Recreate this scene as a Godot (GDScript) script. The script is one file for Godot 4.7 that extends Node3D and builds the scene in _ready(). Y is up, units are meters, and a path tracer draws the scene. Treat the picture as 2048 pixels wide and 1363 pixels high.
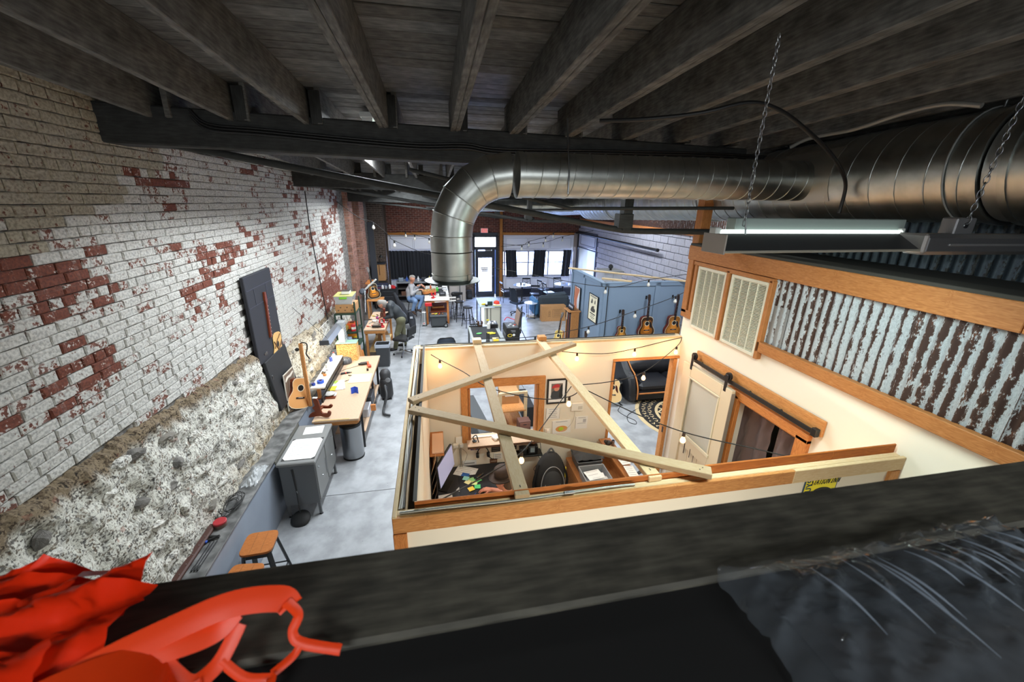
extends Node3D
# A guitar workshop in an old brick building, seen from a mezzanine. x right, y up, -z into the room; metres.

var M:={}
var rg:=RandomNumberGenerator.new()
var shapes:={}

func _ready() -> void:
	rg.seed=7
	var cam:=Camera3D.new()
	cam.name="camera"
	cam.keep_aspect=Camera3D.KEEP_HEIGHT
	cam.near=0.03
	cam.far=200.0
	var at:=CameraAttributesPhysical.new()
	at.frustum_focal_length=14.083
	at.frustum_focus_distance=6.0
	at.exposure_aperture=5.0
	cam.attributes=at
	cam.transform=Transform3D(Basis(Vector3(0.982717,0.016117,0.18441),Vector3(0.045334,0.944913,-0.324168),Vector3(-0.179476,0.326926,0.927851)),Vector3(0,4.1,0))
	add_child(cam)
	cam.fov=80.8537
	cam.current=true
	var we:=WorldEnvironment.new()
	we.name="world_environment"
	var en:=Environment.new()
	en.background_mode=Environment.BG_SKY
	var sm:=ProceduralSkyMaterial.new()
	sm.sky_top_color=Color(0.62,0.74,1.0)
	sm.sky_horizon_color=Color(0.86,0.91,1.0)
	sm.ground_bottom_color=Color(0.5,0.5,0.5)
	sm.ground_horizon_color=Color(0.8,0.82,0.86)
	sm.sky_energy_multiplier=7.0
	sm.ground_energy_multiplier=5.0
	var sk:=Sky.new()
	sk.sky_material=sm
	en.sky=sk
	en.tonemap_mode=Environment.TONE_MAPPER_LINEAR
	en.tonemap_exposure=0.5
	en.sdfgi_enabled=true
	en.ssao_enabled=true
	en.ssil_enabled=true
	we.environment=en
	add_child(we)
	lights()
	materials()
	shell()
	left_wall()
	far_wall()
	right_side()
	office()
	ceiling()
	ducts()
	foreground()
	left_benches()
	far_left()
	centre()
	far_right()
	office_things()
	lounge()
	people()

# ---------------------------------------------------------------- lights
func area(nm: String,p: Vector3,sx: float,sz: float,e: float,c:=Color(0.95,0.98,1.0),dir:=Vector3(0,-1,0)) -> AreaLight3D:
	var l:=AreaLight3D.new()
	l.name=nm
	l.area_size=Vector2(sx,sz)
	l.light_energy=e
	l.light_color=c
	l.shadow_enabled=true
	l.area_range=30.0
	var z:=-dir.normalized()
	var x:=Vector3(1,0,0) if absf(z.x)<0.9 else Vector3(0,0,1)
	var y:=z.cross(x).normalized()
	x=y.cross(z)
	l.transform=Transform3D(Basis(x,y,z),p)
	add_child(l)
	return l

func lights() -> void:
	# two added fill lights behind the camera, no lamps known there
	for q in BACK:
		area("back_fill_glow",q[0]+Vector3(0,-0.03,-0.06),1.2,0.14,q[1],Color(0.97,0.99,1.0),Vector3(0,-0.2,-1))
	# one more added fill under the deck, to brighten the near office wall
	area("added_deck_fill",Vector3(0.9,2.33,-0.62),2.4,0.1,5.0,Color(1.0,0.97,0.9),Vector3(0,-0.5,-1))
	# unseen strips added between the joists for brightness, above the sight line of the beam; their fittings are in ceiling()
	for q in ADDED_STRIPS:
		area("added_strip_glow",q[0]-Vector3(0,0.05,0),1.2 if q[1] else 0.14,0.14 if q[1] else 1.2,q[2])

const BACK:=[[Vector3(-1.3,4.5,1.3),6.0],[Vector3(1.5,4.5,1.3),5.0]]

const ADDED_STRIPS:=[
	[Vector3(-0.6,4.87,-5.25),false,24.0],[Vector3(-0.6,4.84,-6.45),false,24.0],
	[Vector3(-0.76,4.60,-10.6),false,24.0],[Vector3(-0.76,4.56,-12.2),false,24.0],
	[Vector3(1.15,4.81,-6.6),false,26.0],[Vector3(1.0,4.60,-11.2),false,20.0],
	[Vector3(5.22,4.80,-7.0),false,30.0],[Vector3(5.07,4.58,-11.5),false,18.0],
	[Vector3(0.0,4.36,-15.6),false,16.0],
]

# ---------------------------------------------------------------- mesh builder
class MB:
	var v:=PackedVector3Array()
	var n:=PackedVector3Array()
	var uv:=PackedVector2Array()
	var col:=PackedColorArray()
	var tint:=Color(1,1,1)
	var use_uv:=false
	var use_col:=false

	func t3(a: Vector3,b: Vector3,c: Vector3,na: Vector3,nb: Vector3,nc: Vector3,ua:=Vector2(),ub:=Vector2(),uc:=Vector2()) -> void:
		if (b-a).cross(c-a).dot(na+nb+nc)>0.0:
			v.append(a); v.append(c); v.append(b)
			n.append(na); n.append(nc); n.append(nb)
			uv.append(ua); uv.append(uc); uv.append(ub)
		else:
			v.append(a); v.append(b); v.append(c)
			n.append(na); n.append(nb); n.append(nc)
			uv.append(ua); uv.append(ub); uv.append(uc)
		col.append(tint); col.append(tint); col.append(tint)

	func tri(a: Vector3,b: Vector3,c: Vector3,o: Vector3,ua:=Vector2(),ub:=Vector2(),uc:=Vector2()) -> void:
		var g:=(b-a).cross(c-a)
		if g.length_squared()<1e-16:
			return
		g=g.normalized()
		if g.dot((a+b+c)/3.0-o)<0.0:
			g=-g
		t3(a,b,c,g,g,g,ua,ub,uc)

	func quad(a: Vector3,b: Vector3,c: Vector3,d: Vector3,o: Vector3,u0:=Vector2(0,0),u1:=Vector2(1,1)) -> void:
		tri(a,b,c,o,u0,Vector2(u1.x,u0.y),u1)
		tri(a,c,d,o,u0,u1,Vector2(u0.x,u1.y))

	# box of size s round c, edges bevelled by w
	func box(c: Vector3,s: Vector3,w:=0.0,bs:=Basis()) -> void:
		var h:=s*0.5
		w=minf(w,minf(h.x,minf(h.y,h.z))*0.9)
		var p:=func(x: float,y: float,z: float) -> Vector3: return c+bs*Vector3(x,y,z)
		for ax in 3:
			var u:=(ax+1) % 3
			var t:=(ax+2) % 3
			for sg in [-1.0,1.0]:
				var q: Array[Vector3]=[]
				for k in [[-1,-1],[1,-1],[1,1],[-1,1]]:
					var e:=Vector3()
					e[ax]=sg*h[ax]
					e[u]=k[0]*(h[u]-w)
					e[t]=k[1]*(h[t]-w)
					q.append(c+bs*e)
				quad(q[0],q[1],q[2],q[3],c)
			if w>0.0:
				for k in [[-1,-1],[1,-1],[1,1],[-1,1]]:
					var q2: Array[Vector3]=[]
					for m in [[-1,0],[1,0],[1,1],[-1,1]]:
						var e:=Vector3()
						e[ax]=m[0]*(h[ax]-w)
						e[u]=k[0]*(h[u]-(w if m[1]==1 else 0.0))
						e[t]=k[1]*(h[t]-(0.0 if m[1]==1 else w))
						q2.append(c+bs*e)
					quad(q2[0],q2[1],q2[2],q2[3],c)
		if w>0.0:
			for x in [-1,1]:
				for y in [-1,1]:
					for z in [-1,1]:
						tri(p.call(x*h.x,y*(h.y-w),z*(h.z-w)),p.call(x*(h.x-w),y*h.y,z*(h.z-w)),p.call(x*(h.x-w),y*(h.y-w),z*h.z),c)

	# sweep of a circle along pts; r a number or one radius per point
	func tube(pts: Array,r: Variant,seg:=8,cap:=true) -> void:
		var up:=Vector3.UP
		var rings:=[]
		for i in pts.size():
			var d: Vector3=(pts[mini(i+1,pts.size()-1)]-pts[maxi(i-1,0)]).normalized()
			if absf(d.dot(up))>0.98:
				up=Vector3.RIGHT if absf(d.x)<0.9 else Vector3.FORWARD
			var x:=d.cross(up).normalized()
			var y:=x.cross(d)
			up=y
			var rad: float=r[i] if r is Array else r
			var ring:=[]
			for k in seg:
				var a:=TAU*k/seg
				ring.append([pts[i]+(x*cos(a)+y*sin(a))*rad,x*cos(a)+y*sin(a)])
			rings.append(ring)
		for i in pts.size()-1:
			for k in seg:
				var a=rings[i][k]
				var b=rings[i][(k+1) % seg]
				var c=rings[i+1][(k+1) % seg]
				var d=rings[i+1][k]
				t3(a[0],b[0],c[0],a[1],b[1],c[1])
				t3(a[0],c[0],d[0],a[1],c[1],d[1])
		if cap:
			for e in [[0,1],[pts.size()-1,pts.size()-2]]:
				var o: Vector3=pts[e[0]]
				for k in seg:
					tri(o,rings[e[0]][k][0],rings[e[0]][(k+1) % seg][0],pts[e[1]])

	# turned profile: points (radius, height) along y; smooth = rounded between points
	func lathe(o: Vector3,prof: Array,seg:=20,bs:=Basis(),smooth:=false) -> void:
		var m:=prof.size()
		for i in m-1:
			var p: Vector2=prof[i]
			var q: Vector2=prof[i+1]
			var nn:=Vector2(q.y-p.y,p.x-q.x).normalized()
			var np:=nn
			var nq:=nn
			if smooth:
				if i>0:
					var e: Vector2=p-prof[i-1]
					np=(nn+Vector2(e.y,-e.x).normalized()).normalized()
				if i<m-2:
					var e: Vector2=prof[i+2]-q
					nq=(nn+Vector2(e.y,-e.x).normalized()).normalized()
			for k in seg:
				var a0:=TAU*k/seg
				var a1:=TAU*(k+1)/seg
				var c0:=Vector3(cos(a0),0,sin(a0))
				var c1:=Vector3(cos(a1),0,sin(a1))
				var f:=func(c: Vector3,w: Vector2) -> Vector3: return bs*(c*w.x+Vector3(0,w.y,0))
				var A: Vector3=o+f.call(c0,p)
				var B: Vector3=o+f.call(c1,p)
				var C: Vector3=o+f.call(c1,q)
				var D: Vector3=o+f.call(c0,q)
				if p.x>1e-6:
					t3(A,B,C,f.call(c0,np),f.call(c1,np),f.call(c1,nq))
				if q.x>1e-6:
					t3(A,C,D,f.call(c0,np),f.call(c1,nq),f.call(c0,nq))

	# outline poly (xy) drawn out along z from z0 to z1
	func prism(poly: PackedVector2Array,z0: float,z1: float,xf:=Transform3D(),bev:=0.0) -> void:
		var idx:=Geometry2D.triangulate_polygon(poly)
		var mid:=Vector2()
		for q in poly:
			mid+=q/poly.size()
		var inner:=poly
		if bev>0.0:
			var off:=Geometry2D.offset_polygon(poly,-bev)
			inner=PackedVector2Array()
			for q in poly:
				inner.append(q+(mid-q).normalized()*bev)
		for s in [[z0,-1.0],[z1,1.0]]:
			var nn: Vector3=xf.basis*Vector3(0,0,s[1])
			for i in range(0,idx.size(),3):
				var a:=inner[idx[i]]
				var b:=inner[idx[i+1]]
				var c:=inner[idx[i+2]]
				t3(xf*Vector3(a.x,a.y,s[0]),xf*Vector3(b.x,b.y,s[0]),xf*Vector3(c.x,c.y,s[0]),nn,nn,nn,a,b,c)
		var cw:=Geometry2D.is_polygon_clockwise(poly)
		for i in poly.size():
			var j:=(i+1) % poly.size()
			var a:=poly[i]
			var b:=poly[j]
			var e:=(b-a).normalized()
			var o2:=Vector2(-e.y,e.x) if cw else Vector2(e.y,-e.x)
			var nn: Vector3=xf.basis*Vector3(o2.x,o2.y,0)
			var za:=z0+bev
			var zb:=z1-bev
			var A:=xf*Vector3(a.x,a.y,za)
			var B:=xf*Vector3(b.x,b.y,za)
			var C:=xf*Vector3(b.x,b.y,zb)
			var D:=xf*Vector3(a.x,a.y,zb)
			t3(A,B,C,nn,nn,nn)
			t3(A,C,D,nn,nn,nn)
			if bev>0.0:
				for s in [[za,z0,-1.0],[zb,z1,1.0]]:
					var n2:=(nn+xf.basis*Vector3(0,0,s[2])).normalized()
					var ai:=inner[i]
					var bi:=inner[j]
					var A1:=xf*Vector3(a.x,a.y,s[0])
					var B1:=xf*Vector3(b.x,b.y,s[0])
					var C1:=xf*Vector3(bi.x,bi.y,s[1])
					var D1:=xf*Vector3(ai.x,ai.y,s[1])
					t3(A1,B1,C1,n2,n2,n2)
					t3(A1,C1,D1,n2,n2,n2)

	func ell(c: Vector3,r: Vector3,bs:=Basis(),nu:=12,nv:=8) -> void:
		var f:=func(i: int,j: int) -> Array:
			var a:=TAU*i/nu
			var b:=PI*j/nv-PI/2
			var d:=Vector3(cos(b)*cos(a),sin(b),cos(b)*sin(a))
			return [c+bs*(d*r),(bs*(d/r)).normalized()]
		for i in nu:
			for j in nv:
				var A=f.call(i,j)
				var B=f.call(i+1,j)
				var C=f.call(i+1,j+1)
				var D=f.call(i,j+1)
				if j>0:
					t3(A[0],B[0],C[0],A[1],B[1],C[1])
				if j<nv-1:
					t3(A[0],C[0],D[0],A[1],C[1],D[1])

	# smooth sheet through a grid of points g[i][j]; two-sided unless thick > 0
	func sheet(g: Array,thick:=0.0,uvs:=Vector2(1,1)) -> void:
		var a:=g.size()
		var b: int=g[0].size()
		var nn:=[]
		for i in a:
			var row:=PackedVector3Array()
			for j in b:
				var du: Vector3=g[mini(i+1,a-1)][j]-g[maxi(i-1,0)][j]
				var dv: Vector3=g[i][mini(j+1,b-1)]-g[i][maxi(j-1,0)]
				var w:=du.cross(dv)
				row.append(w.normalized() if w.length_squared()>1e-18 else Vector3.UP)
			nn.append(row)
		for i in a-1:
			for j in b-1:
				var q:=[[i,j],[i+1,j],[i+1,j+1],[i,j+1]]
				for s in ([0.0,-thick] if thick>0.0 else [0.0]):
					var k:=-1.0 if s<0.0 else 1.0
					var P:=[]
					for e in q:
						P.append(g[e[0]][e[1]]+nn[e[0]][e[1]]*s)
					var U:=[]
					for e in q:
						U.append(Vector2(float(e[0])/(a-1),float(e[1])/(b-1))*uvs)
					t3(P[0],P[1],P[2],nn[i][j]*k,nn[i+1][j]*k,nn[i+1][j+1]*k,U[0],U[1],U[2])
					t3(P[0],P[2],P[3],nn[i][j]*k,nn[i+1][j+1]*k,nn[i][j+1]*k,U[0],U[2],U[3])
		if thick>0.0:
			var edge:=[]
			for i in a: edge.append([i,0])
			for j in range(1,b): edge.append([a-1,j])
			for i in range(a-2,-1,-1): edge.append([i,b-1])
			for j in range(b-2,0,-1): edge.append([0,j])
			var mid: Vector3=g[a/2][b/2]
			for k in edge.size():
				var e=edge[k]
				var f=edge[(k+1) % edge.size()]
				var A: Vector3=g[e[0]][e[1]]
				var B: Vector3=g[f[0]][f[1]]
				quad(A,B,B-nn[f[0]][f[1]]*thick,A-nn[e[0]][e[1]]*thick,mid)

	func arrays() -> Array:
		var a:=[]
		a.resize(Mesh.ARRAY_MAX)
		a[Mesh.ARRAY_VERTEX]=v
		a[Mesh.ARRAY_NORMAL]=n
		if use_uv:
			a[Mesh.ARRAY_TEX_UV]=uv
		if use_col:
			a[Mesh.ARRAY_COLOR]=col
		return a

	func mesh() -> ArrayMesh:
		var m:=ArrayMesh.new()
		if v.size():
			m.add_surface_from_arrays(Mesh.PRIMITIVE_TRIANGLES,arrays())
		return m

func V(x:=0.0,y:=0.0,z:=0.0)->Vector3: return Vector3(x,y,z)

# ---------------------------------------------------------------- naming
func thing(nm: String,label: String,cat: String,p:=Vector3.ZERO,turn:=0.0,group:="") -> Node3D:
	var o:=Node3D.new()
	o.name=nm
	add_child(o,true)
	o.position=p
	o.rotation.y=deg_to_rad(turn)
	tag(o,label,cat,group)
	return o

func tag(o: Node3D,label: String,cat: String,group:="") -> Node3D:
	o.set_meta("label",label)
	if cat != "":
		o.set_meta("category",cat)
	if group != "":
		o.set_meta("group",group)
	return o

func struct(nm: String,label: String,p:=Vector3.ZERO) -> Node3D:
	var o:=Node3D.new()
	o.name=nm
	add_child(o,true)
	o.position=p
	o.set_meta("kind","structure")
	o.set_meta("label",label)
	o.set_meta("category",nm.split("_")[0])
	return o

func put(par: Node,nm: String,m: Mesh,mm: Material,xf:=Transform3D()) -> MeshInstance3D:
	var o:=MeshInstance3D.new()
	o.name=nm
	o.mesh=m
	o.material_override=mm
	o.transform=xf
	par.add_child(o,true)
	return o

func P(par: Node,nm: String,mb: MB,mm: Material) -> MeshInstance3D:
	return put(par,nm,mb.mesh(),mm)

# a bevelled box, long axis along its own x so that the grain runs along it; boxes of one size share a mesh
func box_mesh(s: Vector3,w: float) -> ArrayMesh:
	var key:="%.4f %.4f %.4f %.4f" % [s.x,s.y,s.z,w]
	if not shapes.has(key):
		var b:=MB.new()
		b.box(Vector3.ZERO,s,w)
		shapes[key]=b.mesh()
	return shapes[key]

func B(par: Node,nm: String,c: Vector3,s: Vector3,mm: Material,w:=0.004,bs:=Basis()) -> MeshInstance3D:
	if s.y>s.x and s.y>=s.z:
		return put(par,nm,box_mesh(V(s.y,s.x,s.z),w),mm,Transform3D(bs*Basis(V(0,1,0),V(-1,0,0),V(0,0,1)),c))
	if s.z>s.x and s.z>s.y:
		return put(par,nm,box_mesh(V(s.z,s.y,s.x),w),mm,Transform3D(bs*Basis(V(0,0,1),V(0,1,0),V(-1,0,0)),c))
	return put(par,nm,box_mesh(s,w),mm,Transform3D(bs,c))

# a bar from a to b, w wide (across, level) and h deep
func bar(par: Node,nm: String,a: Vector3,b: Vector3,w: float,h: float,mm: Material,bev:=0.003,roll:=0.0) -> MeshInstance3D:
	var x:=(b-a).normalized()
	var z:=x.cross(Vector3.UP)
	z=z.normalized() if z.length()>0.01 else V(0,0,1)
	var bs:=Basis(x,z.cross(x),z)
	if roll != 0.0:
		bs=bs*Basis(Vector3.RIGHT,roll)
	return put(par,nm,box_mesh(V((b-a).length(),h,w),bev),mm,Transform3D(bs,(a+b)*0.5))

func T(par: Node,nm: String,pts: Array,r: Variant,mm: Material,seg:=8) -> MeshInstance3D:
	var b:=MB.new()
	b.tube(pts,r,seg)
	return P(par,nm,b,mm)

func L(par: Node,nm: String,o: Vector3,prof: Array,mm: Material,seg:=20,bs:=Basis(),smooth:=false) -> MeshInstance3D:
	var b:=MB.new()
	b.lathe(Vector3.ZERO,prof,seg,Basis(),smooth)
	return put(par,nm,b.mesh(),mm,Transform3D(bs,o))

func V2(a: Array) -> Array:
	var r:=[]
	for i in range(0,a.size(),2):
		r.append(Vector2(a[i],a[i+1]))
	return r

func V3(a: Array) -> Array:
	var r:=[]
	for i in range(0,a.size(),3):
		r.append(V(a[i],a[i+1],a[i+2]))
	return r

# smooth curve through points
func curve(p: Array,k:=6) -> Array:
	var r:=[]
	for i in p.size()-1:
		var a: Vector3=p[maxi(i-1,0)]
		var d: Vector3=p[mini(i+2,p.size()-1)]
		for j in k:
			r.append(p[i].cubic_interpolate(p[i+1],a,d,float(j)/k))
	r.append(p[-1])
	return r

func curve2(p: Array,k:=5,closed:=true) -> PackedVector2Array:
	var r:=PackedVector2Array()
	var n:=p.size()
	for i in n:
		for j in k:
			r.append(p[i].cubic_interpolate(p[(i+1) % n],p[(i+n-1) % n],p[(i+2) % n],float(j)/k))
	return r

func letters(par: Node,s: String,h: float,c: Color,xf: Transform3D,wide:=1.0,bold:=700,depth:=0.0015,font:="Droid Sans") -> MeshInstance3D:
	var t:=TextMesh.new()
	var f:=SystemFont.new()
	f.font_names=PackedStringArray([font])
	f.font_weight=bold
	t.font=f
	t.text=s
	t.font_size=32
	t.pixel_size=h/24.0
	t.depth=depth
	var o:=MeshInstance3D.new()
	o.name="lettering"
	o.mesh=t
	o.material_override=flatm(c)
	o.transform=xf*Transform3D(Basis.from_scale(V(wide,1,1)),Vector3.ZERO)
	par.add_child(o,true)
	return o

# ---------------------------------------------------------------- textures and materials
func nz(w: int,h: int,f: float,o: int,s: int,ty:=FastNoiseLite.TYPE_SIMPLEX_SMOOTH) -> PackedByteArray:
	var q:=FastNoiseLite.new()
	q.seed=s
	q.frequency=f
	q.noise_type=ty
	q.fractal_octaves=o
	if ty==FastNoiseLite.TYPE_CELLULAR:
		q.fractal_type=FastNoiseLite.FRACTAL_NONE
		q.cellular_return_type=FastNoiseLite.RETURN_CELL_VALUE
	return q.get_seamless_image(w,h).get_data()

# noise drawn out along x, for grain
func grain(w: int,h: int,f: float,s: int,pull: int) -> PackedByteArray:
	var q:=FastNoiseLite.new()
	q.seed=s
	q.frequency=f
	q.fractal_octaves=4
	var im:=q.get_seamless_image(w/pull,h)
	im.resize(w,h,Image.INTERPOLATE_CUBIC)
	return im.get_data()

func tex(w: int,h: int,f: Callable) -> ImageTexture:
	var d:=PackedByteArray()
	d.resize(w*h*3)
	for i in w*h:
		var c: Color=f.call(i)
		d[i*3]=int(clampf(c.r,0,1)*255.0)
		d[i*3+1]=int(clampf(c.g,0,1)*255.0)
		d[i*3+2]=int(clampf(c.b,0,1)*255.0)
	var im:=Image.create_from_data(w,h,false,Image.FORMAT_RGB8,d)
	return ImageTexture.create_from_image(im)

func gray(w: int,h: int,d: PackedByteArray) -> ImageTexture:
	return ImageTexture.create_from_image(Image.create_from_data(w,h,false,Image.FORMAT_L8,d))

func mt(key: String,c: Color,r:=0.8,me:=0.0,t: Texture2D=null,sc:=1.0,world:=false,bump: Texture2D=null,bs:=0.0) -> StandardMaterial3D:
	var m:=StandardMaterial3D.new()
	m.resource_name=key
	m.albedo_color=c
	m.roughness=r
	m.metallic=me
	if t:
		m.albedo_texture=t
	if bump:
		m.heightmap_enabled=true
		m.heightmap_texture=bump
		m.heightmap_scale=bs
	if t or bump:
		m.uv1_triplanar=true
		m.uv1_world_triplanar=world
		m.uv1_scale=V(sc,sc,sc)
	M[key]=m
	return m

# plain colours are made when first asked for
func flatm(c: Color,r:=0.6,me:=0.0) -> StandardMaterial3D:
	var key:="paint %s %.2f %.2f" % [c.to_html(false),r,me]
	if not M.has(key):
		mt(key,c,r,me)
	return M[key]

func hexm(h: String,r:=0.6,me:=0.0) -> StandardMaterial3D:
	return flatm(Color(h),r,me)

func glass(key: String,c: Color,a: float,r:=0.05) -> StandardMaterial3D:
	var m:=mt(key,Color(c.r,c.g,c.b,a),r)
	m.transparency=BaseMaterial3D.TRANSPARENCY_ALPHA
	return m

func glow(key: String,c: Color,e: float) -> StandardMaterial3D:
	var m:=mt(key,c,0.5)
	m.emission_enabled=true
	m.emission=c
	m.emission_energy_multiplier=e
	return m

func S(a: float,b: float,x: float) -> float:
	return smoothstep(a,b,x)

func materials() -> void:
	var N:=512
	var n1:=nz(N,N,0.012,5,3)
	var n2:=nz(N,N,0.05,4,11)
	var n3:=nz(N,N,0.2,2,5)
	# lime-washed brick: paint that has flaked off the clay, in five states
	var red:=func(i: int) -> Color: return Color(0.31,0.165,0.125).lerp(Color(0.52,0.275,0.195),n2[i]/255.0)
	for q in [["paint_a",0.24,Color(0.845,0.835,0.81)],["paint_b",0.44,Color(0.83,0.82,0.795)],["paint_c",0.64,Color(0.79,0.77,0.75)],["paint_old",0.30,Color(0.70,0.665,0.59)],["paint_bare",0.70,Color(0.7,0.66,0.62)]]:
		var th: float=q[1]
		var wh: Color=q[2]
		var t:=tex(N,N,func(i: int) -> Color:
			var a:=n1[i]/255.0*0.55+n2[i]/255.0*0.35+n3[i]/255.0*0.10
			var k:=S(th-0.012,th+0.012,a)
			var w:=wh.darkened(0.22*(1.0-S(0.1,0.75,n2[i]/255.0))+0.12*(1.0-n3[i]/255.0))
			return red.call(i).lerp(w,k))
		mt(q[0],Color(1,1,1),0.9,0,t,1.35,true,gray(N,N,n2),0.18)
	mt("mortar",Color(0.66,0.64,0.615),0.95,0,tex(N,N,func(i: int) -> Color: return Color(1,1,1).darkened(0.6*(1.0-n1[i]/255.0))),1.4,true,gray(N,N,n3),0.6)
	mt("brick_red",Color(1,1,1),0.9,0,tex(N,N,func(i: int) -> Color: return Color(0.37,0.17,0.125).lerp(Color(0.60,0.335,0.26),n1[i]/255.0).darkened(0.3*(1.0-n3[i]/255.0))),0.9,true)
	mt("brick_brown",Color(1,1,1),0.9,0,tex(256,256,func(i: int) -> Color: return Color(0.28,0.22,0.19).lerp(Color(0.50,0.44,0.40),n2[i]/255.0)),0.9,true)
	M["brick_black"]=mt("brick_black",Color(0.13,0.13,0.155),0.75,0,tex(256,256,func(i: int) -> Color: return Color(1,1,1).darkened(0.5*(1.0-n2[i]/255.0))),1.0,true)
	mt("brick_pink",Color(1,1,1),0.9,0,tex(256,256,func(i: int) -> Color: return Color(0.52,0.35,0.30).lerp(Color(0.76,0.58,0.50),n2[i]/255.0)),0.9,true)
	mt("joint_pale",Color(0.60,0.55,0.52),0.95)
	# rubble: white wash over grey and tan stones; the tint in the vertices gives the brown bands
	var cc:=nz(N,N,0.05,1,21,FastNoiseLite.TYPE_CELLULAR)
	var m:=mt("rubble",Color(1,1,1),0.95,0,tex(N,N,func(i: int) -> Color:
		var a:=n1[i]/255.0*0.4+n2[i]/255.0*0.6
		var st:=Color(0.20,0.20,0.215).lerp(Color(0.50,0.43,0.35),cc[i]/255.0)
		return st.lerp(Color(0.87,0.86,0.83),S(0.415,0.445,a)).darkened(0.3*(1.0-S(0.05,0.5,n3[i]/255.0)))),1.5,true,gray(N,N,n2),0.35)
	m.vertex_color_use_as_albedo=true
	# woods: grain along x
	var g1:=grain(N,N,0.03,4,8)
	var g2:=grain(N,N,0.09,9,8)
	var wood:=func(a: Color,b: Color,k:=0.5) -> ImageTexture:
		return tex(N,N,func(i: int) -> Color:
			var s:=absf(fposmod(g1[i]/255.0*5.0,1.0)*2.0-1.0)
			return a.lerp(b,clampf(s*k+g2[i]/255.0*(1.0-k),0,1)))
	var tp: ImageTexture=wood.call(Color(0.86,0.66,0.43),Color(0.68,0.46,0.25))
	mt("pine",Color(0.98,0.92,0.86),0.6,0,tp,1.3)
	mt("pine_deep",Color(0.86,0.77,0.70),0.6,0,tp,1.3)
	mt("pine_orange",Color(0.97,0.84,0.72),0.6,0,tp,1.1).uv1_offset=V(0.3,0.2,0.4)
	var tl: ImageTexture=wood.call(Color(0.87,0.80,0.66),Color(0.80,0.69,0.51))
	mt("stud",Color(1.0,0.98,0.98),0.7,0,tl,1.5)
	mt("stud_shaded",Color(0.80,0.77,0.77),0.75,0,tl,1.5)  # stud wood toned down: the shade on the left studs is in this colour
	mt("ply",Color(0.95,0.90,0.78),0.7,0,tl,0.8)
	mt("ply_edge",Color(0.86,0.66,0.40),0.7,0,tp,0.7)
	mt("board",Color(0.93,0.89,0.86),0.75,0,tex(256,256,func(i: int) -> Color: return Color(0.86,0.77,0.67).darkened(0.12*n3[i]/255.0)),1.0)
	mt("walnut",Color(0.55,0.33,0.2),0.5,0,tp,1.6)
	mt("mahogany",Color(0.50,0.25,0.16),0.4,0,tp,1.6)
	mt("spruce",Color(1.0,0.90,0.72),0.35,0,tl,2.0)
	mt("stool_wood",Color(0.90,0.74,0.56),0.45,0,tp,2.0)
	mt("osb",Color(1,1,1),0.8,0,tex(256,256,func(i: int) -> Color: return Color(0.93,0.76,0.48).lerp(Color(0.70,0.48,0.24),S(0.35,0.75,cc[(i/256)*N*2+(i % 256)*2]/255.0)*0.7)),2.5)
	# painted timber of the roof
	var td:=tex(N,N,func(i: int) -> Color: return Color(1,1,1).darkened(0.30*(1.0-g2[i]/255.0)+0.28*(1.0-n1[i]/255.0)))
	mt("beam",Color(0.235,0.24,0.235),0.75,0,td,1.1)
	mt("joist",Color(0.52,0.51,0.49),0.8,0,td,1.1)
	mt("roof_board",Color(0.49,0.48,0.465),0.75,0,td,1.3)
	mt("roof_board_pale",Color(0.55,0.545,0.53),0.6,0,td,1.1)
	mt("rail_wood",Color(0.44,0.425,0.375),0.7,0,td,1.5)
	# floor: worn grey paint on concrete
	mt("concrete",Color(0.72,0.73,0.745),0.33,0,tex(N,N,func(i: int) -> Color:
		var d:=0.13*(1.0-S(0.15,0.8,n1[i]/255.0))+0.05*(1.0-n2[i]/255.0)
		if n3[i]<26 and n1[i]<120: d+=0.3
		return Color(0.93,0.93,0.93).darkened(d)),0.37,true,gray(N,N,n1),0.15)
	mt("wall_grey",Color(0.60,0.64,0.70),0.6,0,tex(256,256,func(i: int) -> Color: return Color(1,1,1).darkened(0.10*n1[i]/255.0)),0.6,true)
	mt("cream",Color(0.93,0.895,0.83),0.6,0,null,1,false,gray(N,N,n3),0.05).uv1_scale=V(4,4,4)
	mt("white_paint",Color(0.89,0.895,0.93),0.55)
	mt("cmu",Color(0.80,0.795,0.845),0.7,0,tex(256,256,func(i: int) -> Color: return Color(1,1,1).darkened(0.14*(1.0-n2[i]/255.0))),1.5,true,gray(N,N,n3),0.3)
	mt("cmu_joint",Color(0.27,0.27,0.31),0.9)
	mt("blue_paint",Color(0.49,0.57,0.66),0.6,0,tex(256,256,func(i: int) -> Color: return Color(1,1,1).darkened(0.08*n3[i]/255.0)),2.0,true)
	# old galvanised sheet: zinc on the crests, rust in the troughs (u across the waves, one texture = 8 waves)
	var rust:=func(off: float,a0: Color,b0: Color) -> ImageTexture:
		return tex(1024,512,func(i: int) -> Color:
			var x:=i % 1024
			var j:=(i/1024)*N+(x % N)
			var wv:=cos(TAU*x/128.0)
			var k:=wv*0.55+(n2[j]/255.0-0.5)*0.9+(n1[j]/255.0-0.5)*1.3+(n3[j]/255.0-0.5)*0.5+off
			var z:=a0.darkened(0.22*(1.0-n3[j]/255.0)+0.15*(1.0-n2[j]/255.0))
			return b0.lerp(Color(0.42,0.235,0.14),S(0.55,0.9,n1[j]/255.0)*0.7).lerp(z,S(-0.12,0.1,k)))
	m=mt("rusty_sheet",Color(1,1,1),0.55,0.15)
	m.albedo_texture=rust.call(0.10,Color(0.80,0.835,0.87),Color(0.235,0.155,0.13))
	m=mt("rustier_sheet",Color(1,1,1),0.6,0.1)
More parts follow.
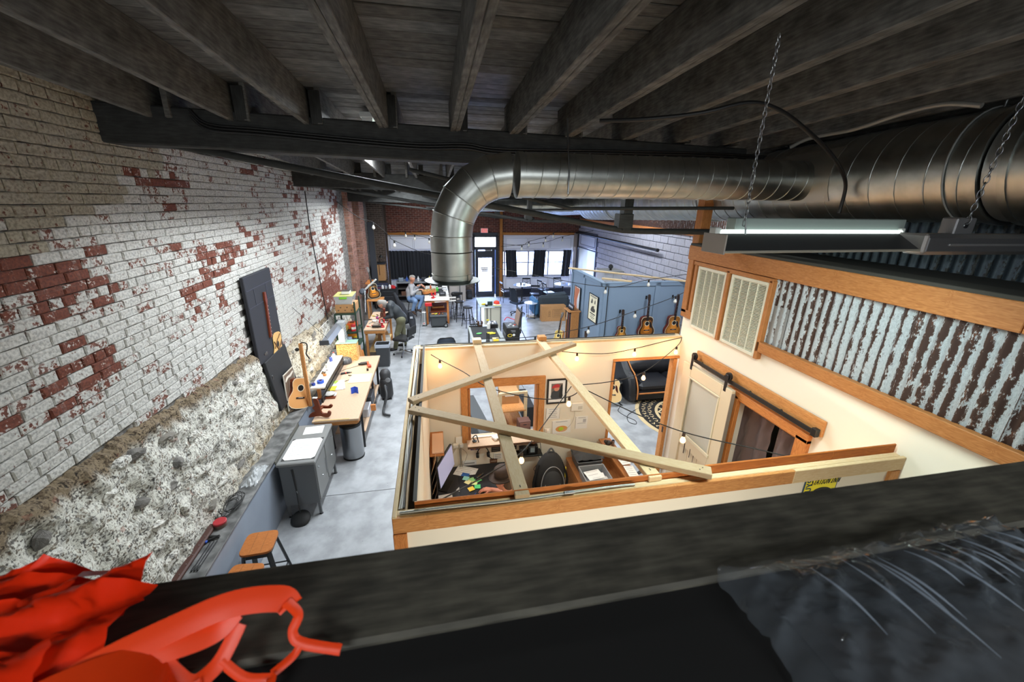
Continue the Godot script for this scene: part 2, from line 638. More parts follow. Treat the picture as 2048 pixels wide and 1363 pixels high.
	m.albedo_texture=rust.call(-0.42,Color(0.66,0.68,0.69),Color(0.24,0.145,0.11))
	m=mt("unlit_sheet",Color(0.52,0.56,0.60),0.5,0.3)  # darker blue-grey copy of the sheet, its lack of light put into the colour
	m.albedo_texture=rust.call(0.5,Color(0.60,0.64,0.68),Color(0.25,0.22,0.2))
	# metals
	mt("duct",Color(0.80,0.815,0.80),0.36,1.0,tex(256,256,func(i: int) -> Color: return Color(1,1,1).darkened(0.22*n1[(i/256)*N*2+(i % 256)*2]/255.0)),0.8,true)
	M["duct"].roughness_texture=null
	mt("steel",Color(0.62,0.63,0.64),0.3,1.0)
	mt("chrome",Color(0.8,0.81,0.82),0.15,1.0)
	mt("dark_steel",Color(0.17,0.17,0.18),0.4,0.6)
	mt("black",Color(0.075,0.075,0.08),0.5)
	mt("black_gloss",Color(0.05,0.05,0.06),0.2)
	mt("cord",Color(0.09,0.085,0.085),0.6)
	m=mt("leather",Color(0.085,0.09,0.11),0.32,0,null,3,false,gray(N,N,n2),0.4)
	m=mt("curtain",Color(0.115,0.125,0.155),0.8)
	m.rim_enabled=true
	m.rim=0.4
	m=mt("brown_cloth",Color(0.40,0.33,0.32),0.7)
	m.rim_enabled=true
	m.rim=0.5
	mt("cardboard",Color(0.74,0.55,0.36),0.85,0,tex(256,256,func(i: int) -> Color: return Color(1,1,1).darkened(0.08*n2[i]/255.0)),1.5)
	mt("paper",Color(0.93,0.93,0.92),0.8)
	glass("pane",Color(0.9,0.95,1.0),0.06)
	glass("film",Color(0.8,0.86,0.92),0.09,0.05)
	glass("film_highlight",Color(0.86,0.92,1.0),0.35,0.12)  # paler film for the painted highlights on the bag
	glass("clear_tub",Color(0.85,0.87,0.88),0.45,0.2)
	m=mt("frosted",Color(0.80,0.79,0.74,0.8),0.35)
	m.transparency=BaseMaterial3D.TRANSPARENCY_ALPHA
	glow("tube_glow",Color(0.93,1.0,0.97),3.0)
	glow("bulb_glow",Color(1.0,0.78,0.52),9.0)
	glow("exit_glow",Color(0.95,0.42,0.38),1.2)
	glow("screen_glow",Color(0.66,0.66,0.78),0.9)
	mt("skin",Color(0.80,0.56,0.45),0.55)
	m=mt("orange_plastic",Color(0.93,0.19,0.05),0.22)
	m.backlight_enabled=true
	m.backlight=Color(0.5,0.08,0.02)
	mt("orange_web",Color(0.98,0.27,0.05),0.45)
	M["orange_web"].backlight_enabled=true
	M["orange_web"].backlight=Color(0.5,0.12,0.02)

# ---------------------------------------------------------------- setting: shell, floor, outdoors
func shell() -> void:
	var f:=struct("floor","worn grey painted concrete floor cut into slabs")
	var bed:=MB.new()
	bed.box(V(2.0,-0.16,-8.0),V(10.5,0.24,22.0))
	P(f,"slab_bed",bed,hexm("5c5c5e",0.9))
	var xs:=[-3.2,-0.62,1.9,4.4,7.2]
	var zs:=[2.9,-0.4,-3.35,-5.2,-8.1,-11.3,-14.6,-18.3]
	for i in 4:
		for j in 7:
			B(f,"slab",V((xs[i]+xs[i+1])/2,-0.03,(zs[j]+zs[j+1])/2),V(xs[i+1]-xs[i]-0.008,0.06,zs[j]-zs[j+1]-0.008),M.concrete,0.004)
	# walls out of the frame that close the room
	var w:=struct("wall_back","plain dark wall behind the mezzanine")
	B(w,"wall_board",V(2.0,2.5,2.9),V(10.4,5.6,0.2),hexm("55524e",0.9))
	# street outside the front windows
	var g:=struct("ground_street","pale pavement outside the front windows")
	B(g,"paving",V(2,-0.22,-32),V(60,0.1,27),hexm("c9c9cc",0.9))

# ---------------------------------------------------------------- left wall of lime-washed brick over rubble
const WX:=-2.6
func rub_top(z: float) -> float:
	var p:=[[-1.0,2.34],[-2.4,2.29],[-3.2,2.24],[-4.44,2.13],[-5.75,2.05],[-6.0,1.82],[-6.86,1.62],[-7.5,1.70],[-9.26,1.50],[-12.6,1.40]]
	for i in p.size()-1:
		if z<=p[i][0] and z>=p[i+1][0]:
			return lerpf(p[i][1],p[i+1][1],(z-p[i][0])/(p[i+1][0]-p[i][0]))
	return 1.4 if z<-10 else 2.34

func brick_shape(l: float,h: float,d: float,s: int) -> MB:
	# a worn brick: front face towards +x, its edges knocked off unevenly
	var r:=RandomNumberGenerator.new()
	r.seed=s
	var b:=MB.new()
	var j:=func(k: float) -> float: return r.randf_range(-k,k)
	var fr: Array[Vector3]=[]
	var md: Array[Vector3]=[]
	var bk: Array[Vector3]=[]
	var sg:=[[-1,-1],[0,-1.05],[1,-1],[1,1],[0,1.05],[-1,1]]
	for q in sg:
		var e:=r.randf_range(0.004,0.011)
		fr.append(V(d+j.call(0.003),q[1]*(h/2-e),q[0]*(l/2-e*1.3)))
		md.append(V(d-0.006+j.call(0.002),q[1]*(h/2+j.call(0.0025)),q[0]*(l/2+j.call(0.003))))
		bk.append(V(-0.012,md[-1].y,md[-1].z))
	var o:=V(-0.02,0,0)
	var c:=V(d+j.call(0.004),j.call(0.008),j.call(0.03))
	for i in 6:
		var k:=(i+1) % 6
		b.tri(c,fr[i],fr[k],o)
		b.quad(fr[i],md[i],md[k],fr[k],o)
		b.quad(md[i],bk[i],bk[k],md[k],o)
	return b

func left_wall() -> void:
	var w:=struct("wall_left","old lime-washed brick wall over a rubble base along the left side")
	var back:=MB.new()
	back.box(V(WX-0.16,2.45,-8.0),V(0.296,5.1,21.6))
	P(w,"mortar_bed",back,M.mortar)
	var forms:=[]
	var heads:=[]
	for i in 6:
		forms.append(brick_shape(0.208,0.070,0.011,40+i))
		heads.append(brick_shape(0.101,0.070,0.011,60+i))
	var fm:=[]
	var hm:=[]
	for i in 6:
		fm.append(forms[i].mesh())
		hm.append(heads[i].mesh())
	var nb:=FastNoiseLite.new()
	nb.seed=5
	nb.frequency=0.55
	nb.fractal_octaves=3
	var rest:={}
	var r:=RandomNumberGenerator.new()
	r.seed=3
	var cand:=[]
	var row:=0
	var y:=1.32
	while y<4.86:
		var head:=row % 6==3
		var z:=1.2-(0.05 if row % 2 else 0.0)-r.randf()*0.04
		while z>-12.3:
			var l:=0.108 if head else 0.215
			var zc:=z-l/2
			z -= l
			if y<rub_top(zc)+0.02 or (zc<-5.82 and zc>-6.78 and y<3.07):
				continue
			var k:=nb.get_noise_2d(zc*0.8,y*1.8)*0.75+r.randf_range(-0.42,0.42)
			# bare patches the photo shows: a band at eye height, patches far along and low down at the end
			k+=0.30*exp(-pow((y-3.62-0.03*zc)/0.16,2))*(1.0 if zc>-6 else 0.4)
			k+=0.65*exp(-pow((zc+10.6)/1.2,2)-pow((y-2.1)/0.4,2))+0.5*exp(-pow((zc+9.5)/0.3,2)-pow((y-3.35)/0.2,2))
			k+=0.2*S(-7.0,-11.0,zc)
			var kind:="paint_a"
			if k>0.68: kind="paint_bare"
			elif k>0.44: kind="paint_c"
			elif k>0.16: kind="paint_b"
			if y>3.95+0.22*(zc+3.2)*-1.0+0.5*nb.get_noise_2d(zc+20.0,y*1.5)+r.randf_range(-0.12,0.12) and zc>-4.9 and kind != "paint_bare":
				kind="paint_old"
			cand.append([zc,y+r.randf_range(-0.002,0.002),head,r.randi() % 6,kind,r.randf_range(-0.012,0.012),r.randf_range(-0.003,0.003)])
		row+=1
		y+=0.0765
	# the 300 nearest the camera and in its view are bricks of their own
	var order:=[]
	for i in cand.size():
		var q=cand[i]
		var d:=V(q[0],q[1]-4.1,2.6)
		var seen: bool=q[0]<-2.05-0.25*absf(q[1]-3.6) and q[1]>1.9
		order.append([d.length()*(1.15 if q[2] else 1.0)+(0.0 if seen else 100.0),i])
	order.sort()
	var own:={}
	for i in 300:
		own[order[i][1]]=true
	for i in cand.size():
		var q=cand[i]
		var xf:=Transform3D(Basis(Vector3.RIGHT,q[5]),V(WX-0.002+q[6],q[1],q[0]))
		if own.has(i):
			put(w,"brick",(hm if q[2] else fm)[q[3]],M[q[4]],xf)
		else:
			if not rest.has(q[4]):
				rest[q[4]]=MB.new()
			add_mb(rest[q[4]],(heads if q[2] else forms)[q[3]],xf)
	var am:=ArrayMesh.new()
	for k in rest:
		am.add_surface_from_arrays(Mesh.PRIMITIVE_TRIANGLES,rest[k].arrays())
		am.surface_set_material(am.get_surface_count()-1,M[k])
	var o:=MeshInstance3D.new()
	o.name="brick_field"
	o.mesh=am
	o.set_meta("kind","stuff")
	w.add_child(o,true)
	rubble(w)
	# low wall of grey blockwork in front of the rubble, its top a ledge
	var lw:=struct("wall_ledge","low grey painted wall whose flat top is a ledge below the rubble")
	var lm:=MB.new()
	lm.box(V(-2.43,0.42,-5.2),V(0.46,0.84,8.0),0.01)
	P(lw,"wall_body",lm,M.wall_grey)
	var cap:=MB.new()
	cap.box(V(-2.425,0.849,-5.2),V(0.48,0.02,8.02),0.006)
	P(lw,"ledge_top",cap,mt("ledge",Color(0.60,0.60,0.595),0.7,0,M.mortar.albedo_texture,0.7,true))

func add_mb(a: MB,b: MB,xf: Transform3D) -> void:
	for i in b.v.size():
		a.v.append(xf*b.v[i])
		a.n.append((xf.basis*b.n[i]).normalized())
		a.uv.append(b.uv[i])
		a.col.append(b.col[i])

func rubble(w: Node3D) -> void:
	var a:=FastNoiseLite.new()
	a.seed=8
	a.frequency=2.6
	a.fractal_octaves=4
	var c:=FastNoiseLite.new()
	c.seed=18
	c.noise_type=FastNoiseLite.TYPE_CELLULAR
	c.fractal_type=FastNoiseLite.FRACTAL_NONE
	c.cellular_return_type=FastNoiseLite.RETURN_DISTANCE2_SUB
	c.frequency=2.6
	var st:=0.022
	var nzn:=int(10.4/st)
	var ny:=74
	var pts:=[]
	var cols:=[]
	for i in nzn+1:
		var z:=-1.3-i*st
		var top:=rub_top(z)+0.05*a.get_noise_1d(z*1.7)
		var line:=PackedVector3Array()
		var lc:=PackedColorArray()
		for j in ny+1:
			var t:=float(j)/ny
			var y:=lerpf(0.84,top+0.02,t)
			var bulge:=lerpf(0.19,0.055,pow(t,0.8))
			var ce:=c.get_noise_2d(z*0.8,y*1.25)
			var x:=WX+bulge+0.055*a.get_noise_2d(z,y)+0.022*S(-1.0,-0.4,ce)-0.01
			if t>0.97:
				x=lerpf(x,WX-0.03,(t-0.97)/0.03)
			line.append(V(x,y,z))
			var k:=a.get_noise_2d(z*2.1+40,y*2.1)
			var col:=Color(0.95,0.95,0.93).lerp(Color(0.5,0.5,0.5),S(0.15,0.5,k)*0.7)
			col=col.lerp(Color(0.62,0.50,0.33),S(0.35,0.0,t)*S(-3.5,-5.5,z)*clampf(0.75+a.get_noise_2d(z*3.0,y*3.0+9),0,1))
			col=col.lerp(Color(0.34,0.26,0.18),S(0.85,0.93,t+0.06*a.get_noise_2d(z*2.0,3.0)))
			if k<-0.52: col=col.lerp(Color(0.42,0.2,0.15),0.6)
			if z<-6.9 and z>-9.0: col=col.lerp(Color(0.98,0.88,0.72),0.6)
			lc.append(col)
		pts.append(line)
		cols.append(lc)
	var b:=MB.new()
	b.use_col=true
	for i in nzn:
		for j in ny:
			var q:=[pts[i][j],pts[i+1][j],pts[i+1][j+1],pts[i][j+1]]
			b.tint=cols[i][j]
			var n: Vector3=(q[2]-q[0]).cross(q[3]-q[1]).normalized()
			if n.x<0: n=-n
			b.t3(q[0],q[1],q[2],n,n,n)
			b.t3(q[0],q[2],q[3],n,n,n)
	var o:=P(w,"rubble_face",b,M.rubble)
	o.set_meta("kind","stuff")
	# stones that stand proud of the wash
	var r:=RandomNumberGenerator.new()
	r.seed=77
	for s in 60:
		var z:=r.randf_range(-2.2,-8.5)
		var t:=r.randf_range(0.12,0.9)
		var y:=lerpf(0.84,rub_top(z),t)
		if y>1.0 and z<-5.7 and z>-6.95:
			continue
		var g:=MB.new()
		var q:=RandomNumberGenerator.new()
		q.seed=s
		var e:=V(0.05,r.randf_range(0.03,0.065),r.randf_range(0.05,0.13))
		var f:=func(i: int,j: int) -> Vector3:
			q.seed=s*991+(i % 7)*31+j
			var d:=Vector3.RIGHT.rotated(Vector3.UP,0.0)
			var an:=TAU*(i % 7)/7.0
			var ph:=PI*0.5*j/3.0
			d=V(sin(ph),cos(ph)*sin(an),cos(ph)*cos(an))
			return d*e*(q.randf_range(0.78,1.15) if j<3 else 1.0)
		for i in 7:
			for j in 3:
				g.quad(f.call(i,j),f.call(i+1,j),f.call(i+1,j+1),f.call(i,j+1),V(-0.1,0,0))
		var mm: Material=[M.rubble,M.rubble,M.rubble,M.mortar,M.rubble,M.mortar,hexm("7b766e",0.95)][s % 7]
		put(w,"stone",g.mesh(),mm,Transform3D(Basis(Vector3.RIGHT,r.randf_range(-0.5,0.5)),V(WX+lerpf(0.17,0.045,pow(t,0.8)),y,z)))

# ---------------------------------------------------------------- far wall, front windows and door
# a field of small bricks: origin o, across u, up v, out n
func brick_field(par: Node,o: Vector3,u: Vector3,n: Vector3,wd: float,ht: float,mm: Material,s:=1,holes:=[],bl:=0.215,bh:=0.075) -> void:
	var b:=MB.new()
	var r:=RandomNumberGenerator.new()
	r.seed=s
	var row:=0
	var y:=0.0
	b.use_col=mm.vertex_color_use_as_albedo
	while y+bh<=ht+0.03:
		var x:=-bl*0.5*(row % 2)
		while x<wd:
			var x0:=maxf(x+0.005,0.0)
			var x1:=minf(x+bl-0.005,wd)
			x+=bl
			if x1-x0<0.02:
				continue
			var hit:=false
			for h in holes:
				if x1>h.position.x and x0<h.end.x and y+bh*0.5>h.position.y and y+bh*0.5<h.end.y:
					hit=true
			if hit:
				continue
			var d:=r.randf_range(0.008,0.014)
			b.tint=Color(1,1,1).darkened(r.randf()*0.45)
			var c:=o+u*(x0+x1)*0.5+Vector3.UP*(y+bh*0.5)+n*(d*0.5-0.004)
			b.box(c,V(x1-x0,bh-0.010,d),0.0,Basis(u,Vector3.UP,n))
		row+=1
		y+=bh
	P(par,"brick_field",b,mm).set_meta("kind","stuff")

func wall_slab(par: Node,nm: String,a: Vector3,b: Vector3,mm: Material) -> void:
	var m:=MB.new()
	m.box((a+b)*0.5,(b-a).abs())
	P(par,nm,m,mm)

func tinted(key: String) -> StandardMaterial3D:
	var k:=key+"_tinted"
	if not M.has(k):
		var m: StandardMaterial3D=M[key].duplicate()
		m.vertex_color_use_as_albedo=true
		m.resource_name=k
		M[k]=m
	return M[k]

func far_wall() -> void:
	# end of the left wall: bare brick, two pink pilasters with a niche between them
	var e:=struct("wall_left_end","bare red brick end of the left wall with two pinkish pilasters")
	wall_slab(e,"mortar_bed",V(-3.0,0,-18.3),V(-2.63,5.0,-12.4),M.joint_pale)
	brick_field(e,V(-2.63,0.9,-12.4),V(0,0,-1),V(1,0,0),5.6,3.6,tinted("brick_red"),4)
	for q in [[-13.2,-13.9,0.14],[-14.6,-15.5,0.22]]:
		var pl:=MB.new()
		pl.box(V(-2.63+q[2]/2,2.3,(q[0]+q[1])/2),V(q[2],4.6,q[0]-q[1]),0.02)
		P(e,"pilaster",pl,M.joint_pale)
		brick_field(e,V(-2.63+q[2],1.0,q[0]),V(0,0,-1),V(1,0,0),q[0]-q[1],3.4,tinted("brick_pink"),5)
		brick_field(e,V(-2.63,1.0,q[0]),V(1,0,0),V(0,0,1),q[2],3.4,tinted("brick_pink"),6)
	var w:=struct("wall_far","red brick front wall over panelled shop windows and a dark glazed door")
	var z:=-18.0
	var Mj: Material=M.joint_pale
	wall_slab(w,"mortar_bed",V(-3.0,2.84,z-0.3),V(7.0,5.0,z),Mj)
	wall_slab(w,"pier",V(1.2,0,z-0.3),V(1.66,2.84,z),Mj)
	wall_slab(w,"pier",V(2.76,0,z-0.3),V(3.02,2.84,z),Mj)
	wall_slab(w,"pier",V(6.3,0,z-0.3),V(7.0,2.84,z),Mj)
	wall_slab(w,"pier",V(-3.0,0,z-0.3),V(-1.97,2.84,z),Mj)
	brick_field(w,V(-2.0,2.84,z),V(1,0,0),V(0,0,1),8.6,1.9,tinted("brick_red"),8)
	brick_field(w,V(1.2,0,z),V(1,0,0),V(0,0,1),0.46,2.84,tinted("brick_brown"),9)
	brick_field(w,V(2.76,0,z),V(1,0,0),V(0,0,1),0.26,2.84,tinted("brick_brown"),10)
	wall_slab(w,"return",V(-2.62,0,z),V(-2.0,4.6,-17.55),M.joint_pale)
	brick_field(w,V(-2.62,0.3,-17.55),V(1,0,0),V(0,0,1),0.62,4.1,tinted("brick_brown"),12)
	# timber: two dark posts at the left, a yellow one beside the door, yellow rails over the windows
	var dk:=hexm("3b2d25",0.8)
	B(w,"post",V(-2.02,2.1,-17.6),V(0.05,4.2,0.07),dk)
	B(w,"post",V(-1.93,2.1,-17.62),V(0.08,4.2,0.1),dk)
	B(w,"post",V(2.9,1.95,-17.93),V(0.12,3.9,0.1),mt("yellow_pine",Color(0.80,0.70,0.42),0.6,0,M.pine.albedo_texture,1.2))
	B(w,"rail",V(-0.4,2.79,-17.95),V(3.15,0.1,0.09),M.yellow_pine)
	B(w,"rail",V(4.62,2.80,-17.95),V(3.3,0.11,0.09),M.yellow_pine)
	# brown blotches of the shop fronts: panels above and below the glass
	var wp: Material=M.white_paint
	for bay in [[-1.97,1.2,3],[3.02,6.3,3]]:
		var x0: float=bay[0]
		var x1: float=bay[1]
		wall_slab(w,"panel_back",V(x0,2.05,z-0.12),V(x1,2.86,z-0.04),wp)
		wall_slab(w,"panel_back",V(x0,0,z-0.12),V(x1,0.9,z-0.04),wp)
		for k in bay[2]:
			var a:=lerpf(x0+0.1,x1-0.1,float(k)/bay[2])
			var c:=lerpf(x0+0.1,x1-0.1,float(k+1)/bay[2])
			for yy in [[2.14,2.60],[0.12,0.8]]:
				var xm:=(a+c)/2
				for ln in [[V(xm,yy[1],z-0.03),V(c-a-0.04,0.02,0.03)],[V(xm,yy[0],z-0.03),V(c-a-0.04,0.02,0.03)],[V(a+0.03,(yy[0]+yy[1])/2,z-0.03),V(0.02,yy[1]-yy[0],0.03)],[V(c-0.03,(yy[0]+yy[1])/2,z-0.03),V(0.02,yy[1]-yy[0],0.03)]]:
					B(w,"molding",ln[0],ln[1],hexm("c9c9d2",0.6),0.004)
	for k in 2:
		var bay=[[-1.97,1.2],[3.02,6.3]][k]
		var wn:=struct("window_%d" % (k+1),["shop window left of the door, closed off by black curtains","bright shop window right of the door behind three drawn-back curtains"][k])
		var x0: float=bay[0]
		var x1: float=bay[1]
		for xx in [x0+0.06,lerpf(x0,x1,0.355),lerpf(x0,x1,0.64),x1-0.06]:
			B(wn,"mullion",V(xx,1.475,z-0.05),V(0.07,1.15,0.07),hexm("aeb0be",0.5))
		for yy in [0.93,2.03]:
			B(wn,"frame",V((x0+x1)/2,yy,z-0.05),V(x1-x0,0.06,0.08),hexm("b9bac6",0.5))
		B(wn,"mullion",V((x0+x1)/2,1.52,z-0.05),V(x1-x0,0.045,0.05),hexm("aeb0be",0.5))
		for i in 3:
			var a:=lerpf(x0,x1,[0.0,0.355,0.64][i])
			var c:=lerpf(x0,x1,[0.355,0.64,1.0][i])
			B(wn,"pane",V((a+c)/2,1.475,z-0.06),V(c-a-0.06,1.08,0.006),M.pane,0.0)
	B(w,"sill_bench",V(4.66,0.17,z+0.13),V(3.2,0.34,0.3),hexm("2e2f36",0.7),0.01)
	# curtains
	var cl:=[[-1.92,-1.15,0],[-1.15,-0.42,0],[-0.42,0.42,0],[0.42,1.15,0],[3.09,3.57,1],[4.40,4.96,2],[5.78,6.15,3]]
	var la:=["black curtain at the left end of the left shop window","second black curtain from the left over the left shop window","third black curtain, beside the hanging duct outlet","black curtain behind the hanging duct outlet","dark blue curtain nearest the yellow post, drawn aside","dark blue curtain in the middle of the bright window","dark blue curtain at the right end of the bright window"]
	for i in cl.size():
		curtain("window_curtain",la[i],cl[i][0],cl[i][1],0.89,2.08,-17.86+(0.07 if i in [1,3] else 0.0),M.curtain,0.035,0.0 if i<4 else [0.06,-0.05,-0.06][i-4])
	# door
	var d:=struct("door_1","dark blue glazed street door with a white glass pane and a transom light")
	var nv:=hexm("23262f",0.45)
	B(d,"frame",V(1.70,1.38,z),V(0.09,2.76,0.14),nv)
	B(d,"frame",V(2.71,1.38,z),V(0.09,2.76,0.14),nv)
	B(d,"frame",V(2.2,2.745,z),V(1.1,0.20,0.14),nv)
	B(d,"transom",V(2.2,2.17,z),V(1.0,0.13,0.14),nv)
	B(d,"stile",V(1.82,1.05,z),V(0.13,2.1,0.06),nv)
	B(d,"stile",V(2.56,1.05,z),V(0.13,2.1,0.06),nv)
	B(d,"rail",V(2.19,1.9,z),V(0.62,0.30,0.06),nv)
	B(d,"rail",V(2.19,0.12,z),V(0.62,0.24,0.06),nv)
	B(d,"pane",V(2.19,1.0,z),V(0.61,1.52,0.008),M.pane,0.0)
	B(d,"pane",V(2.19,2.44,z),V(0.9,0.4,0.008),M.pane,0.0)
	B(d,"weather_strip",V(2.645,1.1,z+0.02),V(0.035,2.0,0.03),hexm("5d84e0",0.4))
	T(d,"handle",[V(2.56,0.95,z+0.04),V(2.56,0.95,z+0.09),V(2.48,0.95,z+0.09)],0.012,M.steel)
	for k in 3:
		B(d,"sticker",V(2.16+0.01*k,1.30-k*0.065,z+0.006),V(0.33-0.02*k,0.05,0.002),hexm("23232a"),0.0)
	B(d,"closer",V(2.33,2.08,z+0.06),V(0.3,0.05,0.06),M.steel)
	var ex:=thing("exit_sign","small lit red EXIT sign over the street door","sign",V(2.16,2.93,-17.92))
	B(ex,"housing",V(0,0,0),V(0.31,0.19,0.05),hexm("e8e0e0",0.5),0.006)
	B(ex,"lit_face",V(0,0,0.026),V(0.28,0.165,0.004),M.exit_glow,0.0)
	letters(ex,"EXIT",0.12,Color(0.98,0.85,0.83),Transform3D(Basis(),V(0,0,0.029)))

func curtain(nm: String,label: String,x0: float,x1: float,y0: float,y1: float,z: float,mm: Material,amp:=0.03,lean:=0.0,group:="") -> void:
	var o:=thing(nm,label,"curtain",V((x0+x1)/2,y0,z),0,group)
	var g:=[]
	var nu:=int((x1-x0)/0.018)
	for i in nu+1:
		var t:=float(i)/nu
		var col:=[]
		for j in 7:
			var v:=j/6.0
			var x:=lerpf(x0,x1,t)-(x0+x1)/2
			x*=lerpf(1.05,1.02,v)
			col.append(V(x+lean*(1.0-v),v*(y1-y0),amp*sin(t*(x1-x0)*52.0+sin(t*7.0)*1.4+v*0.5)*lerpf(1.0,0.7,v)))
		g.append(col)
	var b:=MB.new()
	b.sheet(g,0.004)
	P(o,"cloth",b,mm)
	T(o,"rod",[V((x0-x1)/2-0.02,y1-y0+0.012,0),V((x1-x0)/2+0.02,y1-y0+0.012,0)],0.009,M.dark_steel)

# ---------------------------------------------------------------- right side: block wall, sheet metal, office wall and loft
const BX:=6.5
func corrugated(par: Node,x: float,z0: float,z1: float,y0: float,y1: float,mm: Material,pitch:=0.076,amp:=0.010,face:=-1.0,off:=0.0) -> MeshInstance3D:
	# sheet with upright waves facing -x; u runs across the waves
	var b:=MB.new()
	b.use_uv=true
	var st:=pitch/8.0
	var n:=int(absf(z1-z0)/st)
	for i in n:
		var za:=lerpf(z0,z1,float(i)/n)
		var zb:=lerpf(z0,z1,float(i+1)/n)
		var fa:=TAU*(za-z0)/pitch
		var fb:=TAU*(zb-z0)/pitch
		var xa:=x+face*amp*cos(fa)
		var xb:=x+face*amp*cos(fb)
		var na:=V(face,0,amp*TAU/pitch*sin(fa)).normalized()
		var nb:=V(face,0,amp*TAU/pitch*sin(fb)).normalized()
		var ua:=(za-z0)/pitch/8.0+off
		var ub:=(zb-z0)/pitch/8.0+off
		var va:=y0/0.9+off
		var vb:=y1/0.9+off
		b.t3(V(xa,y0,za),V(xb,y0,zb),V(xb,y1,zb),na,nb,nb,Vector2(ua,va),Vector2(ub,va),Vector2(ub,vb))
		b.t3(V(xa,y0,za),V(xb,y1,zb),V(xa,y1,za),na,nb,na,Vector2(ua,va),Vector2(ub,vb),Vector2(ua,vb))
	return P(par,"metal_sheet",b,mm)

func right_side() -> void:
	var w:=struct("wall_right","pale painted concrete block wall under old corrugated sheets")
	wall_slab(w,"joint_bed",V(BX+0.006,0,-15.6),V(BX+0.3,5.2,2.9),M.cmu_joint)
	wall_slab(w,"joint_bed",V(BX+0.006,2.95,-18.3),V(BX+0.3,5.2,-15.6),M.cmu_joint)
	wall_slab(w,"joint_bed",V(BX+0.006,0,-18.3),V(BX+0.3,2.95,-18.0),M.cmu_joint)
	var far:=MB.new()
	var row:=0
	var y:=0.0
	while y<3.3:
		var z:=-18.0+(0.2 if row % 2 else 0.0)
		while z<0.0:
			var c:=V(BX+0.006,y+0.102,z+0.2)
			if not (z<-15.85 and y<2.85):
				if z<-8.6 and y>1.4:
					put(w,"block",box_mesh(V(0.03,0.188,0.384),0.006),M.cmu,Transform3D(Basis(),c))
				else:
					far.box(c,V(0.03,0.188,0.384),0.0)
			z+=0.4
		row+=1
		y+=0.204
	P(w,"block_field",far,M.cmu).set_meta("kind","stuff")
	B(w,"rail",V(BX-0.03,3.42,-11.0),V(0.05,0.1,13.6),M.pine_orange)
	var z2:=-18.0
	var k:=0
	while z2<-4.7:
		corrugated(w,BX-0.02,z2,z2+0.684,3.44,4.95,M.rustier_sheet,0.076,0.01,-1.0,0.13*k)
		z2+=0.684
		k+=1
	# shaded glass door and panel near the street end of the block wall
	var d:=struct("door_2","bright white shaded door in a dark frame near the far end of the block wall")
	B(d,"shade",V(BX+0.06,1.1,-16.85),V(0.02,2.2,2.2),M.frosted,0.0)
	B(d,"frame",V(BX,1.45,-15.72),V(0.08,2.9,0.09),hexm("30303a"))
	B(d,"frame",V(BX,1.45,-17.96),V(0.08,2.9,0.09),hexm("30303a"))
	B(d,"frame",V(BX,2.91,-16.85),V(0.08,0.06,2.3),hexm("30303a"))
	B(d,"frame",V(BX,2.24,-16.85),V(0.07,0.05,2.2),hexm("30303a"))
	B(d,"panel",V(BX+0.03,2.57,-16.85),V(0.03,0.6,2.2),M.white_paint)
	for q in [[2.78,-16.85,0.02,1.7],[2.38,-16.85,0.02,1.7],[2.58,-16.0,0.4,0.02],[2.58,-17.7,0.4,0.02]]:
		B(d,"molding",V(BX+0.01,q[0],q[1]),V(0.015,q[2],q[3]),hexm("4a4a55"),0.002)
	# tall wall right of the office: cream board, cedar rails, rusty corrugated sheets
	var o:=struct("wall_office_right","tall cream wall with a band of rusty corrugated sheets framed in cedar")
	var X:=3.22
	wall_slab(o,"wall_board",V(X,0,-4.64),V(X+0.12,2.72,-3.45),M.cream)
	wall_slab(o,"wall_board",V(X,2.13,-3.45),V(X+0.12,2.72,-2.58),M.cream)
	wall_slab(o,"wall_board",V(X,0,-2.58),V(X+0.12,2.72,0.6),M.cream)
	wall_slab(o,"wall_board",V(X+0.02,2.7,-4.64),V(X+0.12,3.62,0.6),hexm("5a4636",0.9))
	var zz:=-3.27
	var n:=0
	while zz<0.6:
		corrugated(o,X-0.002,zz,zz+0.608,2.78,3.48,M.rusty_sheet,0.076,0.011,-1.0,0.21*n)
		zz+=0.6
		n+=1
	corrugated(o,X+0.004,-4.5,-3.27,2.78,3.48,M.rustier_sheet,0.076,0.010,-1.0,0.4)
	corrugated(o,X-0.004,-3.29,-3.06,2.78,3.2,hexm("8e9193",0.6,0.3),0.076,0.004,-1.0,0.0)
	B(o,"rail",V(X-0.03,2.765,-3.04),V(0.06,0.105,0.52),M.pine_deep)
	B(o,"rail",V(X-0.03,2.765,-1.1),V(0.06,0.105,3.36),M.pine_deep)
	B(o,"rail",V(X-0.03,3.545,-3.1),V(0.06,0.17,3.1),M.pine_deep)
	B(o,"rail",V(X-0.03,3.545,-0.5),V(0.06,0.17,2.09),M.pine_deep)
	B(o,"post",V(X-0.02,3.12,-4.59),V(0.06,0.68,0.1),M.pine_deep)
	B(o,"rail",V(X-0.02,2.77,-4.53),V(0.06,0.1,0.22),M.pine_deep)
	B(o,"edge_board",V(X+0.07,3.64,-2.0),V(0.24,0.03,5.3),hexm("3a3834",0.8))
	B(o,"post",V(X+0.12,4.05,-4.72),V(0.13,0.86,0.13),M.pine_deep)
	var lf:=struct("floor_loft","dark boarded loft floor behind the tall cream wall")
	wall_slab(lf,"deck",V(X+0.12,3.5,-4.64),V(BX,3.62,0.6),hexm("2e2c2a",0.9))
	var lw:=struct("wall_loft","corrugated metal wall in an unlit tone rising behind the trunk duct above the cedar rail")
	wall_slab(lw,"backing",V(4.13,3.62,-4.64),V(4.2,4.78,0.6),hexm("2e2c2a",0.9))
	for i in 8:
		corrugated(lw,4.115,-4.64+0.65*i,-3.98+0.65*i,3.62,4.76,M.unlit_sheet,0.082,0.011,-1.0,0.17*i)
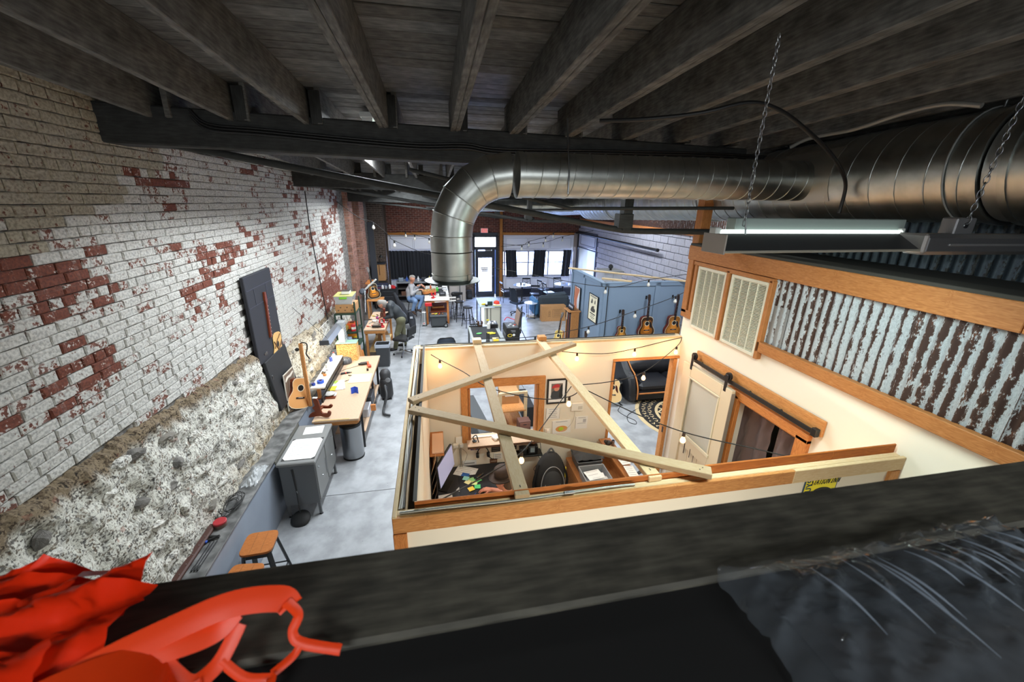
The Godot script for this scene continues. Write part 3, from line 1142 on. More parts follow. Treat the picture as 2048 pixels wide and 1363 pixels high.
	wall_slab(lf,"end_wall",V(X+0.12,0,-4.64),V(BX,3.5,-4.54),M.cream)
	# two return-air grilles in a cedar frame
	for i in 2:
		var zc: float=[-4.17,-3.575][i]
		var wd: float=[0.51,0.53][i]
		var g:=thing("air_grille",["white return air grille high on the cream wall, the far one of the pair","white return air grille beside the rusty sheets, the near one of the pair"][i],"vent",V(X-0.03,3.02,zc))
		var h:=0.77
		B(g,"backing",V(0.02,0,0),V(0.006,h-0.06,wd-0.06),hexm("57523f",0.9),0.0)
		for s in [-1.0,1.0]:
			B(g,"frame",V(0,0,s*(wd/2-0.018)),V(0.035,h,0.036),hexm("d9d6c4",0.5))
			B(g,"frame",V(0,s*(h/2-0.018),0),V(0.035,0.036,wd-0.07),hexm("d9d6c4",0.5))
		for j in 3:
			B(g,"divider",V(0,0,(j-1)*(wd-0.07)/4),V(0.024,h-0.07,0.010),hexm("d9d6c4",0.5),0.002)
		for j in 46:
			B(g,"louver",V(0.004,-h/2+0.045+j*(h-0.09)/45,0),V(0.020,0.0065,wd-0.07),hexm("cfccb8",0.5),0.0)
	var fr:=struct("trim_1","cedar boards framing the two air grilles")
	B(fr,"board",V(X-0.03,3.43,-3.89),V(0.06,0.045,1.24),M.pine_deep)
	for zc in [-4.46,-3.885,-3.285]:
		B(fr,"board",V(X-0.03,3.03 if zc>-4.4 else 3.12,zc),V(0.06,0.80 if zc>-4.4 else 0.6,0.045),M.pine_deep)
	# box and bundle on the loft
	var bx:=thing("storage_box","long brown box lying on the loft behind the cedar rail","box",V(3.72,3.656,-4.1),0)
	B(bx,"carton",V(0,0.07,0),V(0.3,0.14,0.5),hexm("5d4c3a",0.85),0.006)
	B(bx,"tape",V(0,0.141,0),V(0.06,0.002,0.48),hexm("6b5a45",0.5),0.0)
	# sprinkler pipe
	var pp:=thing("wall_pipe","black pipe running along the top of the block wall","pipe",V(BX-0.15,2.86,-14.5))
	T(pp,"pipe",[V(0,0,-3.4),V(0,0,3.6)],0.04,M.black)
	for q in [-2.8,-1.0,1.0,3.2]:
		B(pp,"bracket",V(0.07,0,q),V(0.16,0.03,0.04),M.black)
	T(pp,"end_cap",[V(0,0,3.6),V(0,0,3.68)],0.052,M.black)
	# blue partition round the guitar display
	var bp:=struct("wall_partition","grey blue panel partition with a battened corner")
	var bl: Material=M.blue_paint
	wall_slab(bp,"panel",V(4.17,0,-11.85),V(4.25,2.2,-9.43),bl)
	wall_slab(bp,"panel",V(4.25,0,-9.53),V(BX,2.2,-9.45),bl)
	for q in [-11.8,-10.75,-9.49]:
		B(bp,"batten",V(4.155,1.1,q),V(0.03,2.2,0.12),bl)
	for q in [4.25,5.68]:
		B(bp,"batten",V(q,1.1,-9.435),V(0.14,2.2,0.03),bl)
	B(bp,"top_rail",V(4.155,2.16,-10.64),V(0.03,0.09,2.4),bl)
	B(bp,"top_rail",V(5.35,2.16,-9.435),V(2.3,0.09,0.03),bl)
	B(bp,"cap",V(4.19,2.21,-10.66),V(0.13,0.025,2.5),bl)
	B(bp,"cap",V(5.35,2.21,-9.48),V(2.3,0.025,0.13),bl)
	B(bp,"brace",V(5.2,2.24,-10.53),V(3.4,0.04,0.09),M.stud,0.004,Basis(Vector3.UP,-0.79))
	B(bp,"brace",V(4.62,2.24,-9.68),V(0.78,0.04,0.09),M.stud,0.004,Basis(Vector3.UP,-0.68))

# ---------------------------------------------------------------- open-topped office of plasterboard and studs
func office() -> void:
	var lw:=struct("wall_office_left","open-topped left wall of the office with cables along its top")
	wall_slab(lw,"outer_board",V(-0.275,0,-4.62),V(-0.262,2.33,-1.87),M.cream)
	wall_slab(lw,"inner_board",V(-0.178,0,-4.58),V(-0.165,2.485,-1.92),M.cream)
	B(lw,"plate",V(-0.245,2.415,-3.24),V(0.045,0.03,2.74),M.stud)
	B(lw,"fascia",V(-0.288,2.395,-3.25),V(0.026,0.11,2.80),M.stud)
	wall_slab(lw,"cavity",V(-0.262,0,-4.6),V(-0.18,2.24,-1.9),hexm("4a3f36",0.9))
	B(lw,"plate_edge",V(-0.176,2.487,-3.25),V(0.022,0.006,2.66),hexm("4a4744",0.8),0.0)
	var nw:=struct("wall_office_near","near wall of the office topped with pine plates and a plywood lip")
	wall_slab(nw,"wall_board",V(-0.28,0,-1.885),V(3.22,2.34,-1.868),M.cream)
	B(nw,"fascia",V(1.0,2.388,-1.857),V(2.60,0.104,0.025),M.pine)
	B(nw,"fascia",V(2.76,2.388,-1.857),V(0.92,0.104,0.025),M.stud)
	B(nw,"plate",V(1.45,2.425,-1.893),V(3.5,0.03,0.045),M.stud)
	B(nw,"lip",V(0.74,2.452,-1.922),V(1.84,0.056,0.014),M.ply_edge)
	B(nw,"lip",V(2.16,2.468,-1.922),V(1.0,0.076,0.014),M.ply_edge)
	B(nw,"lip",V(2.93,2.468,-1.922),V(0.54,0.076,0.014),M.ply_edge)
	wall_slab(nw,"inner_board",V(-0.165,0,-1.935),V(3.22,2.40,-1.925),M.cream)
	B(nw,"corner_post",V(-0.265,1.165,-1.857),V(0.075,2.33,0.025),M.pine_orange)
	B(nw,"corner_post",V(3.17,1.165,-1.857),V(0.085,2.33,0.025),M.pine)
	var fw:=struct("wall_office_far","far wall of the office with an interior window and a doorway")
	for q in [[-0.26,0.33,0,2.41],[0.33,1.25,0,1.15],[0.33,1.25,1.885,2.41],[1.25,2.28,0,2.41],[2.28,3.22,2.15,2.41]]:
		wall_slab(fw,"wall_board",V(q[0],q[2],-4.63),V(q[1],q[3],-4.6),M.cream)
	B(fw,"plate",V(1.47,2.425,-4.64),V(3.5,0.03,0.09),M.stud)
	B(fw,"fascia",V(1.47,2.40,-4.69),V(3.5,0.09,0.02),M.stud)
	# interior window casing
	for q in [[V(0.79,1.935,-4.6),V(1.10,0.105,0.06)],[V(0.285,1.49,-4.6),V(0.085,0.80,0.06)],[V(1.295,1.49,-4.6),V(0.085,0.80,0.06)]]:
		B(fw,"casing",q[0],q[1],M.pine)
	B(fw,"casing",V(0.345,1.5,-4.63),V(0.025,0.74,0.12),M.pine_deep)
	B(fw,"casing",V(1.235,1.5,-4.63),V(0.025,0.74,0.12),M.pine_deep)
	# doorway casing
	B(fw,"door_casing",V(2.275,1.06,-4.62),V(0.03,2.12,0.1),M.pine)
	B(fw,"door_casing",V(3.165,1.06,-4.62),V(0.055,2.12,0.1),M.pine)
	B(fw,"door_casing",V(2.75,2.145,-4.62),V(0.98,0.03,0.1),M.pine)
	B(fw,"strike_plate",V(3.136,1.02,-4.58),V(0.004,0.09,0.03),M.black,0.0)
	B(fw,"jamb_board",V(3.205,1.06,-4.59),V(0.03,2.12,0.04),M.white_paint)
	# studs laid across the top
	var st:=[[V(-0.26,2.498,-3.13),V(1.60,2.498,-4.34),"long shade toned stud crossing the office from the left wall to the far wall","stud_shaded"],
		[V(-0.25,2.498,-2.99),V(1.66,2.498,-1.85),"long stud crossing the office from the left wall to the near wall","stud_shaded"],
		[V(0.455,2.458,-4.64),V(0.443,2.458,-1.88),"stud running straight across the office left of the framed photograph","stud_shaded"],
		[V(1.255,2.458,-4.64),V(1.31,2.458,-1.90),"stud running straight across the office right of the framed photograph","stud"]]
	for q in st:
		var o:=thing("ceiling_stud",q[2],"stud",(q[0]+q[1])*0.5,0,"studs across the open office top")
		var c: Vector3=o.position
		bar(o,"timber",q[0]-c,q[1]-c,0.089,0.038,M[q[3]])
		for s in [0.02,0.035,0.965,0.98]:
			var p: Vector3=q[0].lerp(q[1],s)-c+V(0,0.0195,0.015 if int(s*1000) % 2 else -0.015)
			L(o,"screw",p,V2([0,0.002,0.004,0.0015,0.0045,0]),M.dark_steel,6)
	B(lw,"block",V(0.455,2.50,-4.60),V(0.1,0.06,0.1),M.stud)
	B(lw,"block",V(1.27,2.50,-4.60),V(0.1,0.06,0.1),M.pine)
	# flexible conduit on the near plate, cables on the left and far plates
	var fc:=thing("flex_conduit","ribbed grey flexible conduit lying on the near office plate","conduit",V(0.4,2.45,-1.88))
	var pts:=[]
	var rad:=[]
	for i in 240:
		var t:=i/239.0
		pts.append(V(-0.66+1.42*t,0.004*sin(t*9.0)-0.002,-0.002+0.006*sin(t*5.0)))
		rad.append(0.0085 if i % 2 else 0.0066)
	T(fc,"conduit",pts,rad,hexm("9a9c98",0.4,0.7),8)
	T(fc,"coupling",[V(0.30,0.003,0.0),V(0.36,0.003,0.0)],0.012,M.steel,10)
	var lc:=["pale grey cable nearest the outer edge of the office's left plate","white cable along the middle of the office's left plate","dark cable looping along the office's left plate","grey cable on the far office plate, nearest the guitars","black cable twisting along the far office plate"]
	for i in 5:
		var q:=[]
		var r:=RandomNumberGenerator.new()
		r.seed=i+5
		for k in 12:
			var t:=k/11.0
			if i<3:
				q.append(V(-0.262+i*0.012+r.randf_range(-0.006,0.006),2.437+0.004*i,lerpf(-4.58,-1.92,t)))
			else:
				q.append(V(lerpf(-0.22,3.15,t),2.447+0.01*(i-3),-4.645-0.02*(i-3)+r.randf_range(-0.012,0.012)))
		var cb:=thing("loose_cable",lc[i],"cable",q[0])
		var loc:=[]
		for p in curve(q,5): loc.append(p-q[0])
		T(cb,"sheath",loc,0.0065,[hexm("b9b6ac"),hexm("d8d6cf"),hexm("4a4844"),hexm("a7a49b"),hexm("35332f")][i],6)
	# sticker sign on the near wall
	var sg:=thing("wall_sign","yellow sign lettered STATION INN on the near office wall","sign",V(2.565,2.27,-1.864))
	B(sg,"border",V(0,0,0),V(0.275,0.175,0.004),hexm("2c4a63",0.4),0.0)
	B(sg,"face",V(0,0,0.003),V(0.255,0.157,0.003),hexm("f0e01f",0.4),0.0)
	letters(sg,"STATION INN",0.050,Color(0.05,0.05,0.05),Transform3D(Basis(V(1,0,0),V(0.22,1,0),V(0,0,1)),V(0.032,0.042,0.005)),0.56)
	letters(sg,"GUYS",0.05,Color(0.1,0.22,0.33),Transform3D(Basis(V(0,0,1),PI/2),V(-0.098,-0.008,0.005)),0.9)
	var blk:=curve2(V2([-0.05,-0.03,0.0,-0.01,0.06,-0.015,0.10,-0.04,0.08,-0.065,-0.03,-0.065]),4)
	var bb:=MB.new()
	bb.prism(blk,0.0045,0.006)
	P(sg,"print",bb,hexm("1d1d1b"))

# ---------------------------------------------------------------- roof
func jy(z: float) -> float:   # underside of the joists
	return 4.70+0.038*(z+4.25)

func ceiling() -> void:
	var c:=struct("ceiling","dark painted plank roof on joists and heavy cross beams")
	var lid:=MB.new()
	lid.box(V(2.0,0,0),V(10.6,0.12,23.0),0.0)
	put(c,"roof_deck",lid.mesh(),hexm("262625",0.9),Transform3D(Basis(Vector3.RIGHT,-0.038),V(0,jy(-8)+0.375,-8)))
	var tilt:=Basis(Vector3.RIGHT,-0.038)
	var r:=RandomNumberGenerator.new()
	r.seed=12
	var z:=2.6
	while z>-18.0:
		var w:=r.randf_range(0.125,0.165)
		var zc:=z-w/2
		z -= w
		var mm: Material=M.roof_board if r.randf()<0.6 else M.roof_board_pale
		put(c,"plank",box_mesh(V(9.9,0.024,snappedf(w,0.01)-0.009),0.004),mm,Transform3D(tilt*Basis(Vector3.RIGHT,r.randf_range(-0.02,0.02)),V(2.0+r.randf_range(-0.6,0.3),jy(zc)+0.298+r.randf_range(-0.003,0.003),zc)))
	var xs:=[-2.2,-1.6,-1.03,-0.43,0.215,0.75,1.3,1.88,2.46,3.04,3.62,4.2,4.8,5.4,6.0]
	var bays:=[[2.6,-4.4,0.0],[-4.1,-9.2,0.12],[-8.7,-13.7,-0.03],[-13.2,-18.1,0.1]]
	for b in bays.size():
		for i in xs.size():
			var x: float=xs[i]+bays[b][2]+r.randf_range(-0.02,0.02)
			var a:=V(x,jy(bays[b][0])+0.143,bays[b][0])
			var e:=V(x,jy(bays[b][1])+0.143,bays[b][1])
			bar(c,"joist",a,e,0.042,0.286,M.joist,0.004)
			if b==0 and i>2 and i<9:
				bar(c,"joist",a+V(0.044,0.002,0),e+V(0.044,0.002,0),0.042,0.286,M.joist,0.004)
			if b<3 and i>0 and i<12:
				B(c,"blocking",V(x+0.09,jy(bays[b][1])+0.14,bays[b][1]+0.28),V(0.09,0.26,0.05),M.beam)
	# three trussed beams across the room
	var ys:=[[4.515,4.40],[4.335,4.27],[4.06,4.06]]
	var zs:=[-4.27,-8.95,-13.5]
	for k in 3:
		var zb: float=zs[k]
		var top:=jy(zb)+0.0
		var a:=V(-2.75,(ys[k][0]+top+0.10)/2,zb)
		var e:=V(3.3,(ys[k][1]-0.02+top-0.02)/2,zb)
		bar(c,"beam",a,e,0.30,(top-ys[k][0]+0.11),M.beam,0.012)
		var dz:=0.02
		var yl: float=ys[k][0]-0.04
		var yb: float=3.83-0.10*k
		var path:=[V(-2.3,yl+0.07,zb),V(1.85,yb+0.03,zb),V(2.05,yb,zb),V(2.3,yb-0.01,zb),V(3.3,yb-0.015,zb)]
		T(c,"truss_rod",path,0.033,M.beam,10)
		B(c,"truss_post",V(2.07,(yb+ys[k][1])/2+0.01,zb),V(0.10,ys[k][1]-yb+0.02,0.12),M.beam,0.006)
		B(c,"truss_shoe",V(2.05,yb+0.10,zb),V(0.16,0.15,0.14),M.beam,0.006)
		T(c,"truss_rod",[V(-0.2,yl-0.10,zb+0.12),V(1.4,yb+0.22,zb+0.1),V(3.3,yb+0.25,zb+0.1)],0.018,M.beam,8)
	# cables stapled along the near beam
	var cl:=["upper black cable sagging along the near roof beam","lower black cable sagging along the near roof beam","third black cable sagging along the near roof beam"]
	for i in 3:
		var p:=V3([-1.9,4.76,0,-1.78,4.66,0,-1.39,4.64,0,-0.68,4.60,0,-0.09,4.58,0,0.32,4.595,0,0.69,4.565,0,1.88,4.59,0,3.3,4.60,0,5.5,4.52,0])
		var q:=[]
		for v in p: q.append(v+V(0,-0.022*i+0.01,-4.09+0.004*i)-V(0,4.6,-4.1))
		var cb:=thing("beam_cable",cl[i],"cable",V(0,4.6,-4.1))
		T(cb,"sheath",curve(q,6),0.011,M.black,6)
	# thin cord hanging from the roof to the left bench, and loops of white wire
	var hc:=thing("hanging_cord","thin dark cord hanging down the brick wall from the second beam","cord",V(-2.54,4.25,-9.3))
	T(hc,"sheath",[V(0,0,0),V(0.0,-0.8,0.02),V(0.005,-2.6,-0.3),V(0.02,-2.95,-0.32)],0.011,M.cord,6)
	# fittings of the added fill and strip lights, all out of view
	var lb:=["added strip light between joists over the left aisle, nearest the first beam","second added strip light between joists over the left aisle","third added strip light over the left aisle, beyond the second beam","fourth added strip light over the left aisle, farthest from the loft","added strip light between joists over the middle of the room","added strip light over the middle tables, beyond the second beam","added strip light over the black leather sofa","added strip light over the guitar display","added strip light over the front work tables"]
	for i in 2:
		var o:=thing("added_fill_light",["added fill light behind the camera, the left one","added fill light behind the camera, the right one"][i],"light",BACK[i][0])
		B(o,"housing",V(0,0.05,0.04),V(1.24,0.16,0.05),hexm("c8c8c4",0.4))
		T(o,"tube_light",[V(-0.58,0,-0.02),V(0.58,0,-0.02)],0.013,M.tube_glow,8)
	var ud:=thing("added_strip_light","long added fill light under the mezzanine deck facing the near office wall","light",V(0.9,2.35,-0.56))
	B(ud,"housing",V(0,0.02,0),V(2.5,0.06,0.08),hexm("c8c8c4",0.4))
	T(ud,"tube_light",[V(-1.2,-0.02,-0.04),V(1.2,-0.02,-0.04)],0.013,M.tube_glow,8)
	for i in ADDED_STRIPS.size():
		var q=ADDED_STRIPS[i]
		var o:=thing("added_strip_light",lb[i],"light",q[0],90 if q[1] else 0,"added ceiling strip lights")
		B(o,"housing",V(0,0.025,0),V(0.13,0.05,1.24),hexm("c8c8c4",0.4))
		for s in [-0.03,0.03]:
			T(o,"tube_light",[V(s,-0.018,-0.58),V(s,-0.018,0.58)],0.013,M.tube_glow,8)
		B(o,"end_cap",V(0,-0.012,0.6),V(0.1,0.05,0.02),hexm("c8c8c4",0.4))
		B(o,"end_cap",V(0,-0.012,-0.6),V(0.1,0.05,0.02),hexm("c8c8c4",0.4))

# ---------------------------------------------------------------- spiral ducts and the hanging shop lights
func ring_path(o: Vector3,ax: Vector3,r: float,n:=28) -> Array:
	var x:=ax.cross(Vector3.UP).normalized()
	if ax.cross(Vector3.UP).length()<0.1: x=Vector3.RIGHT
	var y:=x.cross(ax).normalized()
	var p:=[]
	for i in n+1:
		var a:=TAU*i/n
		p.append(o+(x*cos(a)+y*sin(a))*r)
	return p

func spiral(par: Node,a: Vector3,b: Vector3,r: float,pitch: float,seg:=40) -> void:
	var d:=(b-a).normalized()
	var len:=(b-a).length()
	T(par,"pipe",[a,b],r,M.duct,seg)
	var x:=d.cross(Vector3.UP).normalized()
	if d.cross(Vector3.UP).length()<0.1: x=Vector3.RIGHT
	var y:=x.cross(d).normalized()
	var p:=[]
	var n:=int(len/pitch*28)
	for i in n+1:
		var an:=TAU*i/28.0
		p.append(a+d*len*i/n+(x*cos(an)+y*sin(an))*(r+0.0015))
	T(par,"seam",p,0.005,M.duct,4)

func ducts() -> void:
	# trunk that follows the slope of the roof
	var J:=V(0.004,-0.038,-1.0)
	var o:=V(3.70,4.465,0.0)
	var tr:=thing("trunk_duct","large galvanised spiral trunk duct running along the right under the roof","duct",o)
	spiral(tr,J*-1.6,J*2.02,0.368,0.21)
	spiral(tr,J*2.12,J*9.6,0.36,0.19)
	spiral(tr,J*9.6,J*13.5,0.24,0.15)
	for q in [2.0,2.14]:
		T(tr,"collar",[J*(q-0.02),J*(q+0.02)],0.377,M.duct,40)
	T(tr,"collar",[J*2.03,J*2.11],0.352,hexm("b9bcba",0.35,0.9),40)
	# the branch meets the trunk with a riveted saddle plate
	var sp:=MB.new()
	var g:=[]
	for i in 10:
		var c:=[]
		for j in 8:
			var an:=PI+lerpf(-0.75,0.55,j/7.0)
			c.append(J*lerpf(3.13,3.75,i/9.0)+V(cos(an),sin(an)*-1.0*-1.0,0)*0.366)
		g.append(c)
	sp.sheet(g,0.004)
	P(tr,"saddle",sp,hexm("a9a69d",0.4,0.85))
	for s in [2.3,5.0,8.0]:
		T(tr,"strap",[J*s+V(-0.05,0.2,0) ,J*s+V(-0.05,0.60,0)],0.008,M.steel,6)
		var rp:=ring_path(J*s,J.normalized(),0.368,36)
		T(tr,"strap",rp,0.007,hexm("9a9d9b",0.5,0.3),4)
	# branch duct, segmented elbow and drop with a flange
	var z:=-3.45
	var br:=thing("branch_duct","galvanised branch duct with a segmented elbow turning down over the room","duct",V(0.14,3.47,z))
	var r:=0.172
	spiral(br,V(0.58,0.84,0),V(3.26,0.86,0),r,0.135)
	var m:=MB.new()
	var R:=0.48
	var cen:=V(R,0.36,0)
	var prev:=[]
	for k in 5:
		var seg:=[]
		for half in [k,k+1]:
			var a: float=PI-(PI/2)*half/5.0
			var ctr:=cen+V(cos(a),sin(a),0)*R
			var ring:=[]
			for i in 37:
				var an:=TAU*i/36.0
				var rad:=V(cos(a),sin(a),0)
				ring.append([ctr+rad*cos(an)*r+V(0,0,1)*sin(an)*r,(rad*cos(an)+V(0,0,1)*sin(an)).normalized()])
			seg.append(ring)
		var gm:=MB.new()
		for i in 36:
			gm.t3(seg[0][i][0],seg[0][i+1][0],seg[1][i+1][0],seg[0][i][1],seg[0][i+1][1],seg[0][i+1][1])
			gm.t3(seg[0][i][0],seg[1][i+1][0],seg[1][i][0],seg[0][i][1],seg[0][i+1][1],seg[0][i][1])
		P(br,"elbow_gore",gm,M.duct)
		var rim:=[]
		for i in 37: rim.append(seg[0][i][0])
		T(br,"rib",rim,0.005,M.duct,5)
	L(br,"drop",V(0,0,0),V2([r-0.003,0.0,r,0.01,r,0.36]),M.duct,40)
	L(br,"drop_lining",V(0,0,0),V2([r-0.006,0.3,r-0.006,0.0]),hexm("1b1d1c",0.8),40)
	T(br,"rib",ring_path(V(0,0.235,0),Vector3.UP,r+0.001,36),0.005,hexm("3a3d3a",0.5,0.8),5)
	T(br,"rib",ring_path(V(0,0.05,0),Vector3.UP,r+0.001,36),0.003,M.duct,5)
	L(br,"flange",V(0,-0.004,0),V2([r-0.004,0.012,r+0.065,0.0,r+0.066,-0.006,r-0.004,0.006]),hexm("3f4442",0.5,0.5),40)
	B(br,"tab",V(0.13,0.03,0.118),V(0.025,0.055,0.004),M.duct,0.001,Basis(Vector3.UP,0.83))
	T(br,"strap",[V(0.93,0.7,r+0.004),V(0.93,0.86,r+0.004),V(0.93,1.02,r*0.7),V(0.93,1.26,0.05)],0.007,M.steel,4)
	T(br,"collar",[V(0.54,0.84,0),V(0.585,0.84,0)],r+0.006,M.duct,40)
	# smaller duct far down the room
	var fd:=thing("far_duct","smaller pale duct crossing under the roof beyond the elbow","duct",V(0.9,4.02,-10.4))
	spiral(fd,V(0,0,0),V(2.65,0.02,0),0.14,0.30,24)
	# flexible conduits over the ducts
	var c1:=thing("flex_cable","black flexible cable arching from the joists over the branch duct to the trunk","cable",V(2.5,4.7,-3.3))
	var p1:=V3([-1.30,-0.04,0.26,-1.06,-0.05,0.45,-0.76,-0.03,0.62,-0.47,0.03,0.70,-0.24,0.0,0.70,0.05,-0.09,0.64,0.35,-0.19,0.55,0.62,-0.30,0.45,0.80,-0.43,0.38,0.83,-0.64,0.36])
	T(c1,"sheath",curve(p1,8),0.014,M.black,8)
	var c2:=thing("flex_cable","grey flexible conduit lying along the top of the trunk duct","cable",V(3.3,4.65,-2.94))
	T(c2,"sheath",curve(V3([-0.05,-0.03,-0.57,0.0,0.03,-0.42,0.0,0.04,-0.04,0.0,0.09,0.30,0.0,0.10,0.54,0.02,0.055,0.74]),8),0.016,hexm("8d8b86",0.45,0.3),8)
	shop_lights()

func chain(label: String,a: Vector3,b: Vector3,k: float) -> void:
	var o:=thing("hanging_chain",label,"chain",a)
	var d:=(b-a)
	var st:=0.026*k
	var n:=int(d.length()/st)
	var lk:=MB.new()
	var p:=[]
	for i in 11:
		var t:=TAU*i/10.0
		p.append(V(cos(t)*0.008*k,sin(t)*0.017*k,0))
	lk.tube(p,0.0022*k,6,false)
	var me:=lk.mesh()
	var y:=-d.normalized()
	var x:=y.cross(V(0,0,1)).normalized()
	var bs:=Basis(x,y,x.cross(y))
	for i in n:
		put(o,"link",me,M.steel,Transform3D(bs*Basis(Vector3.UP,PI/2*(i % 2)+0.4),d*(i+0.5)/n))

func shop_lights() -> void:
	var o:=thing("shop_light","lit fluorescent shop light with a dark hood hanging on a chain","light",V(1.93,3.93,-1.8),1.5)
	B(o,"spine",V(0.12,0.085,-0.10),V(1.1,0.06,0.07),hexm("8f9a96",0.5))
	T(o,"tube_light",[V(-0.52,0.045,-0.045),V(0.62,0.045,-0.045)],0.016,M.tube_glow,10)
	var hood:=MB.new()
	hood.prism(PackedVector2Array([Vector2(-0.03,0.035),Vector2(0.09,-0.035),Vector2(0.092,-0.03),Vector2(-0.028,0.042)]),-0.60,0.60,Transform3D(Basis(V(0,0,1),V(0,1,0),V(-1,0,0)),V(0,0,0)))
	P(o,"hood",hood,hexm("46484a",0.4,0.4))
	B(o,"rim",V(0,-0.034,0.092),V(1.2,0.012,0.008),hexm("b4b0a2",0.4,0.4),0.002)
	B(o,"end_plate",V(-0.605,0.0,0.02),V(0.008,0.09,0.16),hexm("b0a79e",0.5),0.001)
	B(o,"end_plate",V(0.605,0.0,0.03),V(0.03,0.10,0.15),hexm("a39e9a",0.45,0.3),0.01)
	B(o,"socket",V(-0.54,0.04,-0.07),V(0.03,0.06,0.05),hexm("d8dcd8",0.4))
	B(o,"socket",V(0.64,0.04,-0.07),V(0.03,0.06,0.05),hexm("d8dcd8",0.4))
	T(o,"hook",[V(-0.43,0.09,0),V(-0.43,0.04,0.01)],0.004,M.steel,6)
	var q:=thing("shop_light","unlit shop light seen from its steel back, hung end to end with the lit one","light",V(3.2,3.92,-1.82),-2.0)
	B(q,"housing",V(0,0.0,0.02),V(1.2,0.11,0.13),hexm("77777a",0.35,0.6),0.02)
	B(q,"groove",V(-0.05,0.0,0.087),V(0.8,0.012,0.008),hexm("a2a2a4",0.35,0.6),0.002)
	B(q,"junction_box",V(-0.30,0.095,-0.01),V(0.13,0.09,0.08),hexm("88888a",0.4,0.5),0.006)
	L(q,"knockout",V(-0.30,0.10,0.031),V2([0,0.003,0.014,0.003,0.016,0]),M.steel,12,Basis(Vector3.RIGHT,PI/2))
	chain("thin bright chain holding up the lit shop light",V(1.49,jy(-1.8)+0.005,-1.8),V(1.50,4.01,-1.8),1.0)
	chain("heavy chain holding the unlit shop light at the right edge",V(2.98,jy(-1.8)+0.005,-1.8),V(2.90,4.03,-1.8),1.35)
	area("shop_light_glow",V(1.95,3.92,-1.87),1.1,0.05,10.0,Color(0.92,1.0,0.97),V(0,-1,-0.25))

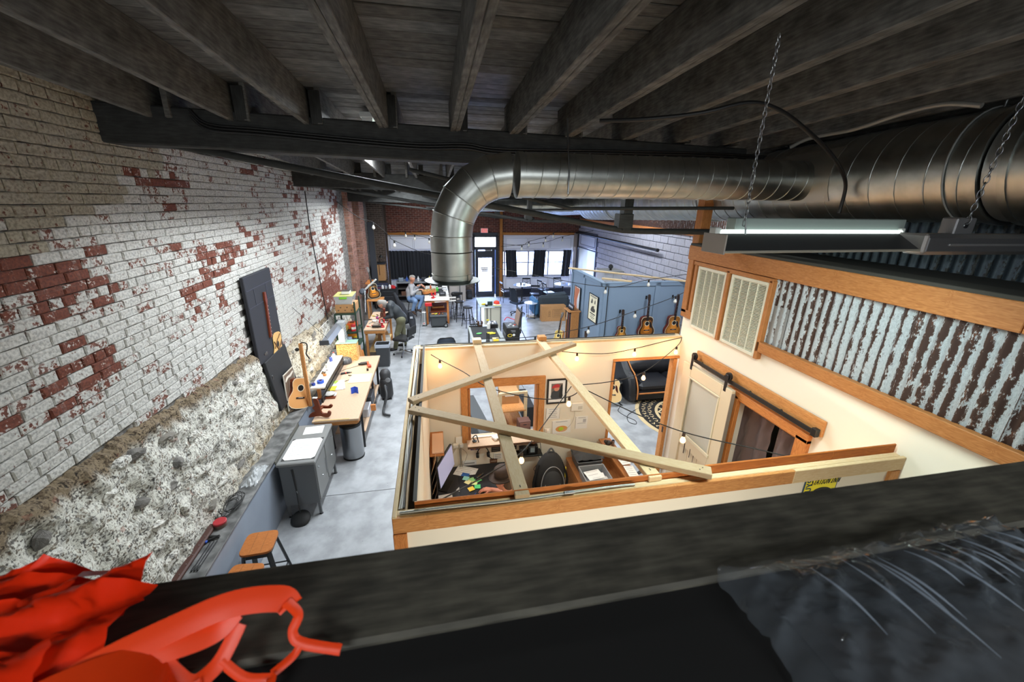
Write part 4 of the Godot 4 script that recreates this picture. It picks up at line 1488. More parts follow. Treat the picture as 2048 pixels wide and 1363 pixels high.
# ---------------------------------------------------------------- the loft parapet in front of the camera and what lies on it
func foreground() -> void:
	var p:=struct("trim_parapet","dark timber rail along the loft edge in front of the camera")
	var bs:=Basis(Vector3.UP,0.0085)
	B(p,"rail_board",V(0.45,3.58,-0.434),V(4.2,0.04,0.137),M.rail_wood,0.005,bs)
	B(p,"skirt",V(0.45,3.0,-0.45),V(4.2,1.10,0.02),M.black,0.0,bs)
	B(p,"shelf",V(0.45,3.576,-0.16),V(4.2,0.03,0.42),mt("shelf_black",Color(0.05,0.05,0.05),0.8),0.002)
	var fl:=struct("floor_mezzanine","dark mezzanine floor under the camera")
	wall_slab(fl,"deck",V(-2.9,2.4,-0.44),V(6.5,2.5,2.9),hexm("2e2c2a",0.9))
	# crumpled orange plastic at the left: sheets folded over each other, their edges standing up
	var a:=thing("plastic_sheet","crumpled glossy red orange plastic bag at the left end of the parapet","plastic bag",V(-0.46,3.6,-0.42))
	var ns:=FastNoiseLite.new()
	ns.seed=31
	ns.frequency=11.0
	ns.fractal_octaves=3
	ns.fractal_type=FastNoiseLite.FRACTAL_RIDGED
	for lay in 4:
		var g:=[]
		for i in 40:
			var c:=[]
			for j in 30:
				var u:=i/39.0
				var v:=j/29.0
				var x:=lerpf(-0.30,[0.0,0.075,0.10,0.06][lay],u)+0.012*ns.get_noise_2d(v*0.5,lay*5.0)
				var zz:=lerpf([-0.085,-0.06,-0.02,0.05][lay],0.25,v)
				var fold:=absf(fposmod(v*3.2+u*2.6+lay*0.37,1.0)*2-1)
				var y:=0.012+0.016*lay+(0.04-0.009*lay)*fold*(0.4+0.6*S(1.0,0.3,v))+0.010*ns.get_noise_3d(x+0.4*zz,zz*1.4,lay*3.0)
				c.append(V(x,maxf(y,0.004),zz))
			g.append(c)
		var m:=MB.new()
		m.sheet(g)
		P(a,"sheet",m,M.orange_plastic)
	# roll of orange safety netting beside it, its torn end standing up
	var o:=thing("netting_roll","rolled orange safety netting with torn strands reaching over the rail","netting",V(-0.27,3.6,-0.37))
	# the roll lies on the rail with its open end towards the right: turns of netting round a dark hollow
	for lay in 3:
		var gg:=[]
		for i in 44:
			var an:=PI*1.15-i*0.155
			var rr:=1.0-0.22*lay-0.0035*i
			var c:=[]
			for j in 6:
				var t:=j/5.0
				c.append(V(-0.095+0.075*rr*cos(an)+0.015*t,0.012+0.034*rr*(sin(an)+0.55)-0.01*t,0.03+0.2*t-0.03*rr*cos(an)))
			gg.append(c)
		var sp:=MB.new()
		sp.sheet(gg,0.002)
		P(o,"turn",sp,M.orange_web)
	# strands: points, width
	var st:=[
		[[-0.15,0.02,0.06,-0.10,0.05,0.035,-0.02,0.060,0.0,0.03,0.066,-0.012,0.075,0.060,-0.015,0.086,0.050,-0.012],0.026],
		[[0.082,0.058,-0.012,0.094,0.040,-0.008,0.088,0.024,0.0,0.098,0.014,0.008,0.142,0.006,0.018],0.010],
		[[-0.06,0.052,0.02,-0.02,0.048,0.012,0.012,0.046,0.0,0.030,0.060,-0.010],0.026],
		[[-0.035,0.046,0.016,-0.02,0.026,0.026,0.0,0.016,0.034,0.02,0.022,0.02,0.036,0.048,-0.002],0.016],
		[[0.0,0.018,0.034,0.014,0.0,0.055,0.03,-0.005,0.07,0.045,-0.006,0.09],0.014],
		[[0.022,0.024,0.02,0.045,0.006,0.03,0.068,0.0,0.032,0.074,0.004,0.036,0.068,0.0,0.06,0.05,-0.006,0.10],0.009],
		[[0.098,0.014,0.008,0.09,0.006,0.016,0.072,0.003,0.030],0.007]]
	for q in st:
		var c:=curve(V3(q[0]),7)
		var grid:=[]
		for i in c.size():
			var d: Vector3=(c[mini(i+1,c.size()-1)]-c[maxi(i-1,0)]).normalized()
			var sd: Vector3=d.cross(V(-0.1,0.75,0.65)).normalized()*q[1]*0.5
			grid.append([c[i]-sd,c[i]-sd*0.3+V(0,0.001,0.001),c[i]+sd*0.3+V(0,0.001,0.001),c[i]+sd])
		var m:=MB.new()
		m.sheet(grid,0.002)
		P(o,"strand",m,M.orange_web)
	# folded dark cloth in a clear bag at the right
	var b:=thing("clear_bag","clear crinkled plastic bag of folded dark cloth on the black shelf","plastic bag",V(0.62,3.592,-0.2))
	var n2:=FastNoiseLite.new()
	n2.seed=4
	n2.frequency=14.0
	n2.fractal_octaves=3
	n2.fractal_type=FastNoiseLite.FRACTAL_RIDGED
	for lay in 3:
		var g:=[]
		for i in 26:
			var c:=[]
			for j in 22:
				var u:=i/25.0
				var v:=j/21.0
				var x:=lerpf(-0.19+0.012*lay,0.24,u)
				var zz:=lerpf(-0.125+0.018*lay,0.20,v)
				var ed:=pow(maxf(absf(u*2-1),absf(v*2-1)),7)
				c.append(V(x,(0.014+0.013*lay)*(1.0-ed)+0.004*n2.get_noise_2d(x*0.4+lay,zz)*(1-ed)+0.003*sin(zz*160.0+x*20.0)*(1-ed),zz))
			g.append(c)
		var m:=MB.new()
		m.sheet(g)
		P(b,"folded_cloth",m,hexm(["171516","201d1d","282524"][lay],0.9))
	var g:=[]
	for i in 70:
		var c:=[]
		for j in 56:
			var u:=i/69.0
			var v:=j/55.0
			var x:=lerpf(-0.245,0.26,u)+0.008*n2.get_noise_2d(v,3.0)
			var zz:=lerpf(-0.185,0.21,v)+0.008*n2.get_noise_2d(u,8.0)
			var ed:=pow(maxf(absf(u*2-1),absf(v*2-1)),5)
			var cr:=pow(maxf(0,n2.get_noise_2d(x*0.5+0.6*zz,zz*0.35-x*0.12)),2.0)*0.022*S(0.9,0.2,v)+0.0025*n2.get_noise_2d(x*2.0,zz*2.0+7)
			var y:=0.048*(1.0-ed)+cr*(0.4+0.6*S(0.75,0.1,v))+0.002
			if i>62 and j<8: y+=0.02*(i-62)/7.0
			c.append(V(x,y,zz))
		g.append(c)
	var m:=MB.new()
	m.sheet(g)
	P(b,"film",m,M.film)
	# pale strips painted as highlights along the gathered film
	var r:=RandomNumberGenerator.new()
	r.seed=9
	for k2 in 16:
		var x0:=r.randf_range(-0.16,0.20)
		var z0:=-0.135+0.02*r.randf()
		var dz:=r.randf_range(0.05,0.14)
		var rid:=[]
		for i in 14:
			var t:=i/13.0
			var w:=0.0016*sin(PI*t)+0.0003
			var rp: Vector3=V(x0+0.05*t*(x0+0.3),0.052+0.007*sin(t*3.0),z0+dz*t)
			rid.append([rp-V(w,0.0,0),rp+V(0,w*1.2,0),rp+V(w,0.0,0)])
		var rm:=MB.new()
		rm.sheet(rid)
		P(b,"film_glint",rm,M.film_highlight)
	var z:=thing("cord_end","thin silver zipper cord lying on the black shelf at the right edge","cord",V(0.98,3.596,-0.335))
	T(z,"cord",[V(-0.06,0,0),V(0.0,0.002,-0.006),V(0.3,0,-0.03)],0.003,M.chrome,6)
	B(z,"pull",V(-0.066,0.0,0.0),V(0.02,0.006,0.008),M.chrome,0.002)

# ---------------------------------------------------------------- builders of things that occur several times
const GB:=[0.0,0.0,0.07,0.002,0.14,0.02,0.185,0.06,0.203,0.12,0.196,0.18,0.165,0.235,0.138,0.285,0.134,0.33,0.145,0.385,0.146,0.43,0.125,0.475,0.08,0.497,0.0,0.502]

func guitar_outline(k:=1.0) -> PackedVector2Array:
	var p:=PackedVector2Array()
	var n:=GB.size()/2
	for i in n:
		p.append(Vector2(GB[i*2],GB[i*2+1])*k)
	for i in range(n-2,0,-1):
		p.append(Vector2(-GB[i*2],GB[i*2+1])*k)
	return p

# body bottom at the origin, neck up, face towards +z
func guitar(nm: String,label: String,xf: Transform3D,top: Color,side: String,burst:=0.0,pick:=1,group:="",neck:=true,k:=1.0) -> Node3D:
	var o:=thing(nm,label,"guitar",Vector3.ZERO,0,group)
	o.transform=xf
	var ol:=guitar_outline(k)
	var b:=MB.new()
	b.prism(ol,-0.10*k,-0.002,Transform3D(),0.004)
	P(o,"body",b,M[side])
	var f:=MB.new()
	f.use_col=true
	var c:=Vector2(0,0.2)*k
	var rings:=[[1.0,1.0],[0.965,1.0],[0.95,0.0],[0.72,0.12],[0.4,0.0],[0.0,0.0]]
	for r in rings.size()-1:
		for i in ol.size():
			var j:=(i+1) % ol.size()
			var q:=[]
			for e in [[i,r],[j,r],[j,r+1],[i,r+1]]:
				q.append(c+(ol[e[0]]-c)*rings[e[1]][0])
			var cs:=[top.darkened(burst*(0.0 if r==0 else [0.8,0.8,0.75,0.35,0.0][r])),top]
			f.tint=(Color(0.92,0.88,0.76) if r==0 else cs[0]).srgb_to_linear()
			var n:=V(0,0,1)
			f.t3(V(q[0].x,q[0].y,0),V(q[1].x,q[1].y,0),V(q[2].x,q[2].y,0),n,n,n)
			f.t3(V(q[0].x,q[0].y,0),V(q[2].x,q[2].y,0),V(q[3].x,q[3].y,0),n,n,n)
	if not M.has("lacquer"):
		mt("lacquer",Color(1,1,1),0.3).vertex_color_use_as_albedo=true
	P(o,"soundboard",f,M.lacquer)
	L(o,"soundhole",V(0,0.335*k,0.0006),V2([0,0,0.048*k,0]),hexm("0c0a09"),24,Basis(Vector3.RIGHT,PI/2))
	L(o,"rosette",V(0,0.335*k,0.0008),V2([0.048*k,0,0.060*k,0]),hexm("e9dcc0",0.4),24,Basis(Vector3.RIGHT,PI/2))
	if pick>0:
		var pg:=MB.new()
		pg.prism(curve2([Vector2(0.052,0.345)*k,Vector2(0.068,0.27)*k,Vector2(0.115,0.215)*k,Vector2(0.108,0.29)*k,Vector2(0.09,0.36)*k,Vector2(0.06,0.385)*k],3),0.0006,0.002)
		P(o,"pickguard",pg,hexm("1a1210" if pick==1 else "4a1a12",0.2))
	B(o,"bridge",V(0,0.175*k,0.005),V(0.15,0.028,0.009)*k,hexm("241712",0.4))
	B(o,"saddle",V(0,0.18*k,0.011),V(0.075,0.003,0.004)*k,hexm("eeeae0",0.3),0.0)
	if neck:
		var y0:=0.40*k
		var y1:=0.86*k
		var nk:=MB.new()
		nk.prism(PackedVector2Array([Vector2(-0.028,0.49*k),Vector2(0.028,0.49*k),Vector2(0.022,y1),Vector2(-0.022,y1)]),-0.022,0.004)
		P(o,"neck",nk,M[side])
		var fb:=MB.new()
		fb.prism(PackedVector2Array([Vector2(-0.028,y0),Vector2(0.028,y0),Vector2(0.022,y1),Vector2(-0.022,y1)]),0.004,0.009)
		P(o,"fretboard",fb,hexm("1d1613",0.4))
		for i in 5:
			B(o,"inlay",V(0,lerpf(y0+0.09,y1-0.05,i/4.0),0.0093),V(0.006,0.006,0.001),hexm("e6e2d6"),0.0)
		var hs:=MB.new()
		hs.prism(PackedVector2Array([Vector2(-0.022,y1),Vector2(0.022,y1),Vector2(0.036,y1+0.04),Vector2(0.034,y1+0.17),Vector2(0.0,y1+0.18),Vector2(-0.034,y1+0.17),Vector2(-0.036,y1+0.04)]),-0.012,0.004,Transform3D(Basis(Vector3.RIGHT,-0.2),V(0,y1*0.02,y1*0.1987+0.002)))
		var hd:=P(o,"headstock",hs,hexm("2a1a12",0.35))
		for i in 6:
			var s:=-1.0 if i<3 else 1.0
			var yy:=y1+0.06+(i % 3)*0.042
			T(o,"tuner",[V(s*0.028,yy,-0.022),V(s*0.052,yy,-0.022)],[0.004,0.008],M.chrome,6)
	return o

func wall_hanger(p: Vector3,label: String) -> void:
	var o:=thing("guitar_hanger",label,"hanger",p,0,"guitar hangers on the partition")
	B(o,"plate",V(0,0,0.008),V(0.05,0.09,0.014),M.black)
	T(o,"arm",[V(0,0,0.01),V(0,0,0.06)],0.009,M.black,6)
	for s in [-1.0,1.0]:
		T(o,"prong",[V(0,0,0.06),V(s*0.034,-0.004,0.065),V(s*0.036,0.004,0.115)],0.007,M.black,6)

func bistro_chair(label: String,x: float,z: float,turn: float) -> Node3D:
	# back towards local +z
	var o:=thing("bistro_chair",label,"chair",V(x,0,z),turn,"bistro chairs round the cafe tables")
	var m:=hexm("1f2128",0.35,0.4)
	var st:=MB.new()
	st.box(V(0,0.455,0),V(0.40,0.045,0.40),0.018)
	P(o,"seat",st,hexm("20222b",0.3))
	for s in [-1.0,1.0]:
		T(o,"leg",[V(s*0.17,0.44,-0.17),V(s*0.19,0.0,-0.20)],0.012,m,6)
		T(o,"leg",[V(s*0.175,0.44,0.17),V(s*0.19,0.0,0.22)],0.012,m,6)
		T(o,"back_post",[V(s*0.175,0.44,0.17),V(s*0.175,0.65,0.20),V(s*0.175,0.87,0.25)],0.013,m,6)
		T(o,"cross_bar",[V(s*0.165,0.56,0.19),V(-s*0.165,0.76,0.225)],0.008,m,6)
	B(o,"top_rail",V(0,0.845,0.245),V(0.36,0.07,0.02),m)
	T(o,"back_rail",[V(-0.17,0.56,0.19),V(0.17,0.56,0.19)],0.008,m,6)
	T(o,"stretcher",[V(-0.185,0.16,-0.19),V(0.185,0.16,-0.19)],0.008,m,6)
	T(o,"stretcher",[V(-0.185,0.16,0.205),V(0.185,0.16,0.205)],0.008,m,6)
	return o

func bar_stool(label: String,x: float,z: float,turn: float,h:=0.74,back:=false) -> Node3D:
	var o:=thing("bar_stool",label,"stool",V(x,0,z),turn,"black bar stools by the grey work table")
	L(o,"seat",V(0,h-0.05,0),V2([0,0,0.15,0.0,0.17,0.02,0.165,0.045,0.14,0.055,0,0.055]),M.black,20,Basis(),true)
	for i in 4:
		var a:=PI/4+PI/2*i
		T(o,"leg",[V(cos(a)*0.12,h-0.05,sin(a)*0.12),V(cos(a)*0.23,0,sin(a)*0.23)],0.013,hexm("16171a",0.35),7)
		var b:=a+PI/2
		T(o,"rung",[V(cos(a)*0.19,0.26,sin(a)*0.19),V(cos(b)*0.19,0.26,sin(b)*0.19)],0.009,hexm("16171a",0.35),6)
	if back:
		for s in [-1.0,1.0]:
			T(o,"back_post",[V(s*0.14,h,-0.10),V(s*0.14,h+0.26,-0.13)],0.011,M.black,6)
		B(o,"back_rest",V(0,h+0.24,-0.13),V(0.32,0.09,0.02),M.black)
	return o

func bulb_on(o: Node3D,p: Vector3,lit: bool,k:=1.0) -> void:
	L(o,"socket",p,V2([0.0,0.0,0.016*k,-0.004,0.018*k,-0.05*k,0,-0.05*k]),hexm("1c1a19",0.5) if not lit else hexm("3b2c24",0.5),10)
	L(o,"bulb",p-V(0,0.05*k,0),V2([0.012,0.0,0.014,-0.012,0.028,-0.04,0.030,-0.058,0.022,-0.078,0,-0.088]).map(func(q): return q*k),M.bulb_glow if lit else M.bulb_off,12,Basis(),true)
	if lit:
		var l:=OmniLight3D.new()
		l.name="bulb_light"
		l.light_color=Color(1.0,0.74,0.47)
		l.light_energy=BULB_E
		l.light_size=0.02
		l.omni_range=25.0
		l.omni_attenuation=2.0
		l.shadow_enabled=true
		o.add_child(l,true)
		l.position=p-V(0,0.095*k,0)

const BULB_E:=0.16

# a wire through pts with bulbs at the given points of it
func string_lights(label: String,pts: Array,bulbs: Array,lit: bool,grp: String,k:=1.0) -> void:
	var o:=thing("string_light",label,"string light",pts[0],0,grp)
	var q:=[]
	for p in pts: q.append(p-pts[0])
	T(o,"wire",curve(q,6),0.006*k,M.cord,6)
	for i in bulbs:
		bulb_on(o,q[i],lit,k)

func tub(nm: String,label: String,cat: String,p: Vector3,s: Vector3,mm: Material,turn:=0.0,lid: Material=null,grp:="") -> Node3D:
	# an open tapered bin or a lidded tub
	var o:=thing(nm,label,cat,p,turn,grp)
	var b:=MB.new()
	for e in [[1.0,0.0],[0.94,0.006]]:
		var k: float=e[0]
		var lo:=V(s.x*0.42*k,e[1],s.z*0.42*k)
		var hi:=V(s.x*0.5*k,s.y,s.z*0.5*k)
		var A:=[V(-lo.x,lo.y,-lo.z),V(lo.x,lo.y,-lo.z),V(lo.x,lo.y,lo.z),V(-lo.x,lo.y,lo.z)]
		var C:=[V(-hi.x,hi.y,-hi.z),V(hi.x,hi.y,-hi.z),V(hi.x,hi.y,hi.z),V(-hi.x,hi.y,hi.z)]
		for i in 4:
			var j:=(i+1) % 4
			b.quad(A[i],A[j],C[j],C[i],V(0,s.y/2,0))
		b.quad(A[0],A[1],A[2],A[3],V(0,s.y,0))
	P(o,"bin",b,mm)
	var w:=s.x*0.02+0.004
	for sd in [-1.0,1.0]:
		B(o,"rim",V(0,s.y,sd*s.z*0.49),V(s.x,0.014,0.016),mm)
		B(o,"rim",V(sd*s.x*0.49,s.y,0),V(0.016,0.014,s.z*0.96),mm)
	if lid:
		B(o,"lid",V(0,s.y+0.012,0),V(s.x*1.02,0.02,s.z*1.02),lid,0.006)
	return o

func carton(nm: String,label: String,cat: String,p: Vector3,s: Vector3,mm: Material,turn:=0.0,grp:="") -> Node3D:
	var o:=thing(nm,label,cat,p,turn,grp)
	B(o,"body",V(0,s.y/2,0),s,mm,0.004)
	return o

func paper(label: String,p: Vector3,w: float,h: float,turn:=0.0,lines:=5,c:="efefec") -> Node3D:
	# a sheet lying flat, with rows of print
	var o:=thing("paper_sheet",label,"paper",p,turn)
	B(o,"sheet",V(0,0.001,0),V(w,0.002,h),hexm(c,0.8),0.0)
	for i in lines:
		B(o,"print_line",V(-w*0.06*(i % 2),0.0024,lerpf(-h*0.38,h*0.36,i/maxf(lines-1,1))),V(w*(0.78-0.14*(i % 3)),0.0008,0.004),hexm("8d8d92"),0.0)
	return o

func poster(nm: String,label: String,cat: String,xf: Transform3D,w: float,h: float,frame: String,face: String) -> Node3D:
	# hangs with its face towards local +z, centre at the origin
	var o:=thing(nm,label,cat)
	o.transform=xf
	B(o,"backing",V(0,0,0),V(w-0.01,h-0.01,0.012),hexm(face,0.7),0.0)
	if frame != "":
		for s in [-1.0,1.0]:
			B(o,"frame",V(s*(w/2-0.011),0,0.006),V(0.022,h,0.024),hexm(frame,0.4))
			B(o,"frame",V(0,s*(h/2-0.011),0.006),V(w,0.022,0.024),hexm(frame,0.4))
	return o

func blotch(par: Node,nm: String,pts: Array,c: String,z:=0.0066) -> void:
	var b:=MB.new()
	b.prism(curve2(V2(pts),3),z,z+0.0012)
	P(par,nm,b,hexm(c,0.7))

func facing(p: Vector3,n: Vector3,roll:=0.0) -> Transform3D:
	var z:=n.normalized()
	var x:=Vector3.UP.cross(z).normalized()
	return Transform3D(Basis(x,z.cross(x),z)*Basis(V(0,0,1),roll),p)

func tape_roll(label: String,p: Vector3,r: float,h: float,c: String) -> void:
	var o:=thing("tape_roll",label,"tape",p)
	L(o,"tape",Vector3.ZERO,V2([r*0.55,0,r,0,r,h,r*0.55,h,r*0.55,0]),hexm(c,0.4),18)
	L(o,"core",Vector3.ZERO,V2([r*0.5,0.001,r*0.55,0.001,r*0.55,h+0.001,r*0.5,h+0.001]),M.cardboard,18)

func office_chair(label: String,x: float,z: float,turn: float,mesh_back:=false,seat_h:=0.48) -> Node3D:
	# faces local -z, back at +z
	var o:=thing("office_chair",label,"chair",V(x,0,z),turn)
	var base: Material=M.black if mesh_back else M.chrome
	for i in 5:
		var a:=TAU*i/5.0+0.3
		var d:=V(cos(a),0,sin(a))
		T(o,"base_arm",[V(0,0.12,0),d*0.28+V(0,0.075,0)],[0.022,0.014],base,8)
		L(o,"caster",d*0.28+V(0,0.028,0),V2([0,-0.018,0.026,-0.016,0.028,0,0.026,0.016,0,0.018]),M.black,12,Basis(d,PI/2))
		T(o,"caster_stem",[d*0.28+V(0,0.05,0),d*0.28+V(0,0.08,0)],0.007,M.dark_steel,6)
	T(o,"column",[V(0,0.1,0),V(0,seat_h-0.04,0)],0.024,base,10)
	B(o,"seat",V(0,seat_h,0),V(0.46,0.08,0.44),M.black if not mesh_back else hexm("2b3a52",0.8),0.03)
	if mesh_back:
		var g:=[]
		for i in 11:
			var c:=[]
			for j in 11:
				var u:=i/5.0-1
				var v:=j/10.0
				c.append(V(u*0.23*(1.0-0.25*v*v),seat_h+0.08+v*0.50,0.24-0.07*u*u+0.09*v*v))
			g.append(c)
		var b:=MB.new()
		b.sheet(g,0.012)
		P(o,"backrest",b,hexm("1f2836",0.7))
		var e:=[]
		for q in [[0,0],[0,5],[0,10],[5,10],[10,10],[10,5],[10,0],[5,0],[0,0]]: e.append(g[q[0]][q[1]])
		T(o,"back_frame",curve(e,3),0.014,M.black,6)
		for s in [-1.0,1.0]:
			T(o,"armrest",[V(s*0.24,seat_h,0.05),V(s*0.29,seat_h+0.18,0.03),V(s*0.29,seat_h+0.2,-0.16)],0.018,M.black,6)
	else:
		for s in [-1.0,1.0]:
			T(o,"back_strut",[V(s*0.14,seat_h-0.02,0.12),V(s*0.16,seat_h-0.01,0.25),V(s*0.16,seat_h+0.25,0.28)],0.012,M.steel,6)
		B(o,"backrest",V(0,seat_h+0.24,0.285),V(0.44,0.26,0.06),M.black,0.025,Basis(Vector3.RIGHT,0.12))
	return o

# ---------------------------------------------------------------- things along the left wall
func left_benches() -> void:
	M["bulb_off"]=hexm("d9d6ce",0.15)
	# black painted board on the wall with guitar parts and a poster
	var pb:=thing("display_board","tall black board of guitar parts fixed to the white brick wall","board",V(-2.535,2.05,-6.29))
	B(pb,"board",V(0,0.42,0),V(0.05,1.26,0.93),hexm("24252c",0.75),0.008)
	B(pb,"board",V(0.075,-0.60,-0.06),V(0.05,0.80,0.84),hexm("1f2023",0.75),0.008,Basis(V(0,0,1),0.13))
	for q in [[0.86,0.0,0.9],[0.62,0.0,0.9]]:
		B(pb,"groove",V(0.027,q[0],q[1]),V(0.006,0.008,q[2]),hexm("3c3d48",0.8),0.0)
	for q in [-0.2,0.22]:
		B(pb,"groove",V(0.027,0.74,q),V(0.006,0.24,0.008),hexm("3c3d48",0.8),0.0)
	var xf:=Transform3D(Basis(V(0,0,-1),V(0,1,0),V(1,0,0)),V(-2.53,0,0))
	var at:=func(z: float,y: float) -> Transform3D: return Transform3D(xf.basis,V(-2.506+maxf(0.0,1.75-y)*0.15,y,z))
	var nk:=thing("guitar_neck","bare dark guitar neck with pale fret dots at the top of the black board","guitar neck")
	nk.transform=at.call(-6.33,2.42)*Transform3D(Basis(V(0,0,1),-0.10),Vector3.ZERO)
	var nb:=MB.new()
	nb.prism(PackedVector2Array([Vector2(-0.03,-0.30),Vector2(0.03,-0.30),Vector2(0.022,0.2),Vector2(0.04,0.26),Vector2(0.02,0.38),Vector2(-0.03,0.38),Vector2(-0.04,0.26),Vector2(-0.022,0.2)]),0.0,0.025)
	P(nk,"neck",nb,M.walnut)
	for i in 9:
		B(nk,"fret_dot",V(0.025,-0.27+i*0.055,0.027),V(0.006,0.010,0.003),hexm("e8e2d2"),0.0)
	var tb:=thing("guitar_top","pale unfinished guitar top with dark cross braces on the black board","guitar top")
	tb.transform=at.call(-6.46,1.72)*Transform3D(Basis(V(0,0,1),-0.16),V(0,-0.15,0))
	var tm:=MB.new()
	tm.prism(guitar_outline(1.12),0.0,0.005)
	P(tb,"plate",tm,M.spruce)
	for q in [[-0.18,0.10,0.16,0.42],[0.18,0.12,-0.15,0.43],[-0.16,0.05,0.05,0.22],[-0.05,0.02,0.12,0.18],[0.0,0.3,0.14,0.36],[-0.14,0.32,0.0,0.46],[0.02,0.46,0.1,0.52]]:
		bar(tb,"brace",V(q[0],q[1],0.011),V(q[2],q[3],0.011),0.012,0.012,hexm("6b4a2c",0.7),0.002)
	L(tb,"soundhole",V(0,0.37,0.0055),V2([0,0,0.05,0.0]),hexm("15120f"),20,Basis(Vector3.RIGHT,PI/2))
	var hd:=thing("tuner_plate","small metal tuner plate left of the braced guitar top","tuner plate")
	hd.transform=at.call(-6.05,1.95)
	B(hd,"plate",Vector3.ZERO,V(0.09,0.03,0.006),hexm("5a5a5c",0.4,0.7))
	for i in 4: B(hd,"post",V(-0.035+0.023*i,0.0,0.008),V(0.008,0.04,0.01),M.steel,0.001)
	var lp:=thing("wire_loop","coiled pale string loop low on the black board","string")
	lp.transform=at.call(-6.16,1.56)
	T(lp,"wire",curve(V3([-0.02,-0.12,0.01,0.03,-0.02,0.012,0.05,0.06,0.012,0.02,0.10,0.012,-0.02,0.05,0.014,0.02,-0.03,0.014,0.10,-0.10,0.012]),6),0.003,hexm("cfc39a",0.4),6)
	var bl:=thing("neck_blank","short dark neck block below the tuner plate on the black board","block")
	bl.transform=at.call(-6.0,1.52)
	B(bl,"block",V(0,0,0.012),V(0.05,0.2,0.024),hexm("15161a",0.5),0.01)
	var po:=poster("wall_poster","brown portrait poster with white lettering at the bottom of the black board","poster",at.call(-6.42,1.20)*Transform3D(Basis(V(0,0,1),-0.05),V(0,0,0.03)),0.46,0.62,"","c9c2b6")
	B(po,"print",V(0,0.02,0.007),V(0.41,0.54,0.002),hexm("6d5a4a",0.6),0.0)
	blotch(po,"figure",[-0.08,-0.2,0.1,-0.2,0.09,0.0,0.05,0.1,0.0,0.13,-0.05,0.08,-0.08,-0.02],"a39384",0.0082)
	blotch(po,"face",[-0.03,0.05,0.03,0.05,0.035,0.1,0.0,0.13,-0.035,0.1],"cfc3b4",0.0096)
	blotch(po,"heading",[-0.17,0.17,-0.05,0.2,0.05,0.19,0.17,0.22,0.16,0.25,0.02,0.235,-0.1,0.24,-0.17,0.21],"e4ddcf",0.0084)
	# things on the ledge
	var co:=thing("cable_coil","tangled coil of thin black cable lying on the grey ledge","cable",V(-2.34,0.865,-4.1))
	var r:=RandomNumberGenerator.new()
	r.seed=2
	var p:=[]
	for i in 130:
		var a:=i*0.37
		var k:=0.10+0.035*sin(i*0.31)+r.randf_range(-0.012,0.012)
		p.append(V(cos(a)*k*0.72,0.012+0.02*r.randf()+0.03*i/130.0,sin(a)*k*1.45+0.06*sin(i*0.05)))
	T(co,"cable",curve(p,3),0.0035,M.cord,5)
	var cw:=thing("plastic_bag","crumpled clear plastic bag on the ledge beyond the cable coil","plastic bag",V(-2.30,0.86,-4.62))
	var ns:=FastNoiseLite.new()
	ns.frequency=6.0
	var g:=[]
	for i in 16:
		var c:=[]
		for j in 12:
			var u:=i/15.0*2-1
			var v:=j/11.0*2-1
			c.append(V(v*0.08,maxf(0.003,0.07*(1-u*u)*(1-v*v)+0.05*ns.get_noise_2d(u,v)),u*0.2+0.05*ns.get_noise_2d(v,4.0)))
		g.append(c)
	var m:=MB.new()
	m.sheet(g)
	P(cw,"film",m,M.clear_tub)
	var rc:=thing("lidded_tin","small round tin with a red lid on the ledge","tin",V(-2.33,0.86,-3.82))
	L(rc,"tin",Vector3.ZERO,V2([0,0,0.058,0,0.058,0.05,0,0.05]),hexm("6c5b52",0.5),20)
	L(rc,"lid",V(0,0.05,0),V2([0.061,-0.012,0.061,0.006,0.055,0.012,0,0.012]),hexm("b0343a",0.35),20)
	var bs:=thing("leather_strip","long brown wrapped strip along the foot of the rubble wall","strip",V(-2.395,0.861,-3.45))
	m=MB.new()
	m.box(V(0,0.02,0),V(0.07,0.04,0.75),0.012)
	P(bs,"strip",m,hexm("4d3029",0.55))
	for i in 6: B(bs,"stud",V(0.01,0.042,-0.3+0.11*i),V(0.008,0.004,0.008),M.steel,0.001)
	var sk:=["thin black mandrel rod nearest the brown strip on the ledge","middle one of the thin black rods on the ledge","thin black rod nearest the ledge's front edge"]
	for i in 3:
		var q:=thing("metal_rod",sk[i],"rod",V(-2.32+0.024*i,0.868,-3.44))
		T(q,"rod",[V(0,0,0.18),V(0.004*i,0,-0.16)],0.005,M.dark_steel,6)
		B(q,"grip",V(0,0.002,0.16),V(0.016,0.014,0.06),M.black)
	var sc:=thing("spring_clamp","black spring clamp with blue jaws on the ledge","clamp",V(-2.33,0.878,-3.63))
	B(sc,"jaw",V(-0.035,0.0,0.04),V(0.04,0.022,0.03),hexm("2e55b8",0.4),0.006)
	B(sc,"arm",V(0.02,0.0,0.0),V(0.11,0.016,0.024),M.black,0.004,Basis(Vector3.UP,0.5))
	B(sc,"arm",V(0.02,0.0,-0.02),V(0.11,0.016,0.024),M.black,0.004,Basis(Vector3.UP,-0.2))
	# grey steel cabinet with papers on it
	var cb:=thing("steel_cabinet","grey enamelled steel cabinet on short legs against the ledge","cabinet",V(-1.9,0,-5.29))
	var gm:=hexm("6d6f70",0.45,0.2)
	B(cb,"body",V(0,0.51,0),V(0.44,0.62,0.94),gm,0.008)
	B(cb,"top",V(0,0.845,0),V(0.475,0.05,0.98),hexm("8a8b8a",0.4,0.2),0.012)
	B(cb,"back_rail",V(-0.235,0.89,0),V(0.014,0.05,0.97),hexm("5b5a52",0.5,0.3))
	for q in [[0.22,-0.235,"door"],[0.22,0.235,"door"]]:
		var d:=B(cb,q[2],V(q[0]+0.002,0.52,q[1]),V(0.012,0.56,0.44),hexm("7b7c7a",0.4,0.2),0.004)
